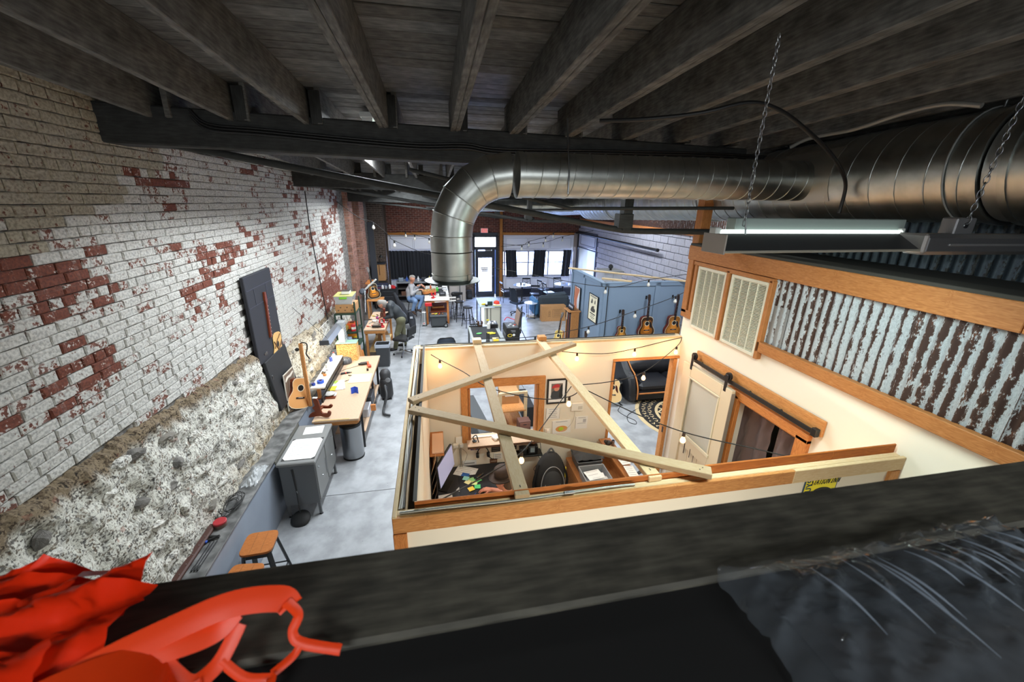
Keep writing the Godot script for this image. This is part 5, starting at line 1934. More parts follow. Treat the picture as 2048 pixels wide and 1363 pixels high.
	for q in [V(0.236,0.74,0.42),V(0.236,0.52,0.30),V(0.236,0.74,-0.32),V(0.236,0.50,-0.20)]:
		L(cb,"knob",q,V2([0,0.022,0.012,0.02,0.014,0.012,0.006,0.008,0.006,0]),M.chrome,12,Basis(V(0,0,1),-PI/2))
	B(cb,"latch",V(0.238,0.50,0.05),V(0.01,0.26,0.012),M.steel)
	for s in [-1.0,1.0]:
		for t in [-1.0,1.0]:
			B(cb,"leg",V(s*0.195,0.11,t*0.44),V(0.035,0.22,0.035),gm)
			L(cb,"foot",V(s*0.195,0,t*0.44),V2([0,0.02,0.02,0.02,0.026,0,0,0]),M.black,10)
	var pl:=thing("pattern_sheet","large white drawing with clipped corners on the steel cabinet","drawing",V(-1.89,0.871,-5.13))
	m=MB.new()
	m.prism(PackedVector2Array([Vector2(-0.16,-0.25),Vector2(0.16,-0.25),Vector2(0.2,-0.2),Vector2(0.2,0.21),Vector2(0.16,0.25),Vector2(-0.16,0.25),Vector2(-0.2,0.2),Vector2(-0.2,-0.21)]),0.0,0.004,Transform3D(Basis(V(1,0,0),V(0,0,1),V(0,-1,0)) ,V(0,0.005,0)))
	P(pl,"sheet",m,M.paper)
	for i in 7:
		T(pl,"pencil_line",curve([V(-0.15,0.0065,-0.17+0.055*i),V(-0.02,0.0065,-0.19+0.055*i),V(0.15,0.0065,-0.15+0.052*i)],4),0.0012,hexm("8c8c90"),4)
	B(pl,"mat",V(0,0.0005,0),V(0.41,0.002,0.52),hexm("3a3a3a",0.8),0.0)
	paper("small printed sheet on a dark clipboard behind the large drawing",V(-1.88,0.871,-5.61),0.26,0.21,4,4)
	var pn:=thing("dust_pan","black long-handled pan leaning on the end of the steel cabinet","pan",V(-1.93,0.0,-4.76))
	m=MB.new()
	m.ell(V(0.0,0.05,0.03),V(0.125,0.045,0.12),Basis(Vector3.RIGHT,0.5),20,8)
	P(pn,"pan",m,hexm("242424",0.6))
	T(pn,"handle",[V(-0.005,0.06,0.0),V(-0.02,0.45,-0.05),V(-0.03,0.77,-0.06)],[0.009,0.008,0.014],hexm("2b2b2b",0.5),8)
	T(pn,"ferrule",[V(-0.016,0.40,-0.048),V(-0.018,0.44,-0.05)],0.010,M.steel,8)
	# two stools with wooden seats
	for i in 2:
		var st:=thing("wood_stool",["metal legged stool with a square wooden seat beside the ledge, the nearly whole one","metal legged stool with a wooden seat half hidden by the parapet"][i],"stool",V(-1.96,0,[-3.72,-3.30][i]),[3,-6][i],"wooden seated stools by the ledge")
		var h:=0.645
		m=MB.new()
		var rr:=[]
		for k in 32:
			var a:=TAU*k/32.0
			var cx:=pow(absf(cos(a)),0.35)*signf(cos(a))*0.155
			var cz:=pow(absf(sin(a)),0.35)*signf(sin(a))*0.155
			rr.append(Vector2(cx,cz))
		m.prism(PackedVector2Array(rr),0.0,0.028,Transform3D(Basis(V(1,0,0),V(0,0,1),V(0,-1,0)),V(0,h+0.028,0)),0.004)
		P(st,"seat",m,M.stool_wood)
		for q in [-0.05,0.05]:
			B(st,"seam",V(q,h+0.0283,0),V(0.0025,0.001,0.28),hexm("6d4622"),0.0)
		B(st,"apron",V(0,h-0.035,0),V(0.26,0.07,0.26),hexm("3e4042",0.45,0.5),0.01)
		for a in 4:
			var an:=PI/4+PI/2*a
			var d:=V(cos(an),0,sin(an))
			bar(st,"leg",d*0.165+V(0,h-0.02,0),d*0.27,0.05,0.02,hexm("3e4042",0.45,0.5),0.004)
			var e:=V(cos(an+PI/2),0,sin(an+PI/2))
			T(st,"rung",[d*0.235+V(0,0.2,0),e*0.235+V(0,0.2,0)],0.008,hexm("3e4042",0.45,0.5),6)
	# waste bin of brushed steel
	var wb:=thing("waste_bin","half-round brushed steel waste bin at the end of the workbench","bin",V(-1.50,0,-6.10))
	m=MB.new()
	var prof:=[]
	for k in 26:
		var a:=PI*k/25.0
		prof.append(Vector2(cos(a)*0.165,sin(a)*0.14-0.05))
	prof.append(Vector2(-0.165,-0.1)); prof.append(Vector2(0.165,-0.1))
	var up:=Basis(V(1,0,0),V(0,0,1),V(0,1,0))
	m.prism(PackedVector2Array(prof),0.03,0.60,Transform3D(up,Vector3.ZERO))
	P(wb,"shell",m,M.steel)
	m=MB.new()
	m.prism(PackedVector2Array(prof.map(func(q): return q*1.03)),0.0,0.03,Transform3D(up,Vector3.ZERO))
	P(wb,"base",m,M.black)
	m=MB.new()
	m.prism(PackedVector2Array(prof.map(func(q): return q*1.02)),0.60,0.635,Transform3D(up,Vector3.ZERO),0.004)
	P(wb,"lid",m,M.black)
	workbench()
	second_bench()

func workbench() -> void:
	var wb:=thing("workbench","long workbench with a pale fibreboard top and black steel legs","workbench",V(-1.62,0,-7.18))
	B(wb,"top",V(0.0,0.88,0),V(0.68,0.035,2.74),M.board,0.004)
	B(wb,"apron",V(0.0,0.83,1.34),V(0.62,0.065,0.035),M.pine)
	B(wb,"apron",V(0.31,0.83,0),V(0.03,0.065,2.66),M.pine)
	B(wb,"apron",V(-0.31,0.83,0),V(0.03,0.065,2.66),M.pine)
	B(wb,"edge_strip",V(-0.05,0.90,1.355),V(0.5,0.008,0.02),M.ply,0.001)
	for z in [0.82,-0.5,-1.25]:
		for s in [-1.0,1.0]:
			bar(wb,"leg",V(s*0.27,0.80,z),V(s*0.25,0.0,z-0.06),0.04,0.05,M.black)
	B(wb,"lower_shelf",V(0.04,0.28,-0.22),V(0.50,0.03,1.9),M.board)
	B(wb,"side_block",V(0.35,0.42,0.12),V(0.09,0.12,0.05),M.pine_orange)
	B(wb,"strut",V(-0.33,0.94,-0.3),V(0.03,0.09,2.1),hexm("202022",0.4))
	# raised white shelf along the back with a post
	var sh:=thing("bench_shelf","narrow white shelf raised behind the workbench on pine blocks","shelf",V(-2.03,0.9,-7.28))
	B(sh,"shelf_board",V(0,0.22,0),V(0.22,0.03,1.50),hexm("e9e4d6",0.6),0.004)
	B(sh,"block",V(0.0,0.10,0.68),V(0.05,0.20,0.06),M.pine)
	B(sh,"block",V(0.0,0.10,-0.66),V(0.05,0.20,0.06),M.pine)
	B(sh,"bracket",V(0.08,0.19,0.70),V(0.07,0.04,0.04),M.black)
	B(sh,"front_strip",V(0.112,0.19,-0.05),V(0.012,0.07,1.36),M.black,0.002)
	var ps:=thing("pine_post","upright pine post beside the leaning guitar body with a black hook","post",V(-2.14,0.86,-6.42))
	B(ps,"post",V(0,0.55,0),V(0.05,1.10,0.045),M.pine)
	T(ps,"hook",curve(V3([0.0,1.10,0.0,0.05,1.12,0.02,0.10,1.09,0.02,0.09,1.0,0.02,0.07,0.93,0.02,0.10,0.84,0.0]),4),0.010,M.black,6)
	B(ps,"clamp_knob",V(-0.06,1.0,0.0),V(0.06,0.05,0.05),hexm("2a2723",0.6),0.015)
	tape_roll("wide blue tape roll at the near end of the white shelf",V(-2.02,1.137,-6.72),0.055,0.045,"2a57c4")
	tape_roll("small blue tape roll beside the pine post",V(-2.11,1.137,-6.63),0.03,0.04,"1d3f9c")
	tape_roll("white tape roll midway along the white shelf",V(-2.03,1.137,-7.2),0.045,0.03,"e8e8ea")
	var bits:=[["glue_bottle","white glue bottle standing on the white shelf","e8e6e0",-7.4,0.09],["paint_jar","small orange jar on the white shelf","d98a4a",-7.02,0.05],["polish_bottle","dark blue polish bottle near the far end of the white shelf","3a4ea0",-7.72,0.10],["wax_tin","squat brown tin on the white shelf beside the white tape","8a6a48",-7.12,0.03],["glue_bottle","tall pale bottle at the far end of the white shelf","d6d9df",-7.85,0.12]]
	for q in bits:
		var o:=thing(q[0],q[1],"bottle" if q[4]>0.06 else "jar",V(-2.05+0.03*sin(q[3]*40.0),1.136,q[3]))
		L(o,"body",Vector3.ZERO,V2([0,0,0.028,0,0.03,0.01,0.03,q[4]*0.75,0.014,q[4]*0.9,0.012,q[4]]),hexm(q[2],0.35),14)
		L(o,"cap",V(0,q[4],0),V2([0.014,0,0.014,0.014,0,0.016]),hexm("d0483a" if q[4]>0.1 else "2d2d2d",0.4),12)
	# guitar body standing on the ledge, face to the camera's right
	guitar("guitar_body","unfinished guitar body without a neck standing on the ledge beside the post",Transform3D(Basis(V(0.62,-0.14,-0.77),V(-0.06,0.97,-0.23),V(0.78,0.19,0.59)).orthonormalized()*Basis(V(0,0,1),-0.22),V(-2.27,0.885,-6.30)),Color(0.86,0.62,0.38),"walnut",0.0,0,"",false)
	# neck rest on the bench
	var nr:=thing("neck_rest","varnished wooden guitar neck rest with two feet on the workbench","rest",V(-1.87,0.9,-5.93),-12)
	var m:=MB.new()
	m.prism(curve2(V2([-0.17,0.0,-0.10,0.01,0.0,0.03,0.10,0.01,0.165,0.03,0.185,0.10,0.15,0.12,0.13,0.075,0.05,0.085,0.03,0.18,0.01,0.30,-0.03,0.335,-0.06,0.30,-0.05,0.21,-0.09,0.17,-0.06,0.11,-0.14,0.06]),4),-0.014,0.014,Transform3D(),0.003)
	P(nr,"plate",m,M.walnut)
	m=MB.new()
	m.prism(curve2(V2([-0.03,0.10,0.12,0.10,0.16,0.14,0.13,0.17,0.09,0.135,-0.02,0.14]),4),-0.14,-0.11,Transform3D(),0.003)
	P(nr,"plate",m,M.walnut)
	B(nr,"spreader",V(0.0,0.12,-0.06),V(0.04,0.03,0.12),M.walnut)
	B(nr,"pad",V(-0.03,0.338,0),V(0.07,0.012,0.04),hexm("e9e6de",0.8),0.004)
	# small things on the bench top
	var bb:=thing("folded_card","folded bright blue card standing on the bench top","card",V(-1.48,0.898,-6.72))
	B(bb,"leaf",V(-0.035,0.06,0),V(0.075,0.12,0.004),hexm("2b4fc0",0.5),0.0,Basis(Vector3.UP,0.7))
	B(bb,"leaf",V(0.025,0.06,0),V(0.075,0.12,0.004),hexm("3a62d8",0.5),0.0,Basis(Vector3.UP,-0.7))
	var tp:=thing("template_sheet","pale tan sheet with rounded corners lying on the bench top","sheet",V(-1.50,0.898,-7.36))
	B(tp,"sheet",V(0,0.003,0),V(0.39,0.006,0.40),hexm("e6cfa6",0.6),0.002)
	var stk:=[["stack of white papers on the bench beside the black strip","ecebe6",-7.08,0.30,0.40,0.012],["yellow leaflet lying on the white papers","e8c93a",-6.95,0.13,0.18,0.004],["pale green card lying on the white papers","a9b94a",-7.22,0.10,0.12,0.004]]
	for i in 3:
		var q=stk[i]
		var o:=thing("paper_stack" if i==0 else "leaflet",q[0],"paper",V(-1.89-0.02*i,0.898+(0.0 if i==0 else 0.0125),q[2]),8-9*i)
		B(o,"sheet",V(0,q[5]/2,0),V(q[3],q[5],q[4]),hexm(q[1],0.7),0.0)
		if i==0: B(o,"top_sheet",V(0.02,q[5]+0.0005,0.0),V(q[3]*0.95,0.001,q[4]),hexm("dcdcd8"),0.0,Basis(Vector3.UP,0.1))
	var bu:=thing("parts_bag","grey plastic bag of parts on a wooden slat on the bench","bag",V(-1.92,0.898,-6.62))
	B(bu,"slat",V(-0.03,0.012,0.02),V(0.34,0.022,0.09),M.walnut)
	m=MB.new()
	m.ell(V(0.03,0.05,-0.04),V(0.10,0.032,0.085),Basis(),12,8)
	P(bu,"bag",m,hexm("b5b4b0",0.3))
	B(bu,"flap",V(0.10,0.03,-0.06),V(0.07,0.006,0.12),hexm("dad9d5",0.3),0.001,Basis(V(0,0,1),-0.3))
	var dm:=thing("shop_fan","grey ribbed dome of a small heater at the far end of the bench","heater",V(-1.92,0.898,-8.20))
	L(dm,"dome",Vector3.ZERO,V2([0,0,0.115,0,0.12,0.03,0.105,0.09,0.06,0.12,0,0.13]),hexm("55565a",0.5),24,Basis(),true)
	for i in 12:
		var a:=TAU*i/12.0
		T(dm,"rib",[V(cos(a)*0.122,0.03,sin(a)*0.122),V(cos(a)*0.107,0.092,sin(a)*0.107),V(cos(a)*0.03,0.13,sin(a)*0.03)],0.004,hexm("8b8c90",0.4,0.5),5)
	var dr:=thing("power_drill","black and orange power drill lying on the bench top","drill",V(-1.5,0.93,-8.05),15)
	T(dr,"motor",[V(-0.10,0.0,0),V(0.02,0.0,0)],0.032,hexm("38332f",0.5),12)
	T(dr,"chuck",[V(-0.15,0,0),V(-0.10,0,0)],[0.014,0.024],M.dark_steel,10)
	T(dr,"collar",[V(0.02,0,0),V(0.06,0,0)],0.034,hexm("d8653a",0.4),12)
	B(dr,"grip",V(0.04,-0.002,0.10),V(0.04,0.05,0.15),hexm("cf5a36",0.45),0.012)
	B(dr,"battery",V(0.04,-0.002,0.19),V(0.08,0.055,0.06),hexm("b8462c",0.45),0.01)
	var bt:=thing("glue_stick","short dark bottle with a tan cap beside the drill","bottle",V(-1.42,0.898,-7.72))
	L(bt,"body",Vector3.ZERO,V2([0,0,0.02,0,0.02,0.04,0.012,0.05]),M.black,12)
	L(bt,"cap",V(0,0.05,0),V2([0.014,0,0.014,0.03,0,0.032]),hexm("d8a878",0.5),12)
	var sd:=thing("rotary_tool","black rotary tool with a red band and its cable on the bench","tool",V(-1.82,0.915,-7.62),20)
	T(sd,"body",[V(-0.08,0,0),V(0.05,0,0)],0.02,M.black,10)
	T(sd,"band",[V(0.0,0,0),V(0.02,0,0)],0.0215,hexm("b83a2c",0.4),10)
	T(sd,"nose",[V(0.05,0,0),V(0.12,-0.004,0.01)],[0.016,0.006],M.black,8)
	T(sd,"cable",curve(V3([-0.08,0,0,-0.13,-0.008,-0.06,0.0,-0.012,-0.2,0.25,-0.012,-0.28,0.42,-0.012,-0.36]),5),0.004,M.cord,5)
	var sw:=thing("screwdriver","small black screwdriver lying across the bench","screwdriver",V(-1.70,0.905,-7.50),-25)
	T(sw,"handle",[V(-0.05,0,0),V(0.02,0,0)],0.010,M.black,8)
	T(sw,"shaft",[V(0.02,0,0),V(0.10,-0.003,0)],0.003,M.steel,6)
	for i in 2:
		var cl:=thing("clip",["black bent clip on the bench by the tan sheet","second black bent clip on the bench by the tan sheet"][i],"clip",V(-1.76+0.04*i,0.902,-7.26-0.03*i),30*i)
		T(cl,"wire",V3([-0.03,0,0.0,0.0,0.004,0.012,0.03,0,-0.004]),0.004,M.black,5)
	# vacuum cleaner with its hose under the bench edge
	var vc:=thing("shop_vacuum","black canister vacuum standing at the aisle side of the bench","vacuum",V(-1.17,0,-8.25))
	L(vc,"canister",Vector3.ZERO,V2([0,0.04,0.12,0.04,0.14,0.1,0.13,0.42,0.10,0.50,0,0.5]),hexm("2c2c2e",0.5),20,Basis(),true)
	L(vc,"motor_head",V(0,0.5,0),V2([0.11,0,0.115,0.10,0.08,0.17,0,0.18]),hexm("3a3a3c",0.5),20,Basis(),true)
	L(vc,"gauge",V(0.06,0.48,0.115),V2([0,0.012,0.05,0.01,0.055,0,0,0]),hexm("9fa0a2",0.3,0.5),16,Basis(Vector3.RIGHT,PI/2))
	for i in 4:
		var a:=TAU*i/4+0.7
		L(vc,"caster",V(cos(a)*0.11,0.02,sin(a)*0.11),V2([0,-0.02,0.02,-0.015,0.02,0.015,0,0.02]),M.black,8)
	var hp:=[]
	var hr:=[]
	var hc:=curve(V3([0.02,0.30,0.13,0.02,0.44,0.32,0.06,0.30,0.50,0.0,0.08,0.62,0.02,0.045,0.78,0.14,0.04,0.86]),16)
	for i in hc.size():
		hp.append(hc[i])
		hr.append(0.027 if i % 2 else 0.023)
	T(vc,"hose",hp,hr,hexm("3a3b3d",0.5),10)
	carton("storage_tub","grey plastic tub on the lower shelf of the workbench","tub",V(-1.5,0.296,-7.5),V(0.34,0.22,0.4),hexm("4a4b50",0.5))
	carton("paper_ream","pack of white paper on the lower shelf beside the grey tub","paper",V(-1.46,0.296,-7.08),V(0.25,0.16,0.32),hexm("c9cad0",0.6))
	# plywood crate, perforated steel case and lamp at the far end
	var ob:=thing("osb_crate","orange chipboard crate at the far end of the workbench","crate",V(-1.90,0.898,-8.42))
	B(ob,"front_panel",V(0,0.19,0.10),V(0.40,0.38,0.016),M.osb,0.002)
	B(ob,"side_panel",V(-0.192,0.19,-0.01),V(0.016,0.38,0.2),M.osb,0.002)
	B(ob,"side_panel",V(0.192,0.19,-0.01),V(0.016,0.38,0.2),M.osb,0.002)
	B(ob,"back_panel",V(0,0.19,-0.11),V(0.40,0.38,0.016),M.osb,0.002)
	B(ob,"lid",V(0,0.386,0),V(0.42,0.012,0.25),hexm("8fb5a0",0.4),0.002)
	var pc:=thing("steel_case","perforated grey steel case standing on the chipboard crate","case",V(-1.97,1.292,-8.42))
	B(pc,"case",V(0,0.22,0),V(0.13,0.44,0.2),hexm("b6b9bb",0.4,0.3),0.006)
	for i in 6:
		for j in 4:
			B(pc,"slot",V(0.066,0.08+0.055*i,-0.07+0.045*j),V(0.003,0.012,0.022),hexm("5f6265",0.6),0.0)
	for q in [[0.20,0.032],[0.29,0.024]]:
		L(pc,"disc",V(0,q[0],0.101),V2([0,0.002,q[1],0.002,q[1],0]),hexm("f2f1ec",0.5),18,Basis(Vector3.RIGHT,PI/2))
	var tl:=thing("task_lamp","long grey aluminium task lamp slung over the white shelf","lamp",V(-2.03,1.66,-7.98),0)
	var pf:=MB.new()
	pf.prism(PackedVector2Array([Vector2(-0.10,-0.04),Vector2(-0.085,-0.045),Vector2(-0.03,0.012),Vector2(0.03,0.012),Vector2(0.085,-0.045),Vector2(0.10,-0.04),Vector2(0.045,0.04),Vector2(-0.045,0.04)]),-0.68,0.68)
	P(tl,"reflector",pf,hexm("8e9299",0.35,0.5))
	B(tl,"end_cap",V(0,0.0,0.69),V(0.16,0.09,0.02),hexm("3c3e42",0.5),0.006)
	B(tl,"end_cap",V(0,0.0,-0.69),V(0.16,0.09,0.02),hexm("3c3e42",0.5),0.006)
	T(tl,"tube_light",[V(0,-0.012,-0.62),V(0,-0.012,0.62)],0.013,M.tube_glow,8)
	T(tl,"hanger",[V(0,0.04,0.5),V(-0.35,0.42,0.45),V(-0.53,0.6,0.4)],0.004,M.cord,5)
	T(tl,"hanger",[V(0,0.04,-0.5),V(-0.35,0.42,-0.45),V(-0.53,0.6,-0.4)],0.004,M.cord,5)
	area("task_lamp_glow",V(-2.03,1.61,-7.98),0.05,1.2,2.6,Color(1.0,0.95,0.86))
	var fr:=thing("wire_frame","white wire frame hung on the rubble beside the task lamp","frame",V(-2.44,1.35,-8.9))
	var z0:=0.34
	T(fr,"wire",V3([0,0.2,z0,0.02,0.2,-z0,0.02,-0.12,-z0,0,-0.12,z0,0,0.2,z0]),0.006,hexm("e6e4de",0.4),6)
	T(fr,"brace",V3([0,-0.12,z0,0.02,0.12,-z0]),0.004,hexm("e6e4de",0.4),6)

func second_bench() -> void:
	# green steel shelving
	var X:=-2.15
	var Z:=-10.0
	var sh:=thing("steel_shelving","dark green steel shelving unit crowded with tools","shelving",V(X,0,Z))
	var gn:=hexm("1d3a2e",0.4)
	for s in [-1.0,1.0]:
		for t in [-1.0,1.0]:
			B(sh,"post",V(s*0.23,0.92 if s>0 else 0.77,t*0.31),V(0.035,1.84 if s>0 else 1.54,0.035),gn)
	for y in [0.25,0.72,1.08,1.54]:
		B(sh,"shelf_board",V(0,y,0),V(0.48,0.035,0.64),gn)
	tub("plastic_tub","translucent plastic tub with a lime green latch on top of the green shelving","tub",V(-2.17,1.755,-10.02),V(0.42,0.19,0.5),M.clear_tub,0,hexm("c9c67a",0.4))
	carton("heart_box","tan cardboard box printed with small hearts under the plastic tub","box",V(-2.15,1.559,-10.02),V(0.44,0.195,0.5),M.cardboard)
	var hb:=get_node("heart_box")
	for i in 6:
		var hx:=MB.new()
		hx.prism(PackedVector2Array([Vector2(0,-0.02),Vector2(0.02,0.004),Vector2(0.012,0.018),Vector2(0,0.008),Vector2(-0.012,0.018),Vector2(-0.02,0.004)]),0,0.001,Transform3D(Basis(),V(-0.15+0.145*(i % 3)+0.05*(i/3),0.06+0.07*(i/3),0.2502)))
		P(hb,"printed_heart",hx,hexm("5a4632"))
	B(get_node("plastic_tub"),"latch",V(0,0.16,0.255),V(0.17,0.05,0.02),hexm("7fc23a",0.4))
	carton("white_box","small white box with a dark top on the plastic tub","box",V(-2.13,1.978,-10.0),V(0.18,0.07,0.2),hexm("ececea",0.5))
	B(get_node("white_box"),"lid",V(0,0.072,0),V(0.182,0.006,0.202),hexm("3a3230",0.5),0.0)
	var r:=RandomNumberGenerator.new()
	r.seed=19
	var its:=[["wire_spool","brass wire spool lying on the top inner shelf of the green shelving",1.10,-0.06,"b09a58"],["red_can","red can on the top inner shelf of the green shelving",1.10,0.13,"c22f33"],["orange_case","orange tool case at the back of the green shelving",1.10,0.06,"e2662c"],["paint_can","silver paint can on the middle green shelf",0.74,-0.10,"9b9da0"],["spray_can","pale blue spray can on the middle green shelf",0.74,0.02,"a8bcd6"],["paint_can","dark banded paint can on the middle green shelf",0.74,0.13,"4a5568"],["orange_bag","orange and yellow bag pushed over the cans",0.74,0.05,"ef9a2c"],["teal_box","teal box on the lowest green shelf",0.27,0.08,"5aa6b4"],["grey_case","grey flat case on the lowest green shelf",0.27,-0.1,"8f9194"]]
	for i in its.size():
		var q=its[i]
		var zo: float=[0.16,0.2,-0.05,0.2,0.22,0.2,-0.06,0.15,0.1][i]
		var o:=thing(q[0],q[1],q[0].split("_")[1],V(X+q[3],q[2],Z+zo))
		var mm:=hexm(q[4],0.4,0.3 if i in [0,3] else 0.0)
		if i==0:
			L(o,"spool",V(0,0.065,0),V2([0,-0.07,0.065,-0.07,0.065,-0.055,0.04,-0.05,0.04,0.05,0.065,0.055,0.065,0.07,0,0.07]),mm,18,Basis(Vector3.RIGHT,PI/2))
			L(o,"hub",V(0,0.065,0.071),V2([0,0.002,0.03,0.002,0.03,0]),hexm("3a3426"),14,Basis(Vector3.RIGHT,PI/2))
		elif i in [1,3,4,5]:
			var h: float=0.2 if i==4 else 0.15
			L(o,"can",Vector3.ZERO,V2([0,0,0.055,0,0.055,h,0.05,h+0.01,0,h+0.006]),mm,18)
			L(o,"label_band",V(0,h*0.3,0),V2([0.0555,0,0.0555,h*0.4]),hexm(["ffffff","e9e4da","fff","dfe4ee","e2e6f0","c9cdd6"][i]),18)
		elif i==6:
			var m:=MB.new()
			m.ell(V(0,0.17,0.0),V(0.13,0.12,0.1),Basis(),14,8)
			P(o,"bag",m,mm)
			B(o,"flap",V(0.06,0.12,0.1),V(0.08,0.09,0.03),hexm("f0d630",0.5),0.01)
		else:
			B(o,"case",V(0,0.07,0),V(0.22,0.14,0.26),mm,0.01)
			B(o,"handle",V(0,0.15,0),V(0.1,0.02,0.02),M.black)
	# leaning offcuts between shelving and crate
	var oc:=["pale offcut of wood leaning beside the chipboard crate","long thin plank leaning beside the chipboard crate","reddish board leaning beside the chipboard crate","narrow lath leaning against the green shelving","short block standing beside the chipboard crate"]
	for i in 5:
		var o:=thing("wood_offcut",oc[i],"wood",V(-1.72+0.05*i,0,-8.78-0.12*(i % 3)))
		bar(o,"plank",V(0.0,0.0,0.05),V(-0.10-0.02*i,1.15-0.16*i,-0.12),0.06,0.018,[M.stud,M.pine,M.pine_orange,M.stud,M.pine_deep][i])
	# second bench
	var wb:=thing("pine_bench","rough pine workbench covered with small tools behind the shelving","workbench",V(-1.65,0,-11.4))
	B(wb,"top",V(0,0.88,0),V(0.54,0.035,1.85),M.board)
	B(wb,"apron",V(0,0.825,0.90),V(0.52,0.08,0.035),M.pine)
	B(wb,"apron",V(0.25,0.825,0),V(0.03,0.08,1.8),M.pine)
	for s in [-1.0,1.0]:
		for t in [-0.84,0.84]:
			B(wb,"leg",V(s*0.22,0.39,t),V(0.06,0.78,0.06),M.pine)
	B(wb,"lower_shelf",V(0,0.2,-0.1),V(0.46,0.02,1.6),M.ply)
	var bx:=tub("waste_tub","grey waste tub with a pale liner folded over its rim under the pine bench","bin",V(-1.44,0,-10.2),V(0.34,0.60,0.28),hexm("3e4044",0.5))
	for s in [-1.0,1.0]:
		B(bx,"liner",V(0,0.57,s*0.142),V(0.36,0.09,0.01),hexm("b9c0cf",0.35),0.003)
		B(bx,"liner",V(s*0.173,0.57,0),V(0.01,0.09,0.28),hexm("b9c0cf",0.35),0.003)
	var lb:=["open cardboard flap box under the pine bench","white cardboard box under the pine bench, beside the bin","brown scrap box at the back under the pine bench"]
	for i in 3:
		carton("scrap_box",lb[i],"box",V(-1.62+0.13*(i % 2),0.211,-10.9-0.42*i),V(0.24,0.16+0.05*i,0.3),[hexm("c4b9a8"),hexm("dedcd6"),M.cardboard][i],10*i)
	# tools strewn over the bench: each its own
	var nm:=[["chisel","red handled chisel on the pine bench"],["clamp","red clamp at the back of the pine bench"],["glue_bottle","white glue bottle on the pine bench"],["file","thin steel file on the pine bench"],["rag","white crumpled rag on the pine bench"],["jar","orange jar on the pine bench"],["pliers","black pliers on the pine bench"],["spool","magenta thread spool at the back of the pine bench"],["cup","pale cup at the back of the pine bench"],["box_cutter","yellow knife on the pine bench"],["brush","small brush beside the wall on the pine bench"],["hex_key","steel hex key near the front of the pine bench"]]
	var cs:=["c8352f","d03038","ecebe6","9a9c9e","f2f1ee","e8964a","22232a","b8429a","e6e2d8","e6d23a","8a6238","7c8086"]
	for i in nm.size():
		var o:=thing(nm[i][0],nm[i][1],nm[i][0].replace("_"," "),V(-1.85+0.14*(i % 3)+r.randf_range(-0.03,0.03),0.899,-10.75-0.115*i),r.randf_range(-70,70))
		var mm:=hexm(cs[i],0.45)
		match i:
			2,5,7,8:
				var h: float=[0,0,0.14,0,0,0.08,0,0.06,0.1][i]
				L(o,"body",Vector3.ZERO,V2([0,0,0.035,0,0.038,h*0.8,0.02,h,0,h]),mm,14)
				L(o,"lid",V(0,h,0),V2([0.022,-0.005,0.022,0.015,0,0.016]),hexm("3a3a3e"),12)
			4:
				var m:=MB.new()
				m.ell(V(0,0.03,0),V(0.09,0.032,0.07),Basis(),10,6)
				P(o,"cloth",m,mm)
			_:
				T(o,"handle",[V(-0.07,0.014,0),V(0.01,0.014,0)],[0.012,0.014],mm,8)
				T(o,"blade",[V(0.01,0.012,0),V(0.12,0.008,0)],[0.008,0.004],M.steel,6)
	var vi:=thing("red_vise","bright red luthier's vise at the front of the pine bench","vise",V(-1.47,0.898,-10.68),10)
	B(vi,"base",V(0,0.02,0),V(0.11,0.04,0.11),hexm("c0232b",0.35),0.01)
	L(vi,"column",V(0,0.04,0),V2([0.03,0,0.022,0.05,0.035,0.09,0,0.09]),hexm("c0232b",0.35),14)
	for s in [-1.0,1.0]:
		B(vi,"jaw",V(s*0.055,0.17,0),V(0.035,0.10,0.10),hexm("cc2a30",0.35),0.012)
	T(vi,"screw",[V(-0.12,0.13,0),V(0.14,0.13,0)],0.012,M.steel,8)
	T(vi,"handle",[V(0.14,0.08,0),V(0.14,0.18,0)],0.008,hexm("c0232b",0.35),6)
	var nb:=thing("bench_block","long taupe leather covered block on the pine bench","block",V(-1.60,0.898,-10.92),-8)
	B(nb,"block",V(0,0.045,0),V(0.15,0.09,0.62),hexm("8a7a6c",0.7),0.012)
	B(nb,"end_band",V(0.04,0.045,0.315),V(0.24,0.05,0.012),hexm("2c2a28"))
	office_chair("black office chair with chrome base in the aisle behind the bending worker",-0.98,-10.93,62)
	# things leaning and standing farther back
	var gb:=thing("gig_bag","long black padded instrument bag leaning behind the bending worker","bag",V(-1.02,0,-13.5))
	var m:=MB.new()
	var pr:=[]
	for i in 9:
		var t:=i/8.0
		pr.append(V(lerpf(0.0,-0.38,t),lerpf(0.16,1.20,t),lerpf(0,-0.1,t)))
	m.tube(pr,[0.10,0.17,0.185,0.16,0.15,0.14,0.07,0.065,0.05],12)
	P(gb,"bag",m,hexm("24262c",0.75))
	B(gb,"pocket",V(-0.08,0.38,0.17),V(0.16,0.3,0.05),hexm("2c2f36",0.7),0.02,Basis(V(0,0,1),0.33))
	T(gb,"strap",curve(V3([-0.02,0.3,0.2,-0.12,0.7,0.19,-0.22,0.9,0.14]),4),0.012,M.black,6)
	var g2:=thing("gig_bag","small dark bag with a pale patch leaning beside the long instrument bag","bag",V(-0.84,0,-13.35))
	m=MB.new()
	m.tube([V(0,0.08,0),V(-0.03,0.3,-0.02),V(-0.08,0.58,-0.05)],[0.10,0.13,0.06],12)
	P(g2,"bag",m,hexm("2a2c33",0.75))
	B(g2,"patch",V(-0.03,0.42,0.10),V(0.09,0.07,0.02),hexm("a9adb5",0.6),0.005)

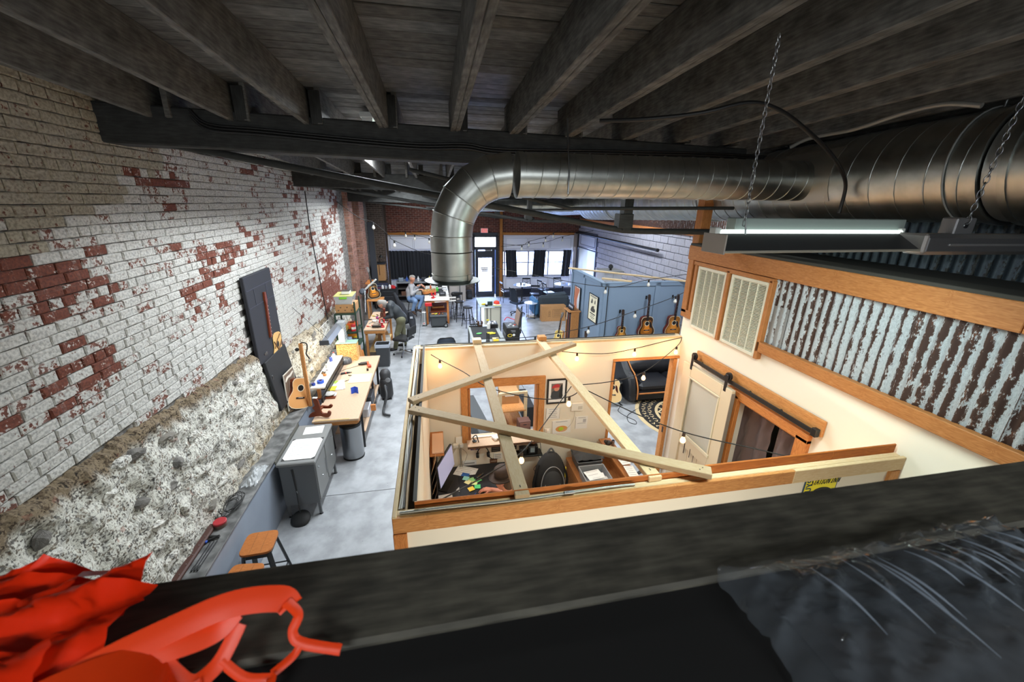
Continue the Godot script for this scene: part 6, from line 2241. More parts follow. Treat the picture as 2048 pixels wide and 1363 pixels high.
# ---------------------------------------------------------------- far left corner
func far_left() -> void:
	var bp:=thing("dark_panel","tall dark grey panel standing in the far left corner","panel",V(-2.36,0,-16.4),14)
	B(bp,"panel",V(0,1.66,0),V(0.22,3.32,0.05),hexm("33353d",0.7),0.006)
	B(bp,"edge",V(0.115,1.66,0.005),V(0.012,3.3,0.055),hexm("6b6255",0.7),0.002)
	var cs:=thing("supply_chest","plywood chest with a dark top below the dark panel","chest",V(-2.22,0,-17.0))
	B(cs,"body",V(0,1.35,0),V(0.42,0.66,0.4),M.cardboard,0.006)
	B(cs,"stand",V(0,0.5,0),V(0.40,1.0,0.38),hexm("2f2b29",0.7))
	B(cs,"top",V(0,1.70,0),V(0.46,0.05,0.44),hexm("23262e",0.6))
	B(cs,"strap",V(0.0,1.45,0.203),V(0.03,0.4,0.006),hexm("5a3c28",0.6))
	var lp:=thing("desk_lamp","black desk lamp on top of the plywood chest","lamp",V(-2.2,1.727,-17.0))
	L(lp,"base",Vector3.ZERO,V2([0,0,0.08,0,0.08,0.02,0,0.025]),M.black,16)
	T(lp,"arm",[V(0,0.02,0),V(-0.05,0.18,0),V(0.05,0.28,0)],0.012,M.black,6)
	L(lp,"shade",V(0.06,0.25,0),V2([0.08,-0.04,0.05,0.03,0.02,0.05,0,0.05]),M.black,16)
	# rack of shelves along the pilaster
	var rk:=thing("wall_rack","small brown wooden rack fixed to the pink pilaster","rack",V(-2.24,1.2,-14.1))
	B(rk,"shelf_board",V(0.0,0.0,0),V(0.28,0.03,0.9),M.walnut)
	B(rk,"shelf_board",V(0.06,0.30,0.1),V(0.24,0.03,0.7),M.pine_orange)
	B(rk,"upright",V(0.16,0.14,0.42),V(0.04,0.30,0.04),M.pine_orange)
	B(rk,"upright",V(-0.08,0.14,-0.3),V(0.04,0.30,0.04),M.pine_orange)
	guitar("acoustic_guitar","dark sunburst guitar leaning behind the workbenches at the left",Transform3D(Basis(V(0.95,0.12,-0.28),V(-0.18,0.97,-0.12),V(0.27,0.16,0.95)).orthonormalized(),V(-1.98,1.06,-13.4)),Color(0.93,0.58,0.12),"black_gloss",1.1,1)
	var ps:=thing("work_stand","low pine work stand carrying the dark sunburst guitar","stand",V(-1.98,0,-13.45))
	B(ps,"top",V(0,1.03,0),V(0.5,0.04,0.5),M.pine)
	for s in [-1.0,1.0]:
		for t in [-1.0,1.0]:
			B(ps,"leg",V(s*0.22,0.505,t*0.22),V(0.05,1.01,0.05),M.pine)
	var ar:=thing("lamp_arm","long pale jointed lamp arm clamped over the pine bench","lamp",V(-2.1,0.898,-12.05))
	B(ar,"clamp",V(0,0.03,0),V(0.07,0.06,0.07),M.steel)
	T(ar,"rod",[V(0,0.06,0),V(-0.02,0.62,-0.4)],0.014,M.steel,8)
	B(ar,"arm",V(0.15,0.80,-0.5),V(0.46,0.05,0.05),hexm("c9cbc9",0.4),0.01,Basis(V(0,0,1),0.72))
	L(ar,"head",V(-0.09,0.60,-0.42),V2([0,-0.05,0.09,-0.045,0.10,0,0.06,0.05,0,0.055]),hexm("50555e",0.4),18,Basis(Vector3.RIGHT,1.2))
	# black rolling tool cabinet
	var tc:=thing("tool_cabinet","black tool cabinet under the far left window with red and white supplies on it","cabinet",V(-1.78,0,-15.5))
	B(tc,"body",V(0,0.53,0),V(0.56,0.90,0.46),hexm("1d1e22",0.4),0.01)
	for i in 4:
		B(tc,"drawer",V(0,0.24+0.2*i,0.232),V(0.5,0.18,0.012),hexm("26282d",0.35))
		B(tc,"handle",V(0,0.30+0.2*i,0.245),V(0.4,0.02,0.016),hexm("55585e",0.4,0.6))
	for s in [-1.0,1.0]:
		for t in [-1.0,1.0]:
			L(tc,"caster",V(s*0.22,0.04,t*0.17),V2([0,-0.015,0.04,-0.015,0.04,0.015,0,0.015]),M.black,12,Basis(V(0,0,1),PI/2))
	var sup:=[["solvent_can","white solvent can on the black tool cabinet","e4e4e6",-0.2,0.14],["solvent_can","grey solvent can on the black tool cabinet","9aa0a8",-0.08,0.12],["red_bin","red parts bin on the black tool cabinet","d2262c",0.2,0.09],["spray_bottle","white spray bottle on the black tool cabinet","f0f0f2",0.06,0.16],["red_bin","second red parts bin behind the first on the black tool cabinet","b8242a",0.13,0.09]]
	for i in sup.size():
		var q=sup[i]
		var o:=thing(q[0],q[1],"bin" if q[0]=="red_bin" else "bottle",V(-1.78+q[3],0.981,-15.42-(0.13 if i==4 else 0.0)))
		if q[0]=="red_bin":
			B(o,"bin",V(0,0.045,0),V(0.13,0.09,0.12),hexm(q[2],0.4),0.01)
			B(o,"lip",V(0,0.085,0.06),V(0.13,0.02,0.02),hexm(q[2],0.4))
		else:
			L(o,"body",Vector3.ZERO,V2([0,0,0.045,0,0.045,q[4]*0.7,0.018,q[4]*0.85,0.018,q[4],0,q[4]]),hexm(q[2],0.35),14)
			L(o,"cap",V(0,q[4],0),V2([0.02,0,0.02,0.025,0,0.027]),hexm("33363c"),12)
	var st:=["folded dark blue case on the stack below the plywood chest","second flat case on the stack below the plywood chest","grey flat case at the bottom of the stack below the plywood chest"]
	for i in 3:
		var o:=carton("flat_case",st[2-i],"case",V(-2.12,0.72+0.09*i,-16.35),V(0.5-0.03*i,0.085,0.35),hexm(["6b7488","3c4660","2c3450"][i],0.6))
		B(o,"band",V(0,0.045,0.176),V(0.4,0.02,0.004),hexm(["c9cede","b03a5a","8a92a8"][i],0.5),0.0)
	var bs:=thing("case_shelf","low dark shelf carrying the stack of flat cases","shelf",V(-2.12,0,-16.35))
	B(bs,"top",V(0,0.70,0),V(0.56,0.035,0.4),hexm("4a4038",0.7))
	for s in [-1.0,1.0]: B(bs,"side",V(s*0.26,0.34,0),V(0.03,0.68,0.4),hexm("4a4038",0.7))
	# long bench below the window
	var wb:=thing("window_bench","long grey workbench with open shelves under the black curtains","workbench",V(-0.55,0,-17.35))
	B(wb,"top",V(0,0.86,0),V(2.2,0.05,0.55),hexm("8e9296",0.5),0.006)
	for x in [-1.06,-0.36,0.36,1.06]: B(wb,"upright",V(x,0.42,0),V(0.05,0.84,0.5),hexm("2d2c2f",0.6))
	for y in [0.3,0.6]: B(wb,"shelf_board",V(0,y,0),V(2.1,0.03,0.5),hexm("55504c",0.7))
	B(wb,"back",V(0,0.42,-0.26),V(2.15,0.8,0.02),hexm("332f2d",0.8))
	var nm:=[["buffing_wheel","steel machine head on the grey window bench","8e9aa6"],["solvent_can","blue capped can on the grey window bench","3f62b0"],["red_caddy","red caddy on the grey window bench","a83a30"],["glue_bottle","white bottle standing behind the seated man","e9e9ec"],["tool_box","dark tool box at the left end of the window bench","3b3d44"],["jar","pale yellow jar on the window bench","cbb860"],["tool_box","grey tool box at the right end of the window bench","9a9ca2"],["paint_can","brown can near the middle of the window bench","7a5236"]]
	for i in nm.size():
		var o:=thing(nm[i][0],nm[i][1],nm[i][0].split("_")[-1],V(-1.45+0.235*i,0.886,-17.3-0.06*(i % 2)))
		var mm:=hexm(nm[i][2],0.4)
		if i in [0,4,6]:
			B(o,"box",V(0,0.08,0),V(0.2,0.16,0.2),mm,0.02)
			T(o,"handle",[V(-0.06,0.17,0),V(0.06,0.17,0)],0.012,M.black,6)
		else:
			L(o,"body",Vector3.ZERO,V2([0,0,0.05,0,0.055,0.1,0.025,0.15,0.02,0.2,0,0.2]),mm,14)
			L(o,"cap",V(0,0.2,0),V2([0.022,0,0.022,0.03,0,0.03]),hexm("3a3a3e"),12)
	var sb:=["brown cloth bundle on the lower shelf of the window bench","white tub on the upper shelf of the window bench","pale box on the lower shelf of the window bench, nearest the cabinet"]
	for i in 3: carton("shelf_box",sb[i],"box",V(-1.35+0.3*i,[0.316,0.616,0.316][i],-17.25),V(0.22,0.17,0.26),[hexm("6b4a38",0.9),hexm("d9d9de",0.5),hexm("b9b4aa",0.7)][i])
	# work table of the seated man
	var wt:=thing("work_table","white topped work table crowded with parts beside the seated man","table",V(0.0,0,-14.95))
	B(wt,"top",V(0,0.88,0),V(0.86,0.04,2.5),hexm("d9d4cc",0.5),0.006)
	B(wt,"apron",V(0,0.82,1.18),V(0.78,0.07,0.03),M.pine_orange)
	for s in [-1.0,1.0]:
		for t in [-1.1,1.1]: B(wt,"leg",V(s*0.36,0.43,t),V(0.07,0.86,0.07),M.pine_orange)
	B(wt,"lower_shelf",V(0,0.42,0),V(0.76,0.03,2.2),M.walnut)
	B(wt,"mat",V(-0.05,0.903,-0.2),V(0.6,0.006,0.9),hexm("26272c",0.8))
	guitar("acoustic_guitar","honey coloured guitar body lying on the table in front of the seated man",Transform3D(Basis(V(0.1,0,0.99),V(0.98,0.10,-0.1),V(0.10,0.98,-0.02)).orthonormalized(),V(-0.52,1.03,-14.62)),Color(0.95,0.70,0.36),"pine_orange",0.5,0,"",false)
	var cr:=thing("guitar_cradle","dark padded cradle under the honey coloured guitar body","cradle",V(-0.28,0.906,-14.62))
	B(cr,"pad",V(0,0.0125,0),V(0.4,0.025,0.28),hexm("2b2b31",0.9),0.01)
	var rv:=thing("red_vise","red vise at the near end of the white work table","vise",V(-0.12,0.9,-13.95),20)
	B(rv,"base",V(0,0.02,0),V(0.13,0.04,0.12),hexm("c8202a",0.35),0.01)
	L(rv,"column",V(0,0.04,0),V2([0.03,0,0.022,0.05,0.035,0.08,0,0.08]),hexm("c8202a",0.35),14)
	for s in [-1.0,1.0]: B(rv,"jaw",V(s*0.06,0.15,0),V(0.04,0.12,0.11),hexm("d0242e",0.35),0.014)
	T(rv,"screw",[V(-0.15,0.11,0),V(0.15,0.11,0)],0.013,M.steel,8)
	var tt:=[["black_case","black camera shaped case on the white work table","1f2025",0.2,-14.3,0.24],["green_tub","bright green tub on the white work table","4fc24a",0.02,-15.1,0.1],["orange_bottle","orange bottle standing on the white work table","d9632c",-0.22,-15.5,0.06],["white_block","white block on the right side of the white work table","e6e6ea",0.3,-15.3,0.2],["speaker_box","dark round cheeked box at the far end of the white work table","24252b",0.1,-15.9,0.26],["white_cable","white coiled lead at the table edge","ececf0",0.36,-14.6,0.12]]
	for q in tt:
		var o:=thing(q[0],q[1],q[0].split("_")[1],V(q[3],0.908,q[4]))
		if q[0]=="orange_bottle" or q[0]=="green_tub":
			L(o,"body",Vector3.ZERO,V2([0,0,q[5]*0.5,0,q[5]*0.55,0.09,q[5]*0.3,0.12,q[5]*0.3,0.16,0,0.16]),hexm(q[2],0.4),14)
			L(o,"cap",V(0,0.16,0),V2([q[5]*0.33,0,q[5]*0.33,0.02,0,0.022]),hexm("e8e8e8"),12)
		elif q[0]=="white_cable":
			T(o,"lead",ring_path(V(0,0.01,0),Vector3.UP,0.07,20),0.009,hexm(q[2],0.4),6)
			T(o,"tail",[V(0.07,0.01,0),V(0.05,0.01,0.14)],0.008,hexm(q[2],0.4),6)
		else:
			B(o,"body",V(0,0.07,0),V(q[5],0.14,q[5]*0.8),hexm(q[2],0.5),0.025)
			B(o,"trim",V(0,0.1,q[5]*0.405),V(q[5]*0.6,0.03,0.008),hexm("7a7d84",0.4),0.002)
	var pl:=["white plank resting on the near end of the white work table","second white plank lying below the first at the table's near end"]
	for i in 2:
		var o:=thing("white_plank",pl[i],"plank",V(0.18,0.905-0.10*i,-13.9+0.12*i),4+6*i)
		B(o,"plank",V(0.1,0.01,0),V(0.75,0.018,0.09),hexm("eceae6",0.6))
	for i in 3: carton("lumber_scrap",["reddish plank on the lower shelf of the white work table","tan plank on the lower shelf of the white work table","short brown plank stacked on the lower shelf of the white work table"][i],"wood",V(0.02,0.437+0.05*i,-14.3),V(0.5-0.08*i,0.045,0.25),[M.mahogany,M.pine,M.walnut][i],6*i)
	var tb:=thing("rolling_tote","dark grey rolling tool tote on big wheels beside the white work table","tote",V(0.02,0,-13.52))
	B(tb,"body",V(0,0.22,0),V(0.52,0.36,0.34),hexm("3a3d40",0.6),0.03)
	B(tb,"rim",V(0,0.41,0),V(0.58,0.05,0.40),hexm("44474a",0.6),0.015)
	for i in 9: B(tb,"rib",V(-0.24+0.06*i,0.385,0.195),V(0.012,0.03,0.02),hexm("33363a",0.6),0.002)
	for s in [-1.0,1.0]:
		L(tb,"wheel",V(0.24,0.075,s*0.17),V2([0,-0.02,0.06,-0.02,0.075,-0.012,0.075,0.012,0.06,0.02,0,0.02]),hexm("1b1b1d",0.6),20,Basis(Vector3.RIGHT,PI/2))
		L(tb,"hub",V(0.24,0.075,s*0.19),V2([0,0.006,0.035,0.006,0.04,0]),hexm("8d9094",0.4),16,Basis(Vector3.RIGHT,PI/2))
	var cl:=["c8862c","e2d23c","c85a2a","9a6a40"]
	for i in 4:
		var o:=thing("tool_grip",["orange handled tool heaped on the rolling tote","yellow handled tool heaped on the rolling tote","red handled tool heaped on the rolling tote","brown hammer handle on the rolling tote"][i],"tool",V(-0.14+0.10*i,0.437,-13.5),35*i)
		T(o,"grip",[V(-0.07,0.02,0),V(0.03,0.025,0)],0.02,hexm(cl[i],0.45),8)
		T(o,"head",[V(0.03,0.025,0),V(0.12,0.03,0)],0.013,M.dark_steel,8)
	var sc:=thing("silver_case","upright silver case strapped in black beside the seated man's stool","case",V(-0.47,0,-13.72))
	B(sc,"body",V(0,0.26,0),V(0.16,0.50,0.26),hexm("a9abad",0.35,0.5),0.025)
	for x in [-0.02,0.06]: B(sc,"strap",V(x,0.26,0),V(0.014,0.506,0.266),M.black,0.003)
	B(sc,"sticker",V(-0.01,0.10,0.131),V(0.08,0.08,0.003),hexm("d9d6d2"),0.0)
	B(sc,"red_mark",V(-0.01,0.10,0.133),V(0.03,0.05,0.002),hexm("b8222a"),0.0)
	B(sc,"foot",V(0,0.005,0),V(0.15,0.01,0.25),M.black,0.0)
	var rl:=thing("vise_stand","red clamp hanging under the near end of the white work table","clamp",V(-0.30,0.55,-13.66))
	B(rl,"head",V(0,0.2,0),V(0.24,0.13,0.06),hexm("c9262c",0.4),0.02)
	T(rl,"bar",[V(0,0.14,0),V(0,-0.12,0)],0.02,M.steel,8)
	T(rl,"bar",[V(0.05,0.14,0),V(0.05,-0.06,0)],0.014,M.steel,8)
	for i in 2:
		var o:=string_pos_left(i)
	# stool machine and speaker between the table and the door
	var hv:=thing("work_pedestal","grey pedestal machine on a square foot plate right of the white table","machine",V(0.74,0,-14.6))
	B(hv,"foot_plate",V(0,0.02,0),V(0.5,0.04,0.45),hexm("86888c",0.4,0.4))
	T(hv,"column",[V(0.1,0.04,0),V(0.1,1.25,0)],0.022,M.steel,10)
	T(hv,"column",[V(-0.16,0.04,0.1),V(-0.16,0.82,0.1)],0.02,M.steel,10)
	L(hv,"seat",V(-0.06,0.86,0.06),V2([0,0,0.16,0,0.18,0.04,0.16,0.09,0,0.1]),M.black,18,Basis(),true)
	var gp:=thing("grey_cabinet","pale grey cabinet behind the pedestal machine near the door","cabinet",V(0.88,0,-17.3))
	B(gp,"body",V(0,0.36,0),V(0.7,0.70,0.4),hexm("a9a19b",0.7),0.006)
	B(gp,"top",V(0,0.72,0),V(0.74,0.03,0.43),hexm("8d8883",0.6))
	B(gp,"door",V(-0.15,0.36,0.203),V(0.3,0.6,0.012),hexm("b3aba5",0.7))
	B(gp,"handle",V(-0.02,0.4,0.215),V(0.015,0.12,0.015),M.steel)
	var sp:=thing("floor_speaker","small black speaker on the floor left of the street door","speaker",V(1.43,0,-17.6))
	B(sp,"cabinet",V(0,0.19,0),V(0.24,0.38,0.24),M.black,0.01)
	L(sp,"cone",V(0,0.15,0.121),V2([0,0.002,0.05,0.008,0.085,0.002]),hexm("2f3034"),18,Basis(Vector3.RIGHT,PI/2))
	L(sp,"tweeter",V(0,0.30,0.121),V2([0,0.006,0.03,0.002]),hexm("2f3034"),14,Basis(Vector3.RIGHT,PI/2))

func string_pos_left(i: int) -> int:
	if i==0:
		string_lights("string of clear bulbs sagging from the left wall past the black curtains to the duct",V3([-2.5,4.05,-11.9,-2.0,3.62,-12.2,-1.72,3.5,-12.6,-1.33,3.1,-12.9,-1.2,2.95,-12.95,-0.1,2.45,-13.5,1.2,2.5,-14.0]),[2,4],false,"string lights over the shop floor",1.5)
		string_lights("string of clear bulbs along the front of the left shop window",V3([-1.9,2.95,-15.6,-1.0,3.05,-15.2,-0.68,2.97,-15.0,-0.18,2.85,-15.0,1.0,2.7,-15.0]),[1,2,3],false,"string lights over the shop floor",1.5)
	else:
		string_lights("upper string of clear bulbs before the bright shop window",V3([2.55,2.62,-15.2,3.26,2.57,-15.2,3.53,2.71,-15.2,4.18,2.88,-15.2,4.48,3.03,-15.2,5.2,3.35,-15.2]),[1,2,3,4],false,"string lights over the shop floor",1.4)
		string_lights("lower string of clear bulbs before the bright shop window",V3([2.5,2.5,-15.5,4.18,2.65,-15.5,4.95,2.87,-15.5,6.2,3.1,-15.5]),[1,2],false,"string lights over the shop floor",1.4)
		string_lights("string of clear bulbs sagging in front of the hanging guitars",V3([6.2,2.45,-8.3,5.42,2.12,-8.2,4.40,1.83,-8.1,3.29,1.52,-8.05,2.06,1.36,-8.0,1.2,1.36,-8.0]),[1,2,3,4],false,"string lights over the shop floor",1.25)
		string_lights("string of clear bulbs along the top of the blue partition",V3([6.3,2.6,-8.6,4.92,2.44,-8.6,3.9,2.27,-8.7,2.6,2.26,-10.5,1.4,2.3,-12.0]),[1,2],false,"string lights over the shop floor",1.25)
	return i

# ---------------------------------------------------------------- work tables and stools in the middle
func centre() -> void:
	var ta:=thing("grey_table","grey topped cabinet table near the street door","table",V(1.71,0,-13.2))
	B(ta,"top",V(0,0.885,0),V(0.72,0.03,1.3),hexm("93a09e",0.5),0.005)
	B(ta,"panel",V(0.06,0.44,0.60),V(0.56,0.82,0.02),hexm("b9b6a8",0.6))
	B(ta,"panel",V(0.33,0.44,0),V(0.02,0.86,1.2),hexm("b9b6a8",0.6))
	for s in [-1.0,1.0]:
		for t in [-1.0,1.0]: B(ta,"leg",V(s*0.33,0.435,t*0.62),V(0.035,0.87,0.035),hexm("5c6062",0.4,0.4))
	for i in 5: B(ta,"slat",V(-0.33,0.44,-0.45+0.2*i),V(0.012,0.82,0.03),hexm("55585a",0.5))
	B(ta,"gap_slot",V(-0.12,0.44,0.612),V(0.03,0.78,0.006),hexm("3a3936"),0.0)
	B(ta,"gap_slot",V(0.0,0.44,0.612),V(0.02,0.78,0.006),hexm("3a3936"),0.0)
	var it:=[["battery_drill","yellow and black cordless drill on the grey topped table","e0c22c",1.50,-12.72],["black_radio","square dark green box on the grey topped table","23332f",1.70,-12.70],["red_cap","red cap lying on the grey topped table","d8402c",1.94,-12.85],["white_tray","flat white tray under the red cap","e8e6e0",1.93,-12.72]]
	for q in it:
		var o:=thing(q[0],q[1],q[0].split("_")[1],V(q[3],0.901+(0.022 if q[0]=="red_cap" else 0.0),q[4]))
		match q[0]:
			"battery_drill":
				T(o,"body",[V(-0.08,0.04,0),V(0.05,0.04,0)],[0.022,0.034],hexm(q[2],0.4),10)
				B(o,"grip",V(0.05,0.03,0.07),V(0.04,0.05,0.12),M.black,0.01)
				B(o,"battery",V(0.08,0.03,0.12),V(0.08,0.06,0.06),M.black,0.01)
			"black_radio":
				B(o,"box",V(0,0.06,0),V(0.16,0.12,0.10),hexm(q[2],0.6),0.008)
				B(o,"lid",V(0,0.123,0),V(0.165,0.008,0.105),hexm("31443e",0.6))
			"red_cap":
				var m:=MB.new()
				m.ell(V(0,0.03,0),V(0.10,0.07,0.09),Basis(),14,8)
				P(o,"crown",m,hexm(q[2],0.7))
				B(o,"brim",V(0.02,0.008,0.09),V(0.15,0.012,0.09),hexm("c23626",0.7),0.004)
			_:
				B(o,"tray",V(0,0.01,0),V(0.24,0.02,0.18),hexm(q[2],0.5))
				B(o,"edge",V(0,0.012,0.09),V(0.24,0.024,0.008),hexm("d6c46a",0.5),0.001)
	var tb:=thing("black_table","steel framed work table with a black rubber mat behind the office","table",V(1.2,0,-9.72))
	B(tb,"top",V(0,0.885,0),V(0.82,0.03,1.66),hexm("a9aeac",0.4,0.2),0.005)
	B(tb,"mat",V(-0.02,0.904,-0.1),V(0.66,0.008,1.05),hexm("26282b",0.85),0.003)
	for s in [-1.0,1.0]:
		for t in [-1.0,1.0]: B(tb,"leg",V(s*0.38,0.435,t*0.78),V(0.05,0.87,0.05),hexm("66696b",0.4,0.4))
		B(tb,"rail",V(s*0.38,0.2,0),V(0.03,0.04,1.5),hexm("66696b",0.4,0.4))
	var gl:=thing("rubber_gloves","yellow rubber gloves lying on the black mat","gloves",V(1.34,0.909,-9.72))
	for k in 2:
		var m:=MB.new()
		m.ell(V(0.05*k,0.018,0.05*k),V(0.06,0.017,0.045),Basis(Vector3.UP,0.5*k),12,6)
		for f in 4:
			m.tube([V(0.05*k-0.04,0.016,0.05*k-0.03+0.02*f),V(0.05*k-0.12,0.012,0.05*k-0.05+0.032*f)],[0.012,0.008],6)
		P(gl,"glove",m,hexm("ecd838",0.5))
	var gr:=thing("green_cloth","small green cloth lying on the black mat","cloth",V(1.02,0.909,-9.72))
	var gm:=MB.new()
	gm.ell(V(0,0.012,0),V(0.08,0.014,0.05),Basis(Vector3.UP,0.3),12,6)
	P(gr,"cloth",gm,hexm("5cbf62",0.8))
	B(gr,"fold",V(0.02,0.026,0),V(0.07,0.006,0.04),hexm("7fd183",0.8),0.003)
	var yb:=thing("yellow_box","yellow lettered box on the near end of the black table","box",V(1.36,0.901,-9.12))
	B(yb,"box",V(0,0.04,0),V(0.16,0.08,0.12),hexm("c9b98a",0.6))
	B(yb,"label_band",V(0,0.045,0.061),V(0.12,0.05,0.002),hexm("ecd02c"),0.0)
	var bk:=thing("bottle_pair","black upright clamp on the near end of the black table","clamp",V(1.17,0.901,-9.14))
	B(bk,"post",V(-0.02,0.11,0),V(0.03,0.22,0.03),M.black)
	B(bk,"post",V(0.025,0.10,0),V(0.03,0.20,0.03),M.black)
	B(bk,"foot",V(0,0.006,0),V(0.10,0.012,0.07),M.black)
	# gig tool chest
	var tc:=thing("tool_chest","black drawer tool chest with an open lid beside the black table","tool chest",V(1.82,0,-9.55))
	B(tc,"body",V(0,0.60,0),V(0.34,1.12,0.55),M.black,0.008)
	for i in 6:
		B(tc,"drawer",V(-0.175,0.30+0.13*i,0),V(0.012,0.115,0.5),hexm("2e3035",0.35))
		B(tc,"drawer_pull",V(-0.185,0.345+0.13*i,0),V(0.012,0.014,0.44),hexm("9a9ca0",0.3,0.7))
	B(tc,"tray",V(0,1.168,0.02),V(0.29,0.012,0.46),hexm("6d7278",0.4,0.4))
	for q in [[-0.08,0.1,"c2c6cc"],[0.03,0.14,"e6e6e6"],[0.08,0.05,"c9544a"],[-0.02,0.0,"d8dade"],[0.06,-0.1,"8d9298"]]:
		B(tc,"tray_part",V(q[0],1.185,q[1]),V(0.05,0.025,0.04),hexm(q[2],0.4),0.006)
	B(tc,"lid",V(0.19,1.36,-0.02),V(0.05,0.42,0.54),hexm("24262a",0.4),0.01,Basis(V(0,0,1),-0.15))
	B(tc,"foam",V(0.16,1.36,-0.02),V(0.02,0.34,0.44),hexm("8b7568",0.8),0.004,Basis(V(0,0,1),-0.15))
	L(tc,"sticker",V(-0.08,0.98,0.277),V2([0,0.001,0.06,0.001,0.06,0]),hexm("ead22e"),22,Basis(Vector3.RIGHT,PI/2)*Basis.from_scale(V(1,1,0.62)))
	L(tc,"sticker",V(-0.08,0.98,0.279),V2([0,0.001,0.046,0.001,0.046,0]),M.black,22,Basis(Vector3.RIGHT,PI/2)*Basis.from_scale(V(1,1,0.55)))
	L(tc,"sticker",V(0.02,0.99,0.277),V2([0,0.001,0.032,0.001,0.032,0]),hexm("d9d9d9"),20,Basis(Vector3.RIGHT,PI/2))
	B(tc,"name_plate",V(0.0,1.10,0.277),V(0.12,0.014,0.002),hexm("8d9094"),0.0)
	B(tc,"name_plate",V(0.01,1.07,0.277),V(0.10,0.012,0.002),hexm("8d9094"),0.0)
	var hc:=thing("parts_case","open black case of small parts on the far corner of the black table","case",V(1.45,0.901,-10.35))
	B(hc,"tray",V(0,0.05,0),V(0.26,0.10,0.34),M.black)
	for i in 6: B(hc,"part",V(-0.07+0.07*(i % 3),0.11,-0.08+0.14*(i/3)),V(0.05,0.03,0.08),hexm(["c9ccd2","55585e","dfe1e6","8b8e94","e9e9ec","aab0b8"][i],0.4),0.006)
	var wh:=thing("white_bottle","white spray bottle standing by the open parts case","bottle",V(1.32,0.901,-10.15))
	L(wh,"body",Vector3.ZERO,V2([0,0,0.045,0,0.045,0.14,0.018,0.19,0.018,0.22,0,0.22]),hexm("eceae4",0.4),14)
	B(wh,"trigger",V(-0.02,0.24,0),V(0.07,0.04,0.03),hexm("d8c83a",0.4),0.008)
	var bv:=thing("bronze_vise","brown bench vise on the far edge of the black table","vise",V(1.12,0.901,-10.38))
	B(bv,"base",V(0,0.03,0),V(0.12,0.06,0.10),hexm("4a352b",0.5,0.3),0.014)
	B(bv,"jaw",V(-0.05,0.11,0),V(0.05,0.10,0.09),hexm("5a3f32",0.5,0.3),0.014)
	B(bv,"jaw",V(0.05,0.11,0),V(0.05,0.10,0.09),hexm("5a3f32",0.5,0.3),0.014)
	T(bv,"handle",[V(-0.12,0.06,0),V(-0.12,0.16,0)],0.008,M.steel,6)
	T(bv,"screw",[V(-0.12,0.11,0),V(0.08,0.11,0)],0.014,M.steel,8)
	var rc:=thing("red_hose","bright red hose looped over the tool chest's far side","hose",V(1.86,1.165,-9.9))
	T(rc,"hose",curve(V3([-0.16,0.02,-0.02,-0.08,0.09,-0.06,0.02,0.05,-0.08,0.12,0.02,-0.05,0.13,-0.04,0.0]),5),0.011,hexm("d8283c",0.4),6)
	var qc:=thing("clamp_rack","cluster of black bar clamps standing at the far edge of the black table","clamps",V(0.94,0.901,-10.42))
	for i in 4:
		T(qc,"bar",[V(0.06*i-0.06,0,0),V(0.05*i-0.09,0.34-0.05*i,-0.03)],0.010,M.black,6)
		B(qc,"head",V(0.06*i-0.06,0.06,0.01),V(0.07,0.03,0.03),M.black)
	B(qc,"foot",V(0.06,0.012,0.02),V(0.36,0.024,0.08),M.black)
	bar_stool("black bar stool with a low back nearest the grey topped table",0.78,-14.1,10,0.74,true)
	bar_stool("black bar stool standing farthest along the row, by the pedestal machine",0.72,-14.95,40,0.74)
	bar_stool("round black bar stool at the near end of the row",1.02,-13.35,25,0.72)
	# tall thin stand
	var ms:=thing("mic_stand","thin black folding stand beside the tool chest","stand",V(2.45,0,-11.3))
	T(ms,"pole",[V(0,0.35,0),V(0.02,1.2,0)],0.014,M.black,6)
	for i in 3:
		var a:=TAU*i/3+0.5
		T(ms,"leg",[V(0,0.5,0),V(cos(a)*0.26,0.012,sin(a)*0.26)],0.012,M.black,6)
	T(ms,"boom",[V(0.02,1.2,0),V(-0.1,1.0,0.12)],0.010,M.black,6)
	var fb:=thing("foot_pedal","black foot switch lying on the floor beside the thin stand","pedal",V(2.75,0,-11.0))
	B(fb,"body",V(0,0.06,0),V(0.26,0.12,0.2),M.black,0.02)
	B(fb,"plate",V(0,0.125,0.01),V(0.18,0.014,0.14),hexm("3c3e44",0.4))
	office_chair("dark office chair showing only its rounded back beyond the office wall",0.20,-8.3,190,true,0.62)

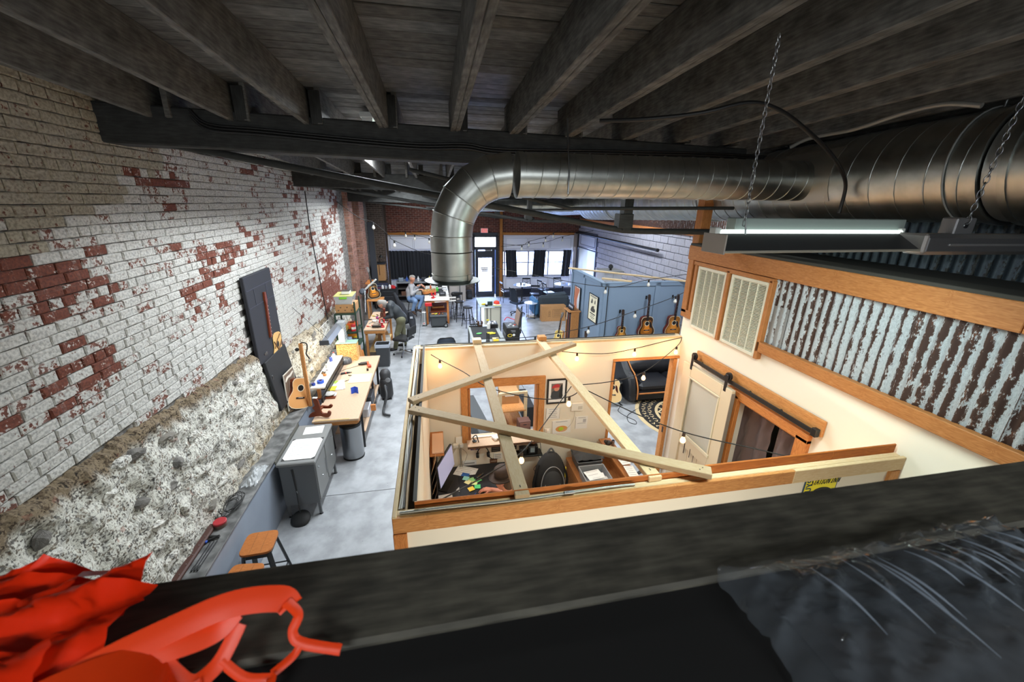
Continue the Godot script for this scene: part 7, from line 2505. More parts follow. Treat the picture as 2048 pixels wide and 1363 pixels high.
# ---------------------------------------------------------------- cafe corner, partition and guitars
func far_right() -> void:
	for k in 2:
		var x: float=[3.62,5.45][k]
		var z: float=[-16.65,-16.65][k]
		var t:=thing("cafe_table",["round pale cafe table left of the bright window","round pale cafe table nearest the block wall"][k],"table",V(x,0,z),0,"round cafe tables")
		L(t,"top",V(0,0.735,0),V2([0,0,0.36,0.0,0.375,0.01,0.375,0.028,0.365,0.034,0,0.034]),hexm("b8c4da",0.15),32)
		T(t,"column",[V(0,0.03,0),V(0,0.735,0)],0.035,M.black,12)
		L(t,"base",Vector3.ZERO,V2([0,0,0.24,0,0.235,0.02,0.06,0.045,0,0.045]),M.black,24)
	bistro_chair("black bistro chair left of the left cafe table, by the yellow post",2.98,-16.85,-80)
	bistro_chair("black bistro chair in front of the left cafe table",4.08,-16.2,-10)
	bistro_chair("black bistro chair behind the left cafe table under the window",4.02,-17.45,175)
	bistro_chair("black bistro chair turned sideways between the two cafe tables",4.72,-17.15,-70)
	bistro_chair("black bistro chair left of the right cafe table",4.78,-16.45,-80)
	bistro_chair("black bistro chair behind the right cafe table",5.5,-17.45,180)
	bistro_chair("black bistro chair between the right cafe table and the partition",6.1,-16.35,60)
	var jars:=[["sauce_bottle","small clear bottle on the right cafe table",5.38,0.14],["napkin_holder","pale napkin stand on the right cafe table",5.48,0.1],["pepper_mill","dark mill on the left cafe table",3.56,0.12],["card_block","tan card block on the left cafe table",3.70,0.06]]
	for q in jars:
		var o:=thing(q[0],q[1],q[0].split("_")[1],V(q[2],0.770,-16.6))
		if q[3]>0.11:
			L(o,"body",Vector3.ZERO,V2([0,0,0.035,0,0.035,q[3]*0.7,0.015,q[3],0,q[3]]),hexm("dfe5ee" if q[2]>5 else "25272c",0.25),12)
			L(o,"cap",V(0,q[3],0),V2([0.017,0,0.017,0.02,0,0.02]),hexm("55585e"),10)
		else:
			B(o,"block",V(0,q[3]/2,0),V(0.12,q[3],0.06),hexm("e2e2e4" if q[2]>5 else "a89a6a",0.6))
			B(o,"face",V(0,q[3]/2,0.031),V(0.1,q[3]*0.8,0.003),hexm("c9ccd4"),0.0)
	office_chair("black mesh backed office chair beside the small round table",3.02,-14.7,-62,true)
	var st:=thing("side_table","small round glass topped side table with magazines below","side table",V(3.42,0,-14.12))
	L(st,"top",V(0,0.58,0),V2([0,0,0.24,0,0.25,0.01,0.24,0.022,0,0.022]),hexm("c6d2e4",0.1),28)
	for i in 4:
		var a:=PI/4+PI/2*i
		T(st,"leg",[V(cos(a)*0.19,0.58,sin(a)*0.19),V(cos(a)*0.17,0.0,sin(a)*0.17)],0.014,M.black,6)
	B(st,"shelf_board",V(0,0.08,0),V(0.27,0.02,0.27),hexm("b5a27a",0.6))
	for i in 3:
		var o:=thing("magazine",["pale magazine on top of the side table's lower pile","second magazine in the side table's lower pile","bottom magazine in the side table's lower pile"][2-i],"magazine",V(3.42,0.091+0.025*i,-14.12),12*i)
		B(o,"cover",V(0,0.011,0),V(0.2,0.022,0.25),hexm(["c8ccd8","b8b0c0","e6e8ee"][i],0.5))
		B(o,"print",V(0,0.0225,0.02),V(0.12,0.001,0.14),hexm("8a90a4"),0.0)
	var gk:=thing("glasses_pair","dark folded object lying on the round side table","glasses",V(3.42,0.603,-14.12),20)
	for s in [-1.0,1.0]:
		T(gk,"rim",ring_path(V(s*0.045,0.012,0),V(0,0.3,1).normalized(),0.03,12),0.006,M.black,5)
		T(gk,"temple",[V(s*0.075,0.015,0),V(s*0.06,0.008,-0.1)],0.005,M.black,5)
	# sofa seen from behind, carton in front of its back
	var sf:=thing("grey_sofa","dark grey sofa seen from behind beside the blue partition","sofa",V(4.3,0,-14.45))
	B(sf,"base",V(0,0.24,-0.05),V(1.15,0.36,0.8),hexm("39424c",0.9),0.05)
	B(sf,"backrest",V(0,0.55,0.32),V(1.15,0.62,0.22),hexm("343d45",0.9),0.08)
	B(sf,"armrest",V(-0.66,0.40,-0.05),V(0.2,0.62,0.9),hexm("3d6f9a",0.85),0.08)
	B(sf,"armrest",V(0.63,0.38,-0.05),V(0.16,0.58,0.9),hexm("39424c",0.9),0.07)
	B(sf,"back_cushion",V(0.12,0.86,0.24),V(0.8,0.16,0.2),hexm("3d4852",0.9),0.07,Basis(V(0,0,1),0.08))
	for s in [-1.0,1.0]: B(sf,"foot",V(s*0.5,0.03,0.3),V(0.06,0.06,0.06),M.black)
	var bx:=carton("carton","large brown carton with a printed panel behind the grey sofa","box",V(4.17,0,-13.75),V(0.90,0.58,0.28),M.cardboard,-1)
	for q in [[-0.02,0.44,0.34,0.006],[-0.02,0.16,0.34,0.006]]: B(bx,"print_line",V(0.13,q[1],0.1405),V(q[2],q[3],0.001),hexm("4d3a28"),0.0)
	for x in [-0.04,0.30]: B(bx,"print_line",V(x,0.30,0.1405),V(0.006,0.28,0.001),hexm("4d3a28"),0.0)
	for i in 7: B(bx,"print_line",V(0.13,0.20+0.035*i,0.1405),V(0.26,0.008,0.001),hexm("6b4f36"),0.0)
	for i in 6: B(bx,"print_line",V(-0.16,0.18+0.04*i,0.1405),V(0.10-0.012*(i % 3),0.012,0.001),hexm("6b4f36"),0.0)
	B(bx,"flap_seam",V(0,0.5805,0),V(0.89,0.002,0.004),hexm("7a5a3a"),0.0)
	# strap rack by the partition
	var rk:=thing("strap_rack","pine rack hung with guitar straps at the end of the blue partition","rack",V(3.93,0,-10.98))
	B(rk,"top",V(0,1.12,0.0),V(0.36,0.035,0.50),M.pine)
	B(rk,"side",V(0.02,0.55,0.22),V(0.24,1.10,0.03),M.pine)
	B(rk,"side",V(0.02,0.55,-0.22),V(0.24,1.10,0.03),M.pine)
	B(rk,"back",V(0.13,0.55,0),V(0.02,1.1,0.42),M.pine_deep)
	B(rk,"base",V(0.02,0.03,0),V(0.26,0.06,0.46),M.pine_deep)
	for i in 6: T(rk,"peg",[V(-0.16,1.07,-0.2+0.08*i),V(-0.10,1.07,-0.2+0.08*i)],0.008,M.black,6)
	var sl:=["white tasselled strap at the far end of the strap rack","black guitar strap, second from the far end of the strap rack","red brown guitar strap in the middle of the strap rack","dark brown guitar strap beside the red brown one","black woven strap near the front of the strap rack","tan leather strap nearest the front of the strap rack"]
	for i in 6:
		var o:=thing("guitar_strap",sl[i],"strap",V(3.845,1.06,-11.18+0.08*i),0,"straps on the strap rack")
		B(o,"strap",V(0,-0.44+(0.3 if i==0 else 0.0),0),V(0.012,0.88-(0.6 if i==0 else 0.0),0.05),hexm(["d8d6d0","1c1a1c","7a3f33","3a2a26","24222a","8a6a50"][i],0.7))
		B(o,"tip",V(0,0.015,0),V(0.016,0.05,0.045),M.black)
	var sg:=thing("counter_sign","black sign with white lettering strokes on top of the strap rack","sign",V(3.9,1.14,-11.0),-90)
	B(sg,"plate",V(0,0.085,0),V(0.42,0.15,0.02),M.black,0.004,Basis(Vector3.RIGHT,-0.15))
	for i in 5: B(sg,"stroke",V(-0.14+0.07*i,0.085,0.014),V(0.045,0.05-0.012*(i % 2),0.003),hexm("c9ccd2"),0.0,Basis(Vector3.RIGHT,-0.15))
	B(sg,"foot",V(0,0.006,0.02),V(0.3,0.012,0.08),M.black)
	# guitar in a floor stand
	var g:=guitar("electric_guitar","yellow bodied guitar with a dark neck leaning in front of the strap rack",Transform3D(Basis(V(0.55,0.15,0.82),V(0.25,0.93,-0.28),V(-0.8,0.35,0.48)).orthonormalized(),V(3.36,0.14,-10.55)),Color(0.85,0.72,0.38),"pine",0.2,1)
	var gs:=thing("guitar_stand","black folding stand under the yellow bodied guitar","stand",V(3.38,0,-10.6))
	for s in [-1.0,1.0]:
		T(gs,"leg",[V(s*0.1,0.12,0),V(s*0.16,0.012,0.14)],0.012,M.black,6)
		T(gs,"leg",[V(s*0.1,0.12,0),V(s*0.16,0.012,-0.16)],0.012,M.black,6)
	T(gs,"cradle",[V(-0.1,0.12,0),V(0.1,0.12,0)],0.012,M.black,6)
	# framed prints on the partition (they face the room, -x)
	var f1:=poster("framed_print","black framed print in rust and white by the far end of the blue partition","picture",facing(V(4.135,1.43,-11.2),V(-1,0,0)),0.52,0.70,"202226","d9d2cc")
	blotch(f1,"print",[-0.2,-0.3,0.02,-0.3,0.18,-0.1,0.06,0.05,0.19,0.28,-0.05,0.3,-0.2,0.3],"b56a45")
	blotch(f1,"pale_shape",[0.05,-0.28,0.2,-0.25,0.15,0.1,0.02,-0.05],"c9cdd6",0.0082)
	var f2:=poster("framed_print","black framed cream poster with ink drawings on the blue partition","picture",facing(V(4.135,1.44,-9.92),V(-1,0,0)),0.62,0.74,"202226","e6dfc4")
	for q in [[0,0.31,0.44,0.02],[0,0.28,0.3,0.008],[0,-0.16,0.36,0.03],[0,-0.21,0.24,0.014],[0,-0.26,0.3,0.016],[0,-0.30,0.2,0.01]]: B(f2,"print_line",V(q[0],q[1],0.0075),V(q[2],q[3],0.002),hexm("3b3a36"),0.0)
	blotch(f2,"drawing",[-0.14,-0.1,0.12,-0.1,0.16,-0.02,0.06,0.02,0.1,0.06,-0.02,0.05,-0.1,0.0],"4a4742")
	blotch(f2,"drawing",[-0.17,0.12,-0.06,0.12,-0.04,0.2,-0.1,0.25,-0.14,0.18],"57544c")
	blotch(f2,"drawing",[0.08,0.14,0.15,0.14,0.14,0.24,0.1,0.22],"57544c")
	# hanging guitars
	var hx:=[[4.71,0.80,0.66,"small honey parlour guitar hanging lowest on the blue partition",Color(0.86,0.60,0.26),0.7],[5.41,0.78,1.14,"sunburst dreadnought guitar hanging in the middle of the three",Color(0.87,0.52,0.16),0.95],[6.17,0.79,1.12,"amber guitar with a black pickguard hanging nearest the cedar post",Color(0.86,0.55,0.19),0.45]]
	for i in 3:
		var q=hx[i]
		var k: float=[0.76,1.14,1.14][i]
		guitar("acoustic_guitar",q[3],Transform3D(Basis(V(0,0,1),[0.02,0.03,-0.03][i]),V(q[0],[0.72,0.77,0.76][i],-9.25)),q[4],"mahogany",q[5],[0,1,1][i],"guitars on the blue partition",true,k)
		wall_hanger(V(q[0]-0.02,0.75+0.93*k,-9.445),["black hanger of the small parlour guitar","black hanger of the sunburst guitar","black hanger of the amber guitar"][i])
	var md:=guitar("dark_guitar","dark headstock of a guitar peeping over the office wall by the partition",Transform3D(Basis(V(0.8,0.1,0.6),V(-0.05,0.99,-0.1),V(-0.6,0.05,0.8)).orthonormalized(),V(3.72,0.02,-9.05)),Color(0.2,0.16,0.13),"black_gloss",0.3,0)
	# white cabinet behind the partition
	var wc:=thing("white_cabinet","tall white cabinet behind the blue partition by the block wall","cabinet",V(5.62,0,-12.35))
	B(wc,"body",V(0,1.03,0),V(0.62,2.0,0.6),hexm("c4c3c6",0.5),0.008)
	B(wc,"top",V(0,2.05,0),V(0.70,0.03,0.66),hexm("7d7d7c",0.5))
	B(wc,"door_line",V(0,1.03,0.301),V(0.008,1.9,0.003),hexm("77777a"),0.0)
	B(wc,"plinth",V(0,0.02,0),V(0.58,0.04,0.56),M.black)
	var fn:=thing("desk_fan","small dark round fan on top of the white cabinet","fan",V(5.62,2.066,-12.3))
	L(fn,"base",Vector3.ZERO,V2([0,0,0.05,0,0.05,0.02,0.01,0.03,0.01,0.06,0,0.06]),M.black,14)
	L(fn,"guard",V(0,0.11,0),V2([0,-0.03,0.075,-0.025,0.08,0.0,0.07,0.025,0,0.03]),M.black,18,Basis(Vector3.RIGHT,1.2))
	var cd:=thing("power_cord","thin black cord running down the corner of the blue partition","cord",V(4.3,1.1,-9.412))
	T(cd,"sheath",[V(0,1.04,0),V(0,-0.2,0),V(-0.05,-1.09,0.0)],0.009,M.cord,6)

# ---------------------------------------------------------------- inside the office
func office_things() -> void:
	# sliding door of old white boards on a black rail, closing off the opening behind
	var X:=3.12
	var dr:=thing("barn_door","worn white sliding door with a large frosted pane","door",V(X,0,-3.85))
	var wd:=mt("worn_white",Color(0.84,0.775,0.66),0.6)
	var zl:=-0.45
	var zr:=0.45
	for q in [[zl+0.085,1.11,0.17,2.2],[zr-0.085,1.11,0.17,2.2]]: B(dr,"stile",V(0,q[1],q[0]),V(0.045,q[3],q[2]),wd,0.005)
	B(dr,"rail",V(0,2.135,0),V(0.045,0.15,0.56),wd)
	B(dr,"rail",V(0,1.18,0),V(0.045,0.15,0.56),wd)
	B(dr,"rail",V(0,0.12,0),V(0.045,0.22,0.56),wd)
	for i in 3: B(dr,"board",V(0.006,0.66,-0.19+0.19*i),V(0.022,0.9,0.186),wd,0.004)
	B(dr,"pane",V(0.004,1.66,0),V(0.010,0.80,0.56),M.frosted,0.0)
	for q in [[V(-0.026,2.05,0),V(0.012,0.022,0.58)],[V(-0.026,1.27,0),V(0.02,0.04,0.60)],[V(-0.026,1.66,-0.275),V(0.012,0.80,0.022)],[V(-0.026,1.66,0.275),V(0.012,0.80,0.022)]]: B(dr,"glazing_bead",q[0],q[1],hexm("d9cfb4",0.5))
	B(dr,"worn_edge",V(-0.001,1.15,zr+0.001),V(0.044,2.05,0.006),hexm("8d8378",0.9),0.0)
	for i in 14:
		var rg2:=RandomNumberGenerator.new()
		rg2.seed=i
		B(dr,"paint_chip",V(-0.0235,rg2.randf_range(0.5,1.16),rg2.randf_range(-0.2,0.40)),V(0.0015,rg2.randf_range(0.03,0.16),rg2.randf_range(0.008,0.025)),hexm("4b3f36",0.9),0.0)
	var tk:=thing("door_track","black steel track and pine header carrying the white sliding door","door track",V(3.2,2.27,-3.25))
	B(tk,"header",V(-0.005,0.04,-0.06),V(0.03,0.15,1.76),M.pine)
	B(tk,"rail",V(-0.06,0.0,-0.05),V(0.012,0.045,1.72),M.black,0.002)
	for z in [-0.8,-0.4,0.0,0.4,0.75]:
		T(tk,"standoff",[V(-0.06,0,z),V(-0.015,0,z)],0.013,M.black,8)
	B(tk,"end_stop",V(-0.065,0.01,0.80),V(0.045,0.075,0.05),M.black)
	for z in [-0.89,-0.27]:
		L(tk,"roller",V(-0.078,0.06,z),V2([0,-0.012,0.045,-0.012,0.045,0.012,0,0.012]),M.dark_steel,18,Basis(V(0,0,1),PI/2))
		B(tk,"hanger",V(-0.10,-0.02,z),V(0.008,0.20,0.045),M.dark_steel)
	# opening and its pine casing, quilted curtains behind
	var cs:=struct("trim_2","pine casing of the opening in the cream wall")
	B(cs,"casing",V(3.20,1.07,-3.49),V(0.05,2.14,0.20),M.pine_orange)
	B(cs,"casing",V(3.20,1.07,-2.585),V(0.05,2.14,0.12),M.pine_orange)
	B(cs,"casing",V(3.20,2.15,-3.05),V(0.05,0.09,1.05),M.pine_orange)
	B(cs,"jamb",V(3.27,2.09,-3.02),V(0.12,0.03,0.86),M.pine)
	for k in 2:
		var o:=thing("quilted_curtain",["brown quilted curtain hanging left in the pine opening","brown quilted curtain hanging right in the pine opening"][k],"curtain",V(3.36,0.02,[-3.27,-2.80][k]),0,"quilted curtains in the opening")
		var g:=[]
		for i in 26:
			var c:=[]
			for j in 20:
				var u:=i/25.0
				var v:=j/19.0
				var w:=0.40
				c.append(V(0.022*sin(u*14.0+k)+0.004*sin((u*9.0+v*20.0)*3.0)+0.004*sin((u*9.0-v*20.0)*3.0),v*2.05,(u-0.5)*w))
			g.append(c)
		var b:=MB.new()
		b.sheet(g,0.006)
		P(o,"cloth",b,M.brown_cloth)
		T(o,"rod",[V(0,2.07,-0.22),V(0,2.07,0.22)],0.01,M.black,6)
	# speaker on a stand behind the near wall lip
	var sp:=thing("music_stand","black speaker top showing above the near wall in front of the curtains","speaker",V(2.95,0,-2.75),-20)
	B(sp,"cabinet",V(0,1.52,0),V(0.34,0.24,0.20),M.black,0.015)
	T(sp,"pole",[V(0,0.1,0),V(0,1.40,0)],0.018,M.black,8)
	for i in 3:
		var a:=TAU*i/3
		T(sp,"leg",[V(0,0.5,0),V(cos(a)*0.26,0.012,sin(a)*0.26)],0.012,M.black,6)
	# desk in the far left corner
	var dk:=thing("office_desk","dark desk in the far left corner of the office","desk",V(0.36,0,-4.22))
	B(dk,"top",V(0,0.72,0),V(1.0,0.035,0.72),hexm("2a2b2e",0.6),0.005)
	for s in [-1.0,1.0]: B(dk,"side",V(s*0.47,0.35,0),V(0.03,0.70,0.66),hexm("3a3633",0.6))
	B(dk,"mat",V(0.08,0.740,0.05),V(0.55,0.004,0.40),hexm("1c1d20",0.8))
	var mo:=thing("computer_monitor","black framed monitor with a pale lavender screen on the office desk","monitor",V(0.015,0.738,-4.2),68)
	B(mo,"housing",V(0,0.30,-0.012),V(0.50,0.31,0.03),M.black,0.006,Basis(Vector3.RIGHT,-0.10))
	B(mo,"screen",V(0,0.302,0.006),V(0.475,0.285,0.004),M.screen_glow,0.0,Basis(Vector3.RIGHT,-0.10))
	B(mo,"neck",V(0,0.09,-0.05),V(0.05,0.18,0.025),M.black)
	B(mo,"base",V(0,0.006,-0.03),V(0.22,0.012,0.16),M.black)
	var nt:=["9fe08e","e9f0a0","66cf7c","f2e9a8","57c873","e8c23e","9ad8c8"]
	var np:=[[0.33,-4.27,15],[0.36,-4.20,-20],[0.41,-4.25,30],[0.28,-4.23,50],[0.39,-4.12,-5],[0.31,-4.09,20],[0.26,-4.30,65]]
	for i in 7:
		var o:=thing("sticky_note",["light green sticky note under the pale yellow one on the desk","pale yellow sticky note amid the green ones","bright green sticky note nearest the phone","cream sticky note nearest the monitor","green sticky note at the front of the cluster on the desk","mustard sticky note at the front edge of the desk mat","teal sticky note at the foot of the monitor"][i],"note",V(np[i][0],0.7425+0.0012*i,np[i][1]),np[i][2])
		B(o,"note",V(0,0.0005,0),V(0.075,0.001,0.075),hexm(nt[i],0.7),0.0)
		B(o,"curl",V(0,0.003,0.034),V(0.075,0.001,0.012),hexm(nt[i],0.7),0.0,Basis(Vector3.RIGHT,-0.4))
	paper("large white sheet at the near left end of the desk",V(-0.04,0.7385,-3.95),0.24,0.20,5,0,"f6f4f0")
	paper("white printed sheets fanned behind the monitor",V(0.27,0.7385,-4.45),0.28,0.2,-25,5)
	paper("blue and gold postcard on the printed sheets",V(0.26,0.742,-4.38),0.1,0.07,-25,0,"2f62a8")
	paper("grey envelope between the monitor and the notes",V(0.22,0.7385,-4.13),0.16,0.12,50,1,"cfcac2")
	var pe:=thing("blue_pen","blue pen lying at the front of the desk mat","pen",V(0.33,0.746,-3.96),60)
	T(pe,"barrel",[V(-0.06,0,0),V(0.05,0,0)],0.0045,hexm("2d58a8",0.3),6)
	T(pe,"tip",[V(0.05,0,0),V(0.07,0,0)],[0.0045,0.001],M.steel,6)
	var ph:=thing("desk_stapler","black stapler standing behind the worker's hand","stapler",V(0.44,0.7385,-4.28),35)
	B(ph,"base",V(0,0.008,0),V(0.14,0.016,0.035),M.black)
	B(ph,"arm",V(0,0.04,0),V(0.13,0.025,0.03),M.black,0.008,Basis(V(0,0,1),0.15))
	B(ph,"chrome_top",V(0.0,0.055,0),V(0.10,0.004,0.02),M.chrome,0.001,Basis(V(0,0,1),0.15))
	var ms:=thing("computer_mouse","black computer mouse under the worker's hand","mouse",V(0.455,0.742,-4.03),10)
	var mm:=MB.new()
	mm.ell(V(0,0.012,0),V(0.032,0.02,0.055),Basis(),14,8)
	P(ms,"body",mm,M.black)
	B(ms,"wheel",V(0,0.031,-0.03),V(0.006,0.008,0.016),hexm("55585c"))
	B(ms,"pad",V(0.02,-0.0015,0.0),V(0.2,0.003,0.18),hexm("222326",0.9))
	# hutch above the desk, file holders on the left wall
	var fh:=thing("file_holder","black wire file holder with folders on the office's left wall","file holder",V(-0.11,1.05,-3.95))
	B(fh,"back",V(-0.045,0.0,0),V(0.01,0.6,0.34),M.black)
	for i in 4:
		B(fh,"pocket",V(0.0,-0.22+0.14*i,0),V(0.008,0.13,0.33),hexm("1b1b1d",0.5),0.001,Basis(V(0,0,1),-0.3))
		B(fh,"folder",V(-0.015,-0.15+0.14*i,0.0),V(0.006,0.2,0.30),hexm(["7a5a44","b08a68","6a5040","a88468"][i],0.7),0.001,Basis(V(0,0,1),-0.3))
	var bt:=thing("pinned_sheets","pair of pale sheets with purple writing pinned beside the file holder","paper",V(-0.10,1.20,-4.22))
	B(bt,"sheet",V(0,0,0),V(0.004,0.32,0.14),hexm("e9e4ea"),0.0,Basis(Vector3.UP,0.4))
	for i in 4: B(bt,"print_line",V(0.004,0.1-0.05*i,0.0),V(0.002,0.012,0.08),hexm("7a58a0"),0.0,Basis(Vector3.UP,0.4))
	var tr:=thing("paper_tray","tan wooden shelf with papers above the file holder","shelf",V(-0.08,1.40,-4.15))
	B(tr,"shelf_board",V(0,0,0),V(0.16,0.02,0.5),M.pine_deep)
	B(tr,"papers",V(0.01,0.02,0.02),V(0.13,0.02,0.4),hexm("d8b49a",0.8),0.002)
	var sw:=thing("wall_outlet","white wall outlet with a power strip and plugged cords left of the window","outlet",V(0.20,1.13,-4.585))
	B(sw,"plate",V(0,0,0),V(0.09,0.13,0.012),hexm("efece4",0.4))
	B(sw,"adapter",V(-0.05,-0.05,0.03),V(0.07,0.06,0.05),hexm("e2ded6",0.4),0.01)
	B(sw,"adapter",V(0.03,-0.06,0.02),V(0.05,0.06,0.035),hexm("d9d6d0",0.4),0.008)
	var wc:=[[-0.05,-0.1,-0.14,-0.3,-0.10,-0.42],[0.0,-0.1,0.01,-0.3,0.0,-0.38],[0.03,-0.1,0.10,-0.2,0.04,-0.36],[0.02,-0.08,0.02,-0.25,0.03,-0.38]]
	for i in 4:
		var q=wc[i]
		T(sw,"cord",curve([V(q[0],q[1],0.03),V(q[2],q[3],0.03),V(q[4],q[5],0.04)],5),0.004,hexm(["c9b9a4","2a2a2a","b0a290","3a3733"][i],0.5),5)
	# ledge under the interior window
	var lg:=thing("window_ledge","rough chipboard ledge under the interior window","ledge",V(0.80,1.12,-4.56))
	B(lg,"board",V(0,0,0),V(1.0,0.03,0.30),M.board)
	B(lg,"edge",V(0,-0.002,0.151),V(1.0,0.03,0.004),hexm("5a4030",0.8),0.0)
	B(lg,"bracket",V(-0.4,-0.06,0.02),V(0.03,0.1,0.03),M.pine)
	B(lg,"bracket",V(0.4,-0.06,0.02),V(0.03,0.1,0.03),M.pine)
	var wr:=thing("white_router","white box on the chipboard window ledge","router",V(0.72,1.136,-4.56),25)
	B(wr,"body",V(0,0.022,0),V(0.17,0.04,0.09),hexm("f0efec",0.35),0.008)
	B(wr,"slot",V(0.0,0.02,0.046),V(0.1,0.012,0.003),hexm("3a3a3a"),0.0)
	var hk:=thing("key_hook","small black figure of wire on the chipboard window ledge","ornament",V(0.40,1.136,-4.53))
	L(hk,"base",Vector3.ZERO,V2([0,0,0.03,0,0.03,0.01,0,0.012]),M.black,12)
	T(hk,"wire",curve(V3([0,0.01,0,-0.02,0.06,0,0.02,0.09,0,0.04,0.04,0.02,0.05,0.0,0.03]),4),0.007,M.black,6)
	var hd:=thing("headset","black headset hanging on the wall under the window ledge","headset",V(0.51,0.93,-4.54))
	var hp:=[]
	for i in 15:
		var a:=PI*i/14.0
		hp.append(V(cos(a)*0.075,sin(a)*0.10,0))
	T(hd,"band",hp,0.007,M.black,6)
	for s in [-1.0,1.0]:
		L(hd,"ear_cup",V(s*0.072,-0.02,0),V2([0,-0.02,0.035,-0.018,0.04,0,0.03,0.02,0,0.02]),M.black,14,Basis(V(0,0,1),PI/2))
	T(hd,"boom",[V(0.07,-0.04,0.02),V(0.12,-0.07,0.05)],0.006,M.black,6)
	T(hd,"hook",[V(0,0.12,-0.04),V(0,0.095,0.0)],0.006,M.steel,6)
	# small pictures on the far wall of the office
	var pics:=[[0.40,1.00,0.11,0.08,"3a2a78","purple postcard under the window ledge"],[0.60,1.02,0.13,0.05,"d8b84a","yellow card under the window ledge"],[0.69,0.96,0.13,0.12,"2c2c2c","dark folder pinned under the window ledge"],[0.51,0.66,0.12,0.10,"5a4032","brown snapshot below the headset"],[0.66,0.72,0.11,0.16,"6a4a34","tall brown snapshot right of the headset"],[0.52,0.54,0.13,0.09,"7a5a44","sepia snapshot, lowest of the three under the headset"],[0.60,0.42,0.13,0.1,"3a2a2a","dark red snapshot near the desk top"],[0.74,0.44,0.15,0.1,"2e2a2c","dark snapshot behind the worker's hat"],[0.33,0.72,0.2,0.18,"dfe1e4","white printed notice left of the snapshots"],[0.72,0.83,0.12,0.1,"efece6","white grid card beside the folder"],[0.94,0.70,0.1,0.12,"4a3428","brown snapshot right of the stud"],[0.92,0.98,0.12,0.14,"26241f","black mesh organiser under the window ledge"]]
	for q in pics:
		var o:=poster("wall_card",q[5],"card",facing(V(q[0],q[1],-4.592),V(0,0,1)),q[2],q[3],"",q[4])
		var c2:=Color(q[4])
		for i in 3: B(o,"print_line",V(0,q[3]*(0.25-0.25*i),0.0065),V(q[2]*0.7,q[3]*0.09,0.001),flatm(c2.lightened(0.35) if c2.get_luminance()<0.4 else c2.darkened(0.4)),0.0)
	# framed photograph and notices right of the window
	var fp:=poster("framed_photo","black framed photograph of a man in a red cap at work, white mat","picture",facing(V(1.50,1.755,-4.585),V(0,0,1)),0.27,0.36,"1c1c1c","ecebea")
	B(fp,"photo",V(0,0.005,0.0068),V(0.155,0.215,0.001),hexm("6e6660",0.4),0.0)
	blotch(fp,"shirt",[-0.07,-0.1,0.075,-0.1,0.07,0.0,0.03,0.03,-0.03,0.02,-0.07,-0.02],"3b4046",0.0075)
	blotch(fp,"face",[-0.035,0.015,0.005,0.005,0.03,0.03,0.02,0.065,-0.03,0.06],"c98a72",0.0088)
	blotch(fp,"cap",[-0.07,0.05,-0.02,0.055,0.035,0.06,0.03,0.095,-0.01,0.105,-0.05,0.085],"b4343a",0.0100)
	blotch(fp,"tools",[0.035,-0.09,0.075,-0.09,0.075,0.09,0.045,0.06],"26282b",0.0090)
	var nn:=[[1.465,1.42,0.20,0.17,"white form pinned below the framed photograph"],[1.60,1.205,0.27,0.21,"white notice with a yellow green oval"],[1.885,1.245,0.18,0.20,"white notice with two plain blocks right of the oval notice"]]
	for i in 3:
		var q=nn[i]
		var o:=poster("wall_notice",q[4],"notice",facing(V(q[0],q[1],-4.592),V(0,0,1),0.03 if i==1 else -0.02),q[2],q[3],"","efedea")
		for k in 5:
			if i != 0 and k>0: break
			B(o,"print_line",V(0,q[3]*(0.38-0.17*k),0.0065),V(q[2]*(0.6-0.1*(k % 2)),0.006,0.001),hexm("8a8a90"),0.0)
		if i==0:
			for s in [-1.0,1.0]: B(o,"border",V(s*0.094,0,0.0065),V(0.003,0.16,0.001),hexm("8a8a90"),0.0)
		if i==1:
			L(o,"oval",V(0.0,-0.03,0.0065),V2([0,0.001,0.085,0.001,0.085,0]),hexm("e0a05a"),28,Basis(Vector3.RIGHT,PI/2)*Basis.from_scale(V(1,1,0.55)))
			L(o,"oval",V(-0.01,-0.03,0.0078),V2([0,0.001,0.036,0.001,0.036,0]),hexm("b5cf3a"),24,Basis(Vector3.RIGHT,PI/2)*Basis.from_scale(V(1,1,0.8)))
		if i==2:
			B(o,"print_block",V(0.04,0.03,0.0065),V(0.045,0.05,0.001),hexm("b8b8bc"),0.0)
			B(o,"print_line",V(0,-0.01,0.0065),V(0.12,0.005,0.001),hexm("8a8a90"),0.0)
	var th:=thing("wall_thermostat","white switch box with a trailing wire right of the framed photograph","switch",V(1.80,1.50,-4.585))
	B(th,"box",V(0,0,0.006),V(0.17,0.12,0.03),hexm("efebe2",0.4),0.006)
	B(th,"face",V(0.04,-0.01,0.022),V(0.06,0.05,0.004),hexm("cfcac0",0.4))
	T(th,"wire",curve(V3([-0.03,-0.06,0.01,-0.03,-0.14,0.01,-0.06,-0.24,0.01,-0.13,-0.32,0.012,-0.22,-0.36,0.012]),5),0.003,hexm("c9c2b4"),5)
	var o2:=thing("wall_outlet","white wall outlet with a night light right of the window","outlet",V(1.40,1.14,-4.585))
	B(o2,"plate",V(0,0,0),V(0.08,0.12,0.012),hexm("f2efe8",0.4))
	B(o2,"night_light",V(0,0.02,0.02),V(0.05,0.08,0.035),hexm("f4f1ea",0.3),0.012)
	B(o2,"plug",V(0.02,-0.05,0.02),V(0.03,0.03,0.03),hexm("8a8a8a",0.4),0.006)
	# phone shelf, backpack, bins and desk right of the hatted worker
	var ps:=thing("phone_shelf","small black wall shelf under the right half of the window","shelf",V(1.14,0.88,-4.52))
	B(ps,"board",V(0,0,0),V(0.34,0.025,0.15),M.black)
	B(ps,"bracket",V(0,-0.03,-0.05),V(0.2,0.04,0.03),M.black)
	var dp:=thing("desk_phone","grey desk phone standing on the small black wall shelf","phone",V(1.19,0.893,-4.52),-8)
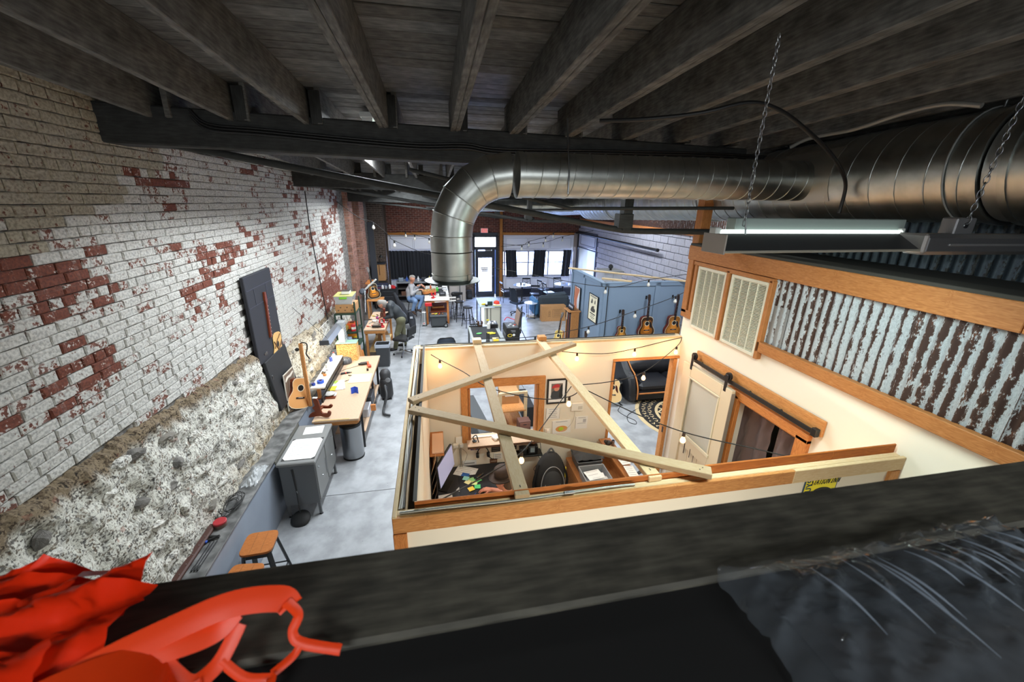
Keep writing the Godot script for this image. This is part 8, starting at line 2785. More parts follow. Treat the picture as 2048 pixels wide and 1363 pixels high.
	B(dp,"body",V(0,0.055,0),V(0.13,0.11,0.09),hexm("2a2c2f",0.4),0.008)
	B(dp,"key_pad",V(-0.01,0.06,0.047),V(0.06,0.07,0.006),hexm("8fa0a8",0.4),0.003)
	B(dp,"handset",V(0.045,0.065,0.052),V(0.03,0.12,0.025),M.black,0.008)
	T(dp,"cord",curve(V3([0.05,0.0,0.05,0.10,-0.12,0.03,0.02,-0.26,0.02,0.08,-0.30,0.02,0.12,-0.1,0.0,0.10,0.12,-0.04]),6),0.004,M.cord,5)
	var cb:=thing("card_box","small black box beside the desk phone","box",V(1.05,0.893,-4.52))
	B(cb,"box",V(0,0.04,0),V(0.09,0.08,0.09),M.black,0.006)
	B(cb,"lid",V(0,0.083,0),V(0.094,0.008,0.094),hexm("2e2e32"))
	var bp:=thing("backpack","black backpack with grey piping on the floor by the far wall","backpack",V(1.36,0.30,-4.25))
	var b:=MB.new()
	b.ell(V(0,0.36,0),V(0.21,0.40,0.13),Basis(),22,14)
	P(bp,"body",b,hexm("2a2b2d",0.8))
	b=MB.new()
	b.ell(V(0,0.28,0.10),V(0.155,0.27,0.085),Basis(),20,12)
	P(bp,"front_pocket",b,hexm("323437",0.75))
	for q in [[0.155,0.40,0.45,0.165],[0.12,0.30,0.36,0.185]]:
		var pp:=[]
		for i in 17:
			var a:=PI*i/16.0
			pp.append(V(cos(a)*q[0],q[1]+sin(a)*q[2]*0.6-0.06,q[3]-0.05*sin(a)))
		T(bp,"piping",pp,0.006,hexm("8c8f92",0.6),5)
	T(bp,"handle",curve(V3([-0.05,0.74,0,0,0.81,0,0.05,0.74,0]),5),0.012,hexm("4a4c4f",0.7),6)
	L(bp,"badge",V(0,0.36,0.187),V2([0,0.006,0.016,0.003,0.018,0]),hexm("d0d2d4",0.3,0.6),12,Basis(Vector3.RIGHT,PI/2))
	for s in [-1.0,1.0]: T(bp,"strap",curve(V3([s*0.15,0.6,0.03,s*0.23,0.35,0.05,s*0.2,0.05,0.05]),4),0.016,M.black,6)
	B(bp,"yellow_tag",V(0.20,0.45,0.04),V(0.02,0.16,0.02),hexm("c9b52a",0.6))
	var ck:=thing("wood_stand","brown wooden box the backpack rests on","box",V(1.30,0,-4.25))
	B(ck,"box",V(0,0.15,0),V(0.6,0.30,0.36),M.walnut,0.006)
	B(ck,"lid",V(0,0.298,0),V(0.62,0.012,0.38),M.mahogany)
	var sd:=thing("corner_desk","wooden desk at the right of the far wall with papers and bins","desk",V(1.98,0,-4.05))
	B(sd,"top",V(0,0.73,0),V(0.62,0.035,0.95),M.pine_deep)
	for s in [-1.0,1.0]: B(sd,"side",V(s*0.29,0.355,0),V(0.03,0.71,0.9),M.pine_deep)
	B(sd,"hutch_side",V(0.275,0.86,-0.05),V(0.03,0.24,0.84),M.pine_deep)
	B(sd,"hutch_top",V(0.24,0.985,-0.05),V(0.17,0.025,0.86),M.pine_deep)
	var pbn:=["grey mesh basket of letters on the corner desk","grey mesh basket behind the letters, under the dark cloth"]
	for i in 2:
		tub("paper_basket",pbn[i],"basket",V(1.86+0.02*i,0.75,-3.95-0.36*i),V(0.34,0.15,0.3),hexm(["8d9094","55585c"][i],0.5),0,null,"baskets on the corner desk")
	for i in 3:
		var o:=paper(["letter with a printed heading in the front basket","folded letter under the first in the front basket","white card tilted in the front basket"][i],V(1.84+0.03*i,0.885-0.02*i,-3.93+0.03*i),0.21,0.17,8-12*i,3)
	paper("white form lying on the desk hutch",V(2.215,1.052,-3.98),0.12,0.26,4,5)
	paper("second white form at the near end of the desk hutch",V(2.215,1.052,-3.72),0.12,0.2,-5,5)
	var cl:=thing("dark_cloth","dark grey cloth bundle heaped on the rear basket","cloth",V(1.9,0.905,-4.34))
	var g:=[]
	var ns:=FastNoiseLite.new()
	ns.frequency=1.6
	ns.seed=6
	for i in 18:
		var c:=[]
		for j in 14:
			var u:=i/8.5-1
			var v:=j/6.5-1
			c.append(V(u*0.19,maxf(0.0,0.13*(1-u*u)*(1-v*v*v*v)+0.05*ns.get_noise_2d(u,v)),v*0.14))
		g.append(c)
	b=MB.new()
	b.sheet(g,0.008)
	P(cl,"cloth",b,hexm("4a4c50",0.9))
	var bo:=thing("dark_ornament","small dark ornament at the back of the desk hutch","ornament",V(2.20,0.999,-4.36))
	b=MB.new()
	b.ell(V(0,0.035,0),V(0.045,0.035,0.04),Basis(),12,8)
	b.ell(V(-0.04,0.06,0.0),V(0.025,0.025,0.025),Basis(),10,6)
	P(bo,"figure",b,hexm("2a2422",0.5))
	L(bo,"cup",V(0.06,0.0,0.02),V2([0,0,0.02,0,0.022,0.08,0.018,0.08]),M.steel,12)
	# strings of lit bulbs over the office
	var g1:="lit string lights over the office"
	string_lights("lit string light along the far wall of the office from the right corner",V3([3.18,2.44,-4.54,2.90,2.40,-4.52,2.49,2.34,-4.48,2.1,2.30,-4.46,1.70,2.33,-4.46,1.45,2.37,-4.46]),[2,4],true,g1,0.8)
	string_lights("lit string light from the right corner down to the middle stud",V3([3.18,2.44,-4.54,3.03,2.37,-4.40,2.35,2.25,-3.95,1.85,2.28,-3.70,1.34,2.40,-3.42]),[1,2],true,g1,0.8)
	string_lights("lit string light from the left corner to the middle stud",V3([-0.10,2.40,-4.48,0.0,2.36,-4.40,0.25,2.32,-4.1,0.50,2.26,-3.78,0.95,2.24,-3.5,1.24,2.30,-3.38,1.36,2.40,-3.36]),[1,3,5],true,g1,0.8)
	string_lights("lit string light from the middle stud to the near left corner",V3([1.26,2.40,-3.40,0.92,2.20,-3.1,0.64,2.12,-2.8,0.3,2.2,-2.45,-0.08,2.40,-1.98]),[2],true,g1,0.8)
	string_lights("lit string light from the middle stud to the near right corner",V3([1.36,2.40,-3.34,1.75,2.28,-3.0,2.08,2.22,-2.72,2.45,2.24,-2.4,2.75,2.30,-2.1,3.14,2.47,-1.95]),[2,4],true,g1,0.8)

# ---------------------------------------------------------------- lounge seen through the office openings
func lounge() -> void:
	var s:=thing("leather_sofa","black leather sofa with a curved wooden rim seen through the doorway","sofa",V(5.0,0,-7.55))
	var lm: Material=M.leather
	B(s,"base",V(0,0.16,0.0),V(1.95,0.24,0.80),lm,0.05)
	T(s,"base_rim",[V(-0.80,0.24,0.415),V(0.9,0.24,0.415)],0.018,M.pine_orange,8)
	for k in 2:
		var m:=MB.new()
		m.box(V(-0.40+0.82*k,0.37,0.07),V(0.80,0.20,0.68),0.07)
		P(s,"seat_cushion",m,lm)
	var b:=MB.new()
	var g:=[]
	for i in 25:
		var c:=[]
		for j in 12:
			var a:=PI*1.05*j/11.0-0.2
			var u:=i/24.0
			var w:=1.0-0.25*pow(absf(u*2-1),4)
			c.append(V(lerpf(-0.86,0.92,u),0.46+0.42*sin(a*0.5+0.05)*w+0.01*sin(u*60.0),-0.16-0.14*(1-cos(a))+0.10*sin(a)))
		g.append(c)
	b.sheet(g)
	P(s,"backrest",b,lm)
	B(s,"back_frame",V(0.02,0.45,-0.38),V(1.9,0.78,0.1),lm,0.04)
	for sd in [-1.0,1.0]:
		var am:=MB.new()
		var pr:=curve2(V2([-0.38,0.06,0.36,0.06,0.40,0.20,0.36,0.42,0.24,0.58,0.05,0.66,-0.2,0.80,-0.38,0.86]),4)
		am.prism(pr,-0.09,0.09,Transform3D(Basis(V(0,0,1),V(0,1,0),V(-1,0,0)),V(sd*0.93,0,0)),0.04)
		P(s,"armrest",am,lm)
		T(s,"wood_rim",curve(V3([sd*0.83,0.10,0.40,sd*0.83,0.30,0.395,sd*0.83,0.46,0.32,sd*0.83,0.60,0.18,sd*0.83,0.67,0.0,sd*0.83,0.79,-0.2]),4),0.016,M.pine_orange,8)
	T(s,"wood_rim",curve(V3([-0.90,0.86,-0.26,-0.5,0.915,-0.30,0.0,0.925,-0.30,0.5,0.915,-0.30,0.92,0.86,-0.26]),4),0.016,M.pine_orange,8)
	for x in [-0.8,0.8]:
		for z in [-0.3,0.3]: B(s,"foot",V(x,0.025,z),V(0.07,0.05,0.07),M.black)
	# round rug: cream and black rings with a lattice
	var r:=thing("round_rug","round black and cream patterned rug on the lounge floor","rug",V(5.05,0.0,-6.48))
	L(r,"pile",Vector3.ZERO,V2([0,0.010,1.10,0.010,1.12,0.004,1.12,0.0]),hexm("c9b38a",0.95),56)
	L(r,"border",V(0,0.0106,0),V2([0.72,0,1.04,0]),hexm("1c1b1c",0.95),56)
	L(r,"field",V(0,0.0106,0),V2([0,0,0.66,0]),hexm("1c1b1c",0.95),56)
	var pat:=MB.new()
	for i in 60:
		var a:=TAU*i/60.0
		for k in 2:
			var rr:=0.82+0.12*k
			var o:=V(cos(a+0.03*k)*rr,0.0116,sin(a+0.03*k)*rr)
			pat.box(o,V(0.075,0.001,0.022),0.0,Basis(Vector3.UP,-a+(0.8 if (i+k) % 2 else -0.6)))
			pat.box(o+V(cos(a),0,sin(a))*0.03,V(0.05,0.001,0.014),0.0,Basis(Vector3.UP,-a+(-0.7 if (i+k) % 2 else 0.9)))
	P(r,"scroll_pattern",pat,hexm("c9b38a",0.95)).set_meta("kind","stuff")
	var lat:=MB.new()
	for i in 7:
		var d:=-0.54+0.18*i
		var h:=sqrt(0.43-d*d)
		lat.box(V(d,0.0116,0),V(0.035,0.001,h*2),0.0)
		lat.box(V(0,0.0117,d),V(h*2,0.001,0.035),0.0)
	P(r,"lattice_pattern",lat,hexm("c9b38a",0.95)).rotation.y=0.6
	# guitar and small amplifier left of the sofa
	guitar("acoustic_guitar","pale acoustic guitar with a red brown pickguard leaning at the doorway",Transform3D(Basis(V(0.94,0,0.33),V(0.02,0.97,-0.22),V(-0.33,0.22,0.92)).orthonormalized(),V(3.56,0.10,-7.1)),Color(0.93,0.78,0.55),"spruce",0.0,2)
	var gs:=thing("guitar_stand","black tripod stand holding the pale acoustic guitar","stand",V(3.60,0,-7.2))
	for i in 3:
		var a:=TAU*i/3+0.4
		T(gs,"leg",[V(0,0.14,0),V(cos(a)*0.24,0.012,sin(a)*0.24)],0.012,M.black,6)
	T(gs,"cradle",[V(-0.13,0.09,0.12),V(-0.1,0.085,0.0),V(0.1,0.085,0.0),V(0.13,0.09,0.12)],0.011,M.black,6)
	T(gs,"upright",[V(0,0.1,-0.04),V(0.0,0.6,-0.15)],0.012,M.black,6)
	var am:=thing("guitar_amp","small dark amplifier between the pale guitar and the sofa","amplifier",V(3.92,0,-7.62),20)
	B(am,"cabinet",V(0,0.19,0),V(0.32,0.36,0.22),hexm("26262a",0.7),0.012)
	B(am,"grille",V(0,0.16,0.112),V(0.27,0.24,0.006),hexm("3a3a3c",0.9))
	B(am,"control_panel",V(0,0.335,0.108),V(0.28,0.04,0.012),hexm("b9bbbd",0.3,0.5))
	B(am,"handle",V(0,0.385,0),V(0.14,0.02,0.03),M.black)
	for s2 in [-1.0,1.0]: B(am,"foot",V(s2*0.13,0.005,0),V(0.03,0.01,0.18),M.black,0.0)
	var cd:=thing("instrument_cable","black instrument cable looping across the lounge floor","cable",V(3.75,0.006,-6.9))
	T(cd,"cable",curve(V3([0.10,0,-0.4,0.02,0,-0.2,-0.12,0,0.0,-0.05,0,0.25,0.05,0,0.42,0.0,0,0.55,-0.10,0,0.45,-0.02,0,0.22,0.2,0,0.05,0.42,0,-0.1,0.48,0,-0.35]),7),0.006,M.cord,6)
	# shelf cart beyond the interior window, with its drawers, a boxed lid and a black case
	var ct:=thing("wood_cart","open wooden cart seen through the interior window","cart",V(1.27,0,-6.75),3)
	for x in [-0.24,0.24]:
		for z in [-0.30,0.30]: B(ct,"post",V(x,0.44,z),V(0.055,0.80,0.055),M.stud)
	B(ct,"shelf_board",V(0,0.10,0),V(0.50,0.03,0.66),M.pine)
	B(ct,"shelf_board",V(0,0.46,0),V(0.50,0.03,0.66),M.pine)
	B(ct,"rail",V(0,0.82,0.30),V(0.52,0.05,0.04),M.stud)
	B(ct,"rail",V(0,0.82,-0.30),V(0.52,0.05,0.04),M.stud)
	for x in [-0.2,0.2]:
		for z in [-0.26,0.26]: L(ct,"caster",V(x,0.042,z),V2([0,-0.012,0.04,-0.012,0.04,0.012,0,0.012]),M.black,12,Basis(V(0,0,1),PI/2))
	carton("tan_box","tan box with a white label inside the wooden cart","box",V(1.27,0.476,-6.85),V(0.36,0.24,0.3),M.cardboard)
	B(get_node("tan_box"),"label_strip",V(0,0.17,0.151),V(0.18,0.03,0.002),hexm("ecebe6"),0.0)
	var dw:=thing("drawer_box","small red brown three drawer chest standing before the wooden cart","chest",V(1.45,0,-6.25),3)
	B(dw,"case",V(0,0.19,0),V(0.22,0.38,0.18),hexm("5e3b30",0.5),0.006)
	for i in 3:
		B(dw,"drawer",V(0,0.075+0.115*i,0.092),V(0.19,0.10,0.012),hexm("7a4c3c",0.5))
		B(dw,"finger_slot",V(0,0.095+0.115*i,0.099),V(0.06,0.014,0.003),hexm("1c1210"),0.0)
	carton("black_case","black hard case standing right of the wooden cart","case",V(1.66,0,-7.0),V(0.16,0.42,0.8),M.black)
	B(get_node("black_case"),"latch",V(0,0.36,0.402),V(0.05,0.04,0.006),M.steel)
	carton("floor_bench","long low dark bench lying left beyond the interior window","bench",V(0.62,0,-6.6),V(0.22,0.38,1.4),hexm("36383a",0.6),8)
	B(get_node("floor_bench"),"cushion",V(0,0.39,0),V(0.24,0.03,1.42),hexm("44474a",0.7),0.01)
	var rs:=thing("red_strap","bright red strap trailing across the floor beyond the interior window","strap",V(1.42,0.006,-5.85))
	T(rs,"strap",curve(V3([-0.22,0,-0.12,-0.05,0.004,-0.02,0.10,0,0.04,0.2,0,0.12]),5),0.010,hexm("c8203c",0.6),6)
	var bl:=thing("black_lever","black bent iron lying on the floor just outside the doorway","iron",V(2.95,0.008,-4.95),30)
	T(bl,"iron",V3([-0.14,0.02,-0.14,-0.10,0,-0.06,0.06,0,0.06,0.14,0.01,0.08]),0.012,M.black,6)
	B(bl,"foot",V(0.12,0.002,0.08),V(0.10,0.02,0.05),M.black)

# ---------------------------------------------------------------- people
# one continuous surface round a skeleton: every bone is [a, b, radius at a, radius at b]; the distances are joined with a smooth minimum of width k and meshed as surface nets
func flesh(m: MB,bones: Array,cell: float,k: float) -> void:
	var lo:=Vector3.INF
	var hi:=-Vector3.INF
	for b in bones:
		var r: float=maxf(b[2],b[3])+cell*3.0
		for p in [b[0],b[1]]:
			lo=lo.min(p-V(r,r,r))
			hi=hi.max(p+V(r,r,r))
	var n:=Vector3i(((hi-lo)/cell).ceil())+Vector3i.ONE
	var f:=PackedFloat32Array()
	f.resize(n.x*n.y*n.z)
	f.fill(9.0)
	for b in bones:
		var A: Vector3=b[0]
		var ab: Vector3=b[1]-A
		var ra: float=b[2]
		var rb: float=b[3]
		var l2:=maxf(ab.length_squared(),1e-8)
		var r:=maxf(ra,rb)+k+cell*2.0
		var i0:=Vector3i(((A.min(b[1])-V(r,r,r)-lo)/cell).floor()).clamp(Vector3i.ZERO,n-Vector3i.ONE)
		var i1:=Vector3i(((A.max(b[1])+V(r,r,r)-lo)/cell).ceil()).clamp(Vector3i.ZERO,n-Vector3i.ONE)
		for z in range(i0.z,i1.z+1):
			for y in range(i0.y,i1.y+1):
				var row:=(z*n.y+y)*n.x
				for x in range(i0.x,i1.x+1):
					var p:=lo+V(x,y,z)*cell-A
					var t:=clampf(p.dot(ab)/l2,0.0,1.0)
					var d:=(p-ab*t).length()-lerpf(ra,rb,t)
					var e:=f[row+x]
					var h:=maxf(k-absf(d-e),0.0)/k
					f[row+x]=minf(d,e)-h*h*k*0.25
	var at:={}
	var st: Array[int]=[1,n.x,n.x*n.y]
	for z in n.z-1:
		for y in n.y-1:
			for x in n.x-1:
				var o:=(z*n.y+y)*n.x+x
				var s:=0
				for c in 8:
					if f[o+(c & 1)+(n.x if c & 2 else 0)+(st[2] if c & 4 else 0)]<0.0: s+=1
				if s==0 or s==8: continue
				var sum:=Vector3.ZERO
				var cnt:=0
				for c in 8:
					for ax in 3:
						if c & (1 << ax): continue
						var oa: int=o+(c & 1)+(n.x if c & 2 else 0)+(st[2] if c & 4 else 0)
						var fa:=f[oa]
						var fb: float=f[oa+st[ax]]
						if (fa<0.0) != (fb<0.0):
							var q:=V(c & 1,(c >> 1) & 1,(c >> 2) & 1)
							q[ax]+=fa/(fa-fb)
							sum+=q
							cnt+=1
				var g:=V(f[o+1]-f[o],f[o+n.x]-f[o],f[o+st[2]]-f[o])+V(f[o+1+n.x+st[2]]-f[o+n.x+st[2]],f[o+1+n.x+st[2]]-f[o+1+st[2]],f[o+1+n.x+st[2]]-f[o+1+n.x])
				at[o]=[lo+(V(x,y,z)+sum/cnt)*cell,g.normalized()]
	for o in at:
		for ax in 3:
			var fb: float=f[o+st[ax]]
			if (f[o]<0.0)==(fb<0.0): continue
			var u: int=st[(ax+1) % 3]
			var v: int=st[(ax+2) % 3]
			if not (at.has(o-u) and at.has(o-v) and at.has(o-u-v)): continue
			var a=at[o]
			var b=at[o-u]
			var c=at[o-u-v]
			var d=at[o-v]
			m.t3(a[0],b[0],c[0],a[1],b[1],c[1])
			m.t3(a[0],c[0],d[0],a[1],c[1],d[1])

# a head at c that looks along fw with its crown along up
func head_bones(c: Vector3,fw: Vector3,up: Vector3) -> Array:
	var f:=fw.normalized()
	var s:=f.cross(up).normalized()
	var u:=s.cross(f)
	var q:=func(x: float,y: float,z: float) -> Vector3: return c+s*x+u*y+f*z
	return [[q.call(0,0.035,-0.02),q.call(0,0.03,0.015),0.088,0.082],[q.call(0,-0.02,0.03),q.call(0,-0.075,0.055),0.068,0.042],[q.call(0,0.01,0.088),q.call(0,-0.022,0.108),0.010,0.014],
		[q.call(-0.028,0.028,0.082),q.call(0.028,0.028,0.082),0.013,0.013],[q.call(-0.018,-0.052,0.09),q.call(0.018,-0.052,0.09),0.009,0.009],
		[q.call(-0.082,0.015,-0.005),q.call(-0.085,-0.02,-0.002),0.014,0.011],[q.call(0.082,0.015,-0.005),q.call(0.085,-0.02,-0.002),0.014,0.011]]

# a hand from wrist w along d, back of the hand along b; curl bends the fingers; thumb on side sd
func hand(m: MB,w: Vector3,d: Vector3,b: Vector3,curl: float,sd: float) -> void:
	var f:=d.normalized()
	var s:=f.cross(b).normalized()*sd
	var u:=s.cross(f).normalized()
	if u.dot(b)<0: u=-u
	var bones:=[[w-f*0.03,w,0.026,0.027]]
	for i in 4:
		var k: float=[-0.028,-0.009,0.010,0.028][i]
		var base: Vector3=w+f*[0.085,0.092,0.088,0.078][i]-s*k
		bones.append([w+f*0.01-s*k*0.5,base,0.016,0.0115])
		var p: Vector3=base
		var a:=0.15
		for j in 3:
			var l: float=[0.042,0.027,0.021][j]*[0.92,1.05,1.0,0.82][i]
			a+=curl*[0.7,0.9,0.6][j]
			var e: Vector3=p+(f*cos(a)-u*sin(a))*l-s*k*0.12
			bones.append([p,e,0.0095-0.001*j,0.0085-0.001*j])
			p=e
	var t:=w+f*0.025+s*0.025
	var t2:=t+(f*0.7+s*0.6-u*0.3).normalized()*0.042
	bones.append([w+f*0.015+s*0.012,t,0.018,0.015])
	bones.append([t,t2,0.013,0.0105])
	bones.append([t2,t2+(f*0.9+s*0.15-u*0.35).normalized()*0.03,0.0105,0.008])
	flesh(m,bones,0.004,0.006)

func cloth(o: Node3D,nm: String,bones: Array,mm: Material,cell:=0.016,k:=0.04) -> void:
	var m:=MB.new()
	flesh(m,bones,cell,k)
	P(o,nm,m,mm)

func shoe(o: Node3D,p: Vector3,d: Vector3,mm: Material) -> void:
	var f:=d.normalized()
	cloth(o,"shoe",[[p+V(0,0.045,0),p+f*0.10+V(0,0.04,0),0.045,0.042],[p+f*0.10+V(0,0.035,0),p+f*0.19+V(0,0.03,0),0.042,0.032],[p+V(0,0.05,0),p+V(0,0.12,0),0.045,0.045]],mm,0.012,0.03)

func people() -> void:
	var skin: Material=M.skin
	# 1 worker bending over the pine bench
	var o:=thing("person","grey haired worker in a dark jacket and olive trousers bending over the pine bench","person",V(-1.06,0,-11.4))
	var hip:=V(0.02,0.92,0.0)
	var sh:=V(-0.24,1.33,0.02)
	var hc:=V(-0.44,1.37,0.12)
	var m:=MB.new()
	flesh(m,head_bones(hc,V(-0.5,-0.86,0.1),V(-0.8,0.5,0))+[[sh+V(-0.03,0.05,0.04),hc+V(0.05,-0.0,-0.03),0.06,0.055]],0.009,0.02)
	var w1:=V(-0.47,1.02,0.30)
	var w2:=V(-0.50,1.00,0.0)
	flesh(m,[[V(-0.30,1.02,0.29),w1,0.036,0.026],[V(-0.30,1.02,-0.12),w2,0.036,0.026]],0.009,0.02)
	hand(m,w1,V(-0.8,-0.3,-0.35),V(0.1,1,0.5),0.5,1.0)
	hand(m,w2,V(-0.8,-0.3,0.4),V(0.1,1,-0.3),0.6,-1.0)
	P(o,"body",m,skin)
	cloth(o,"jacket",[[hip+V(0,0.03,0),V(-0.12,1.14,0.01),0.165,0.165],[V(-0.12,1.14,0.01),sh,0.165,0.13],[sh+V(0,0,-0.15),sh+V(0,0,0.17),0.09,0.09],
		[sh+V(0,0,0.18),V(-0.20,1.08,0.30),0.075,0.058],[V(-0.20,1.08,0.30),V(-0.40,1.03,0.30),0.058,0.044],[sh+V(0,0,-0.16),V(-0.20,1.06,-0.18),0.075,0.058],[V(-0.20,1.06,-0.18),V(-0.42,1.01,-0.04),0.058,0.044]],hexm("2b3034",0.6))
	cloth(o,"trousers",[[hip+V(0,-0.02,-0.08),hip+V(0,-0.02,0.08),0.14,0.14],[hip+V(0,-0.06,0.09),V(-0.10,0.50,0.12),0.105,0.078],[V(-0.10,0.50,0.12),V(-0.18,0.09,0.10),0.075,0.062],[hip+V(0,-0.06,-0.09),V(0.04,0.50,-0.16),0.105,0.078],[V(0.04,0.50,-0.16),V(0.06,0.09,-0.24),0.075,0.062]],hexm("6b6a52",0.85))
	shoe(o,V(-0.18,0,0.10),V(-1,0,0.25),hexm("1e1c1b",0.5))
	shoe(o,V(0.06,0,-0.24),V(-1,0,-0.1),hexm("1e1c1b",0.5))
	cloth(o,"hair",[[hc+V(0.04,0.03,-0.01),hc+V(-0.05,0.055,0),0.092,0.088],[hc+V(0.05,-0.03,-0.01),hc+V(0.04,0.04,0),0.082,0.085]],hexm("8f8a84",0.9),0.010,0.03)
	guitar("small_guitar","small red brown instrument body held upright by the bending worker",Transform3D(Basis(V(0.5,0,0.86),V(0.1,0.99,-0.06),V(-0.86,0.1,0.5)).orthonormalized(),V(-1.53,1.0,-11.16)),Color(0.50,0.22,0.12),"mahogany",0.4,0,"",false,0.62)
	# 2 seated man with the honey coloured guitar
	o=thing("person","seated man in a grey shirt and blue jeans working on the honey coloured guitar","person",V(-0.95,0,-15.0))
	hip=V(0.0,0.72,0.0)
	sh=V(0.05,1.17,0.0)
	hc=V(0.10,1.40,0.05)
	m=MB.new()
	flesh(m,head_bones(hc,V(0.55,-0.55,0.65),V(0.2,1,0.3))+[[sh+V(0,0.02,0),hc+V(-0.02,-0.06,-0.02),0.058,0.055]],0.009,0.02)
	w1=V(0.34,1.06,0.28)
	w2=V(0.42,1.15,-0.12)
	flesh(m,[[V(0.20,1.0,0.28),w1,0.038,0.026],[V(0.26,1.10,-0.2),w2,0.038,0.026]],0.009,0.02)
	hand(m,w1,V(0.8,0.05,0.2),V(0,1,0.2),0.4,-1.0)
	hand(m,w2,V(0.7,-0.4,0.4),V(0,1,0),0.4,1.0)
	P(o,"body",m,skin)
	cloth(o,"shirt",[[hip+V(0,0.02,0),V(0.01,0.96,0),0.165,0.17],[V(0.01,0.96,0),sh+V(0,-0.04,0),0.17,0.12],[sh+V(0,-0.03,0.17),sh+V(0,-0.03,-0.17),0.085,0.085],
		[sh+V(0,-0.03,0.19),V(0.06,0.90,0.30),0.075,0.06],[V(0.06,0.90,0.30),V(0.29,1.05,0.28),0.058,0.042],[sh+V(0,-0.03,-0.19),V(0.16,0.98,-0.28),0.075,0.06],[V(0.16,0.98,-0.28),V(0.36,1.13,-0.16),0.058,0.042]],hexm("b0b0b3",0.85))
	cloth(o,"jeans",[[hip+V(0,-0.03,-0.08),hip+V(0,-0.03,0.08),0.145,0.145],[hip+V(0.02,-0.03,0.10),V(0.17,0.66,0.40),0.105,0.082],[V(0.17,0.66,0.40),V(0.06,0.31,0.30),0.08,0.06],[hip+V(0.05,-0.02,-0.06),V(0.46,0.72,0.10),0.105,0.082],[V(0.46,0.72,0.10),V(0.26,0.32,0.12),0.08,0.06]],hexm("7f9cc4",0.85))
	shoe(o,V(0.05,0.20,0.29),V(0.5,-0.2,0.8),hexm("4a3629",0.6))
	shoe(o,V(0.24,0.22,0.12),V(0.8,-0.3,0.3),hexm("4a3629",0.6))
	cloth(o,"hair",[[hc+V(-0.025,0.05,-0.03),hc+V(0.02,0.065,0.0),0.09,0.086],[hc+V(-0.05,0.0,-0.05),hc+V(-0.03,0.05,-0.03),0.07,0.08]],hexm("9a938c",0.9),0.010,0.03)
	var st:=thing("work_stool","round topped steel stool under the seated man","stool",V(-0.95,0,-15.05))
	L(st,"seat",V(0,0.53,0),V2([0,0,0.16,0,0.175,0.02,0.16,0.05,0,0.055]),M.black,20)
	for i in 4:
		var a:=PI/4+PI/2*i
		T(st,"leg",[V(cos(a)*0.11,0.53,sin(a)*0.11),V(cos(a)*0.24,0,sin(a)*0.24)],0.011,M.dark_steel,6)
	T(st,"foot_ring",ring_path(V(0,0.17,0),Vector3.UP,0.205,24),0.010,M.dark_steel,6)
	# 3 office worker in a brimmed hat
	o=thing("person","office worker in a brown brimmed hat reaching for the computer mouse","person",V(0.86,0,-3.50))
	hip=V(0.0,0.52,0.0)
	sh=V(-0.12,1.0,-0.03)
	hc=V(-0.23,1.215,-0.11)
	m=MB.new()
	flesh(m,head_bones(hc,V(-0.80,-0.30,-0.5),V(-0.15,1,-0.1))+[[sh,hc+V(0.02,-0.07,0.02),0.058,0.055]],0.008,0.02)
	w1=V(-0.31,0.80,-0.47)
	w2=V(-0.36,0.78,-0.18)
	flesh(m,[[V(-0.06,0.82,-0.33),w1,0.044,0.027],[V(-0.16,0.86,0.10),w2,0.042,0.027]],0.008,0.02)
	hand(m,w1,V(-0.9,-0.08,-0.35),V(0,1,0),0.32,-1.0)
	hand(m,w2,V(-0.9,-0.1,-0.3),V(0,1,0),0.3,1.0)
	P(o,"body",m,mt("skin_warm",Color(0.83,0.55,0.44),0.5))
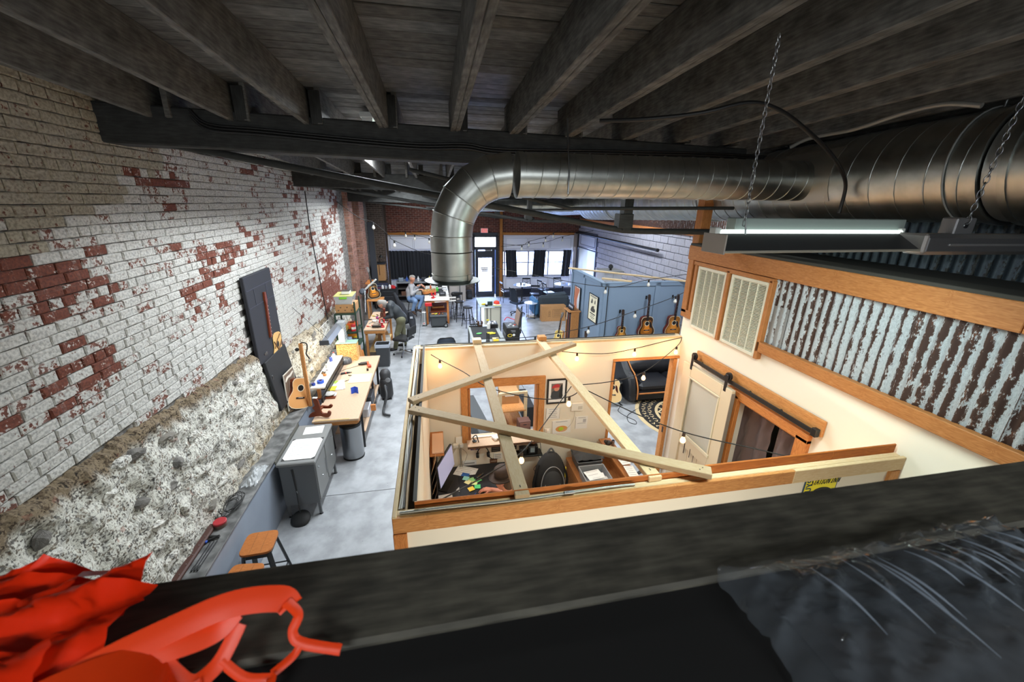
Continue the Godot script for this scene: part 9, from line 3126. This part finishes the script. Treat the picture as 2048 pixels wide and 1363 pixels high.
	cloth(o,"shirt",[[hip+V(0,0.04,0),V(-0.05,0.78,-0.02),0.16,0.165],[V(-0.05,0.78,-0.02),sh+V(0,-0.05,0),0.165,0.12],[sh+V(0.08,-0.04,-0.15),sh+V(-0.06,-0.04,0.15),0.08,0.08],[sh+V(0.08,-0.04,-0.17),V(0.0,0.85,-0.30),0.078,0.066],[sh+V(-0.06,-0.04,0.17),V(-0.10,0.87,0.14),0.078,0.066]],hexm("a9b0b8",0.85))
	cloth(o,"trousers",[[hip+V(0,-0.01,-0.08),hip+V(0,-0.01,0.08),0.14,0.14],[hip+V(-0.02,0,-0.1),V(-0.36,0.53,-0.28),0.10,0.08],[V(-0.36,0.53,-0.28),V(-0.34,0.1,-0.28),0.075,0.06],[hip+V(-0.02,0,0.1),V(-0.40,0.53,0.0),0.10,0.08],[V(-0.40,0.53,0.0),V(-0.38,0.1,0.0),0.075,0.06]],hexm("3a4048",0.85))
	shoe(o,V(-0.34,0,-0.28),V(-0.9,0,-0.3),hexm("2a2421",0.5))
	shoe(o,V(-0.38,0,0.0),V(-0.9,0,-0.2),hexm("2a2421",0.5))
	cloth(o,"hair",[[hc+V(0.04,0.02,0.02),hc+V(0.05,-0.04,0.03),0.085,0.065]],hexm("5c4636",0.9),0.010,0.03)
	var hb:=Basis(V(0,0,1),0.20)*Basis(Vector3.RIGHT,-0.05)
	L(o,"hat",hc+V(-0.005,0.055,0.0),V2([0.17,0.012,0.165,-0.004,0.12,-0.002,0.104,0.012,0.10,0.06,0.088,0.105,0.05,0.118,0.0,0.105]),hexm("35271f",0.8),30,hb*Basis.from_scale(V(0.94,1,0.84)),true)
	L(o,"hat_band",hc+V(-0.005,0.055,0.0),V2([0.106,0.012,0.104,0.036]),hexm("2c211b",0.6),28,hb*Basis.from_scale(V(0.94,1,0.84)))
	var oc:=thing("desk_chair","grey chair carrying the office worker","chair",V(0.90,0,-3.48))
	B(oc,"seat",V(0,0.36,0),V(0.46,0.06,0.46),hexm("55585b",0.8),0.025)
	B(oc,"backrest",V(0.25,0.66,0.02),V(0.05,0.42,0.42),hexm("55585b",0.8),0.02)
	T(oc,"column",[V(0,0.05,0),V(0,0.34,0)],0.03,M.black,10)
	for i in 5:
		var a:=TAU*i/5
		T(oc,"base_arm",[V(0,0.07,0),V(cos(a)*0.26,0.03,sin(a)*0.26)],0.018,M.black,6)
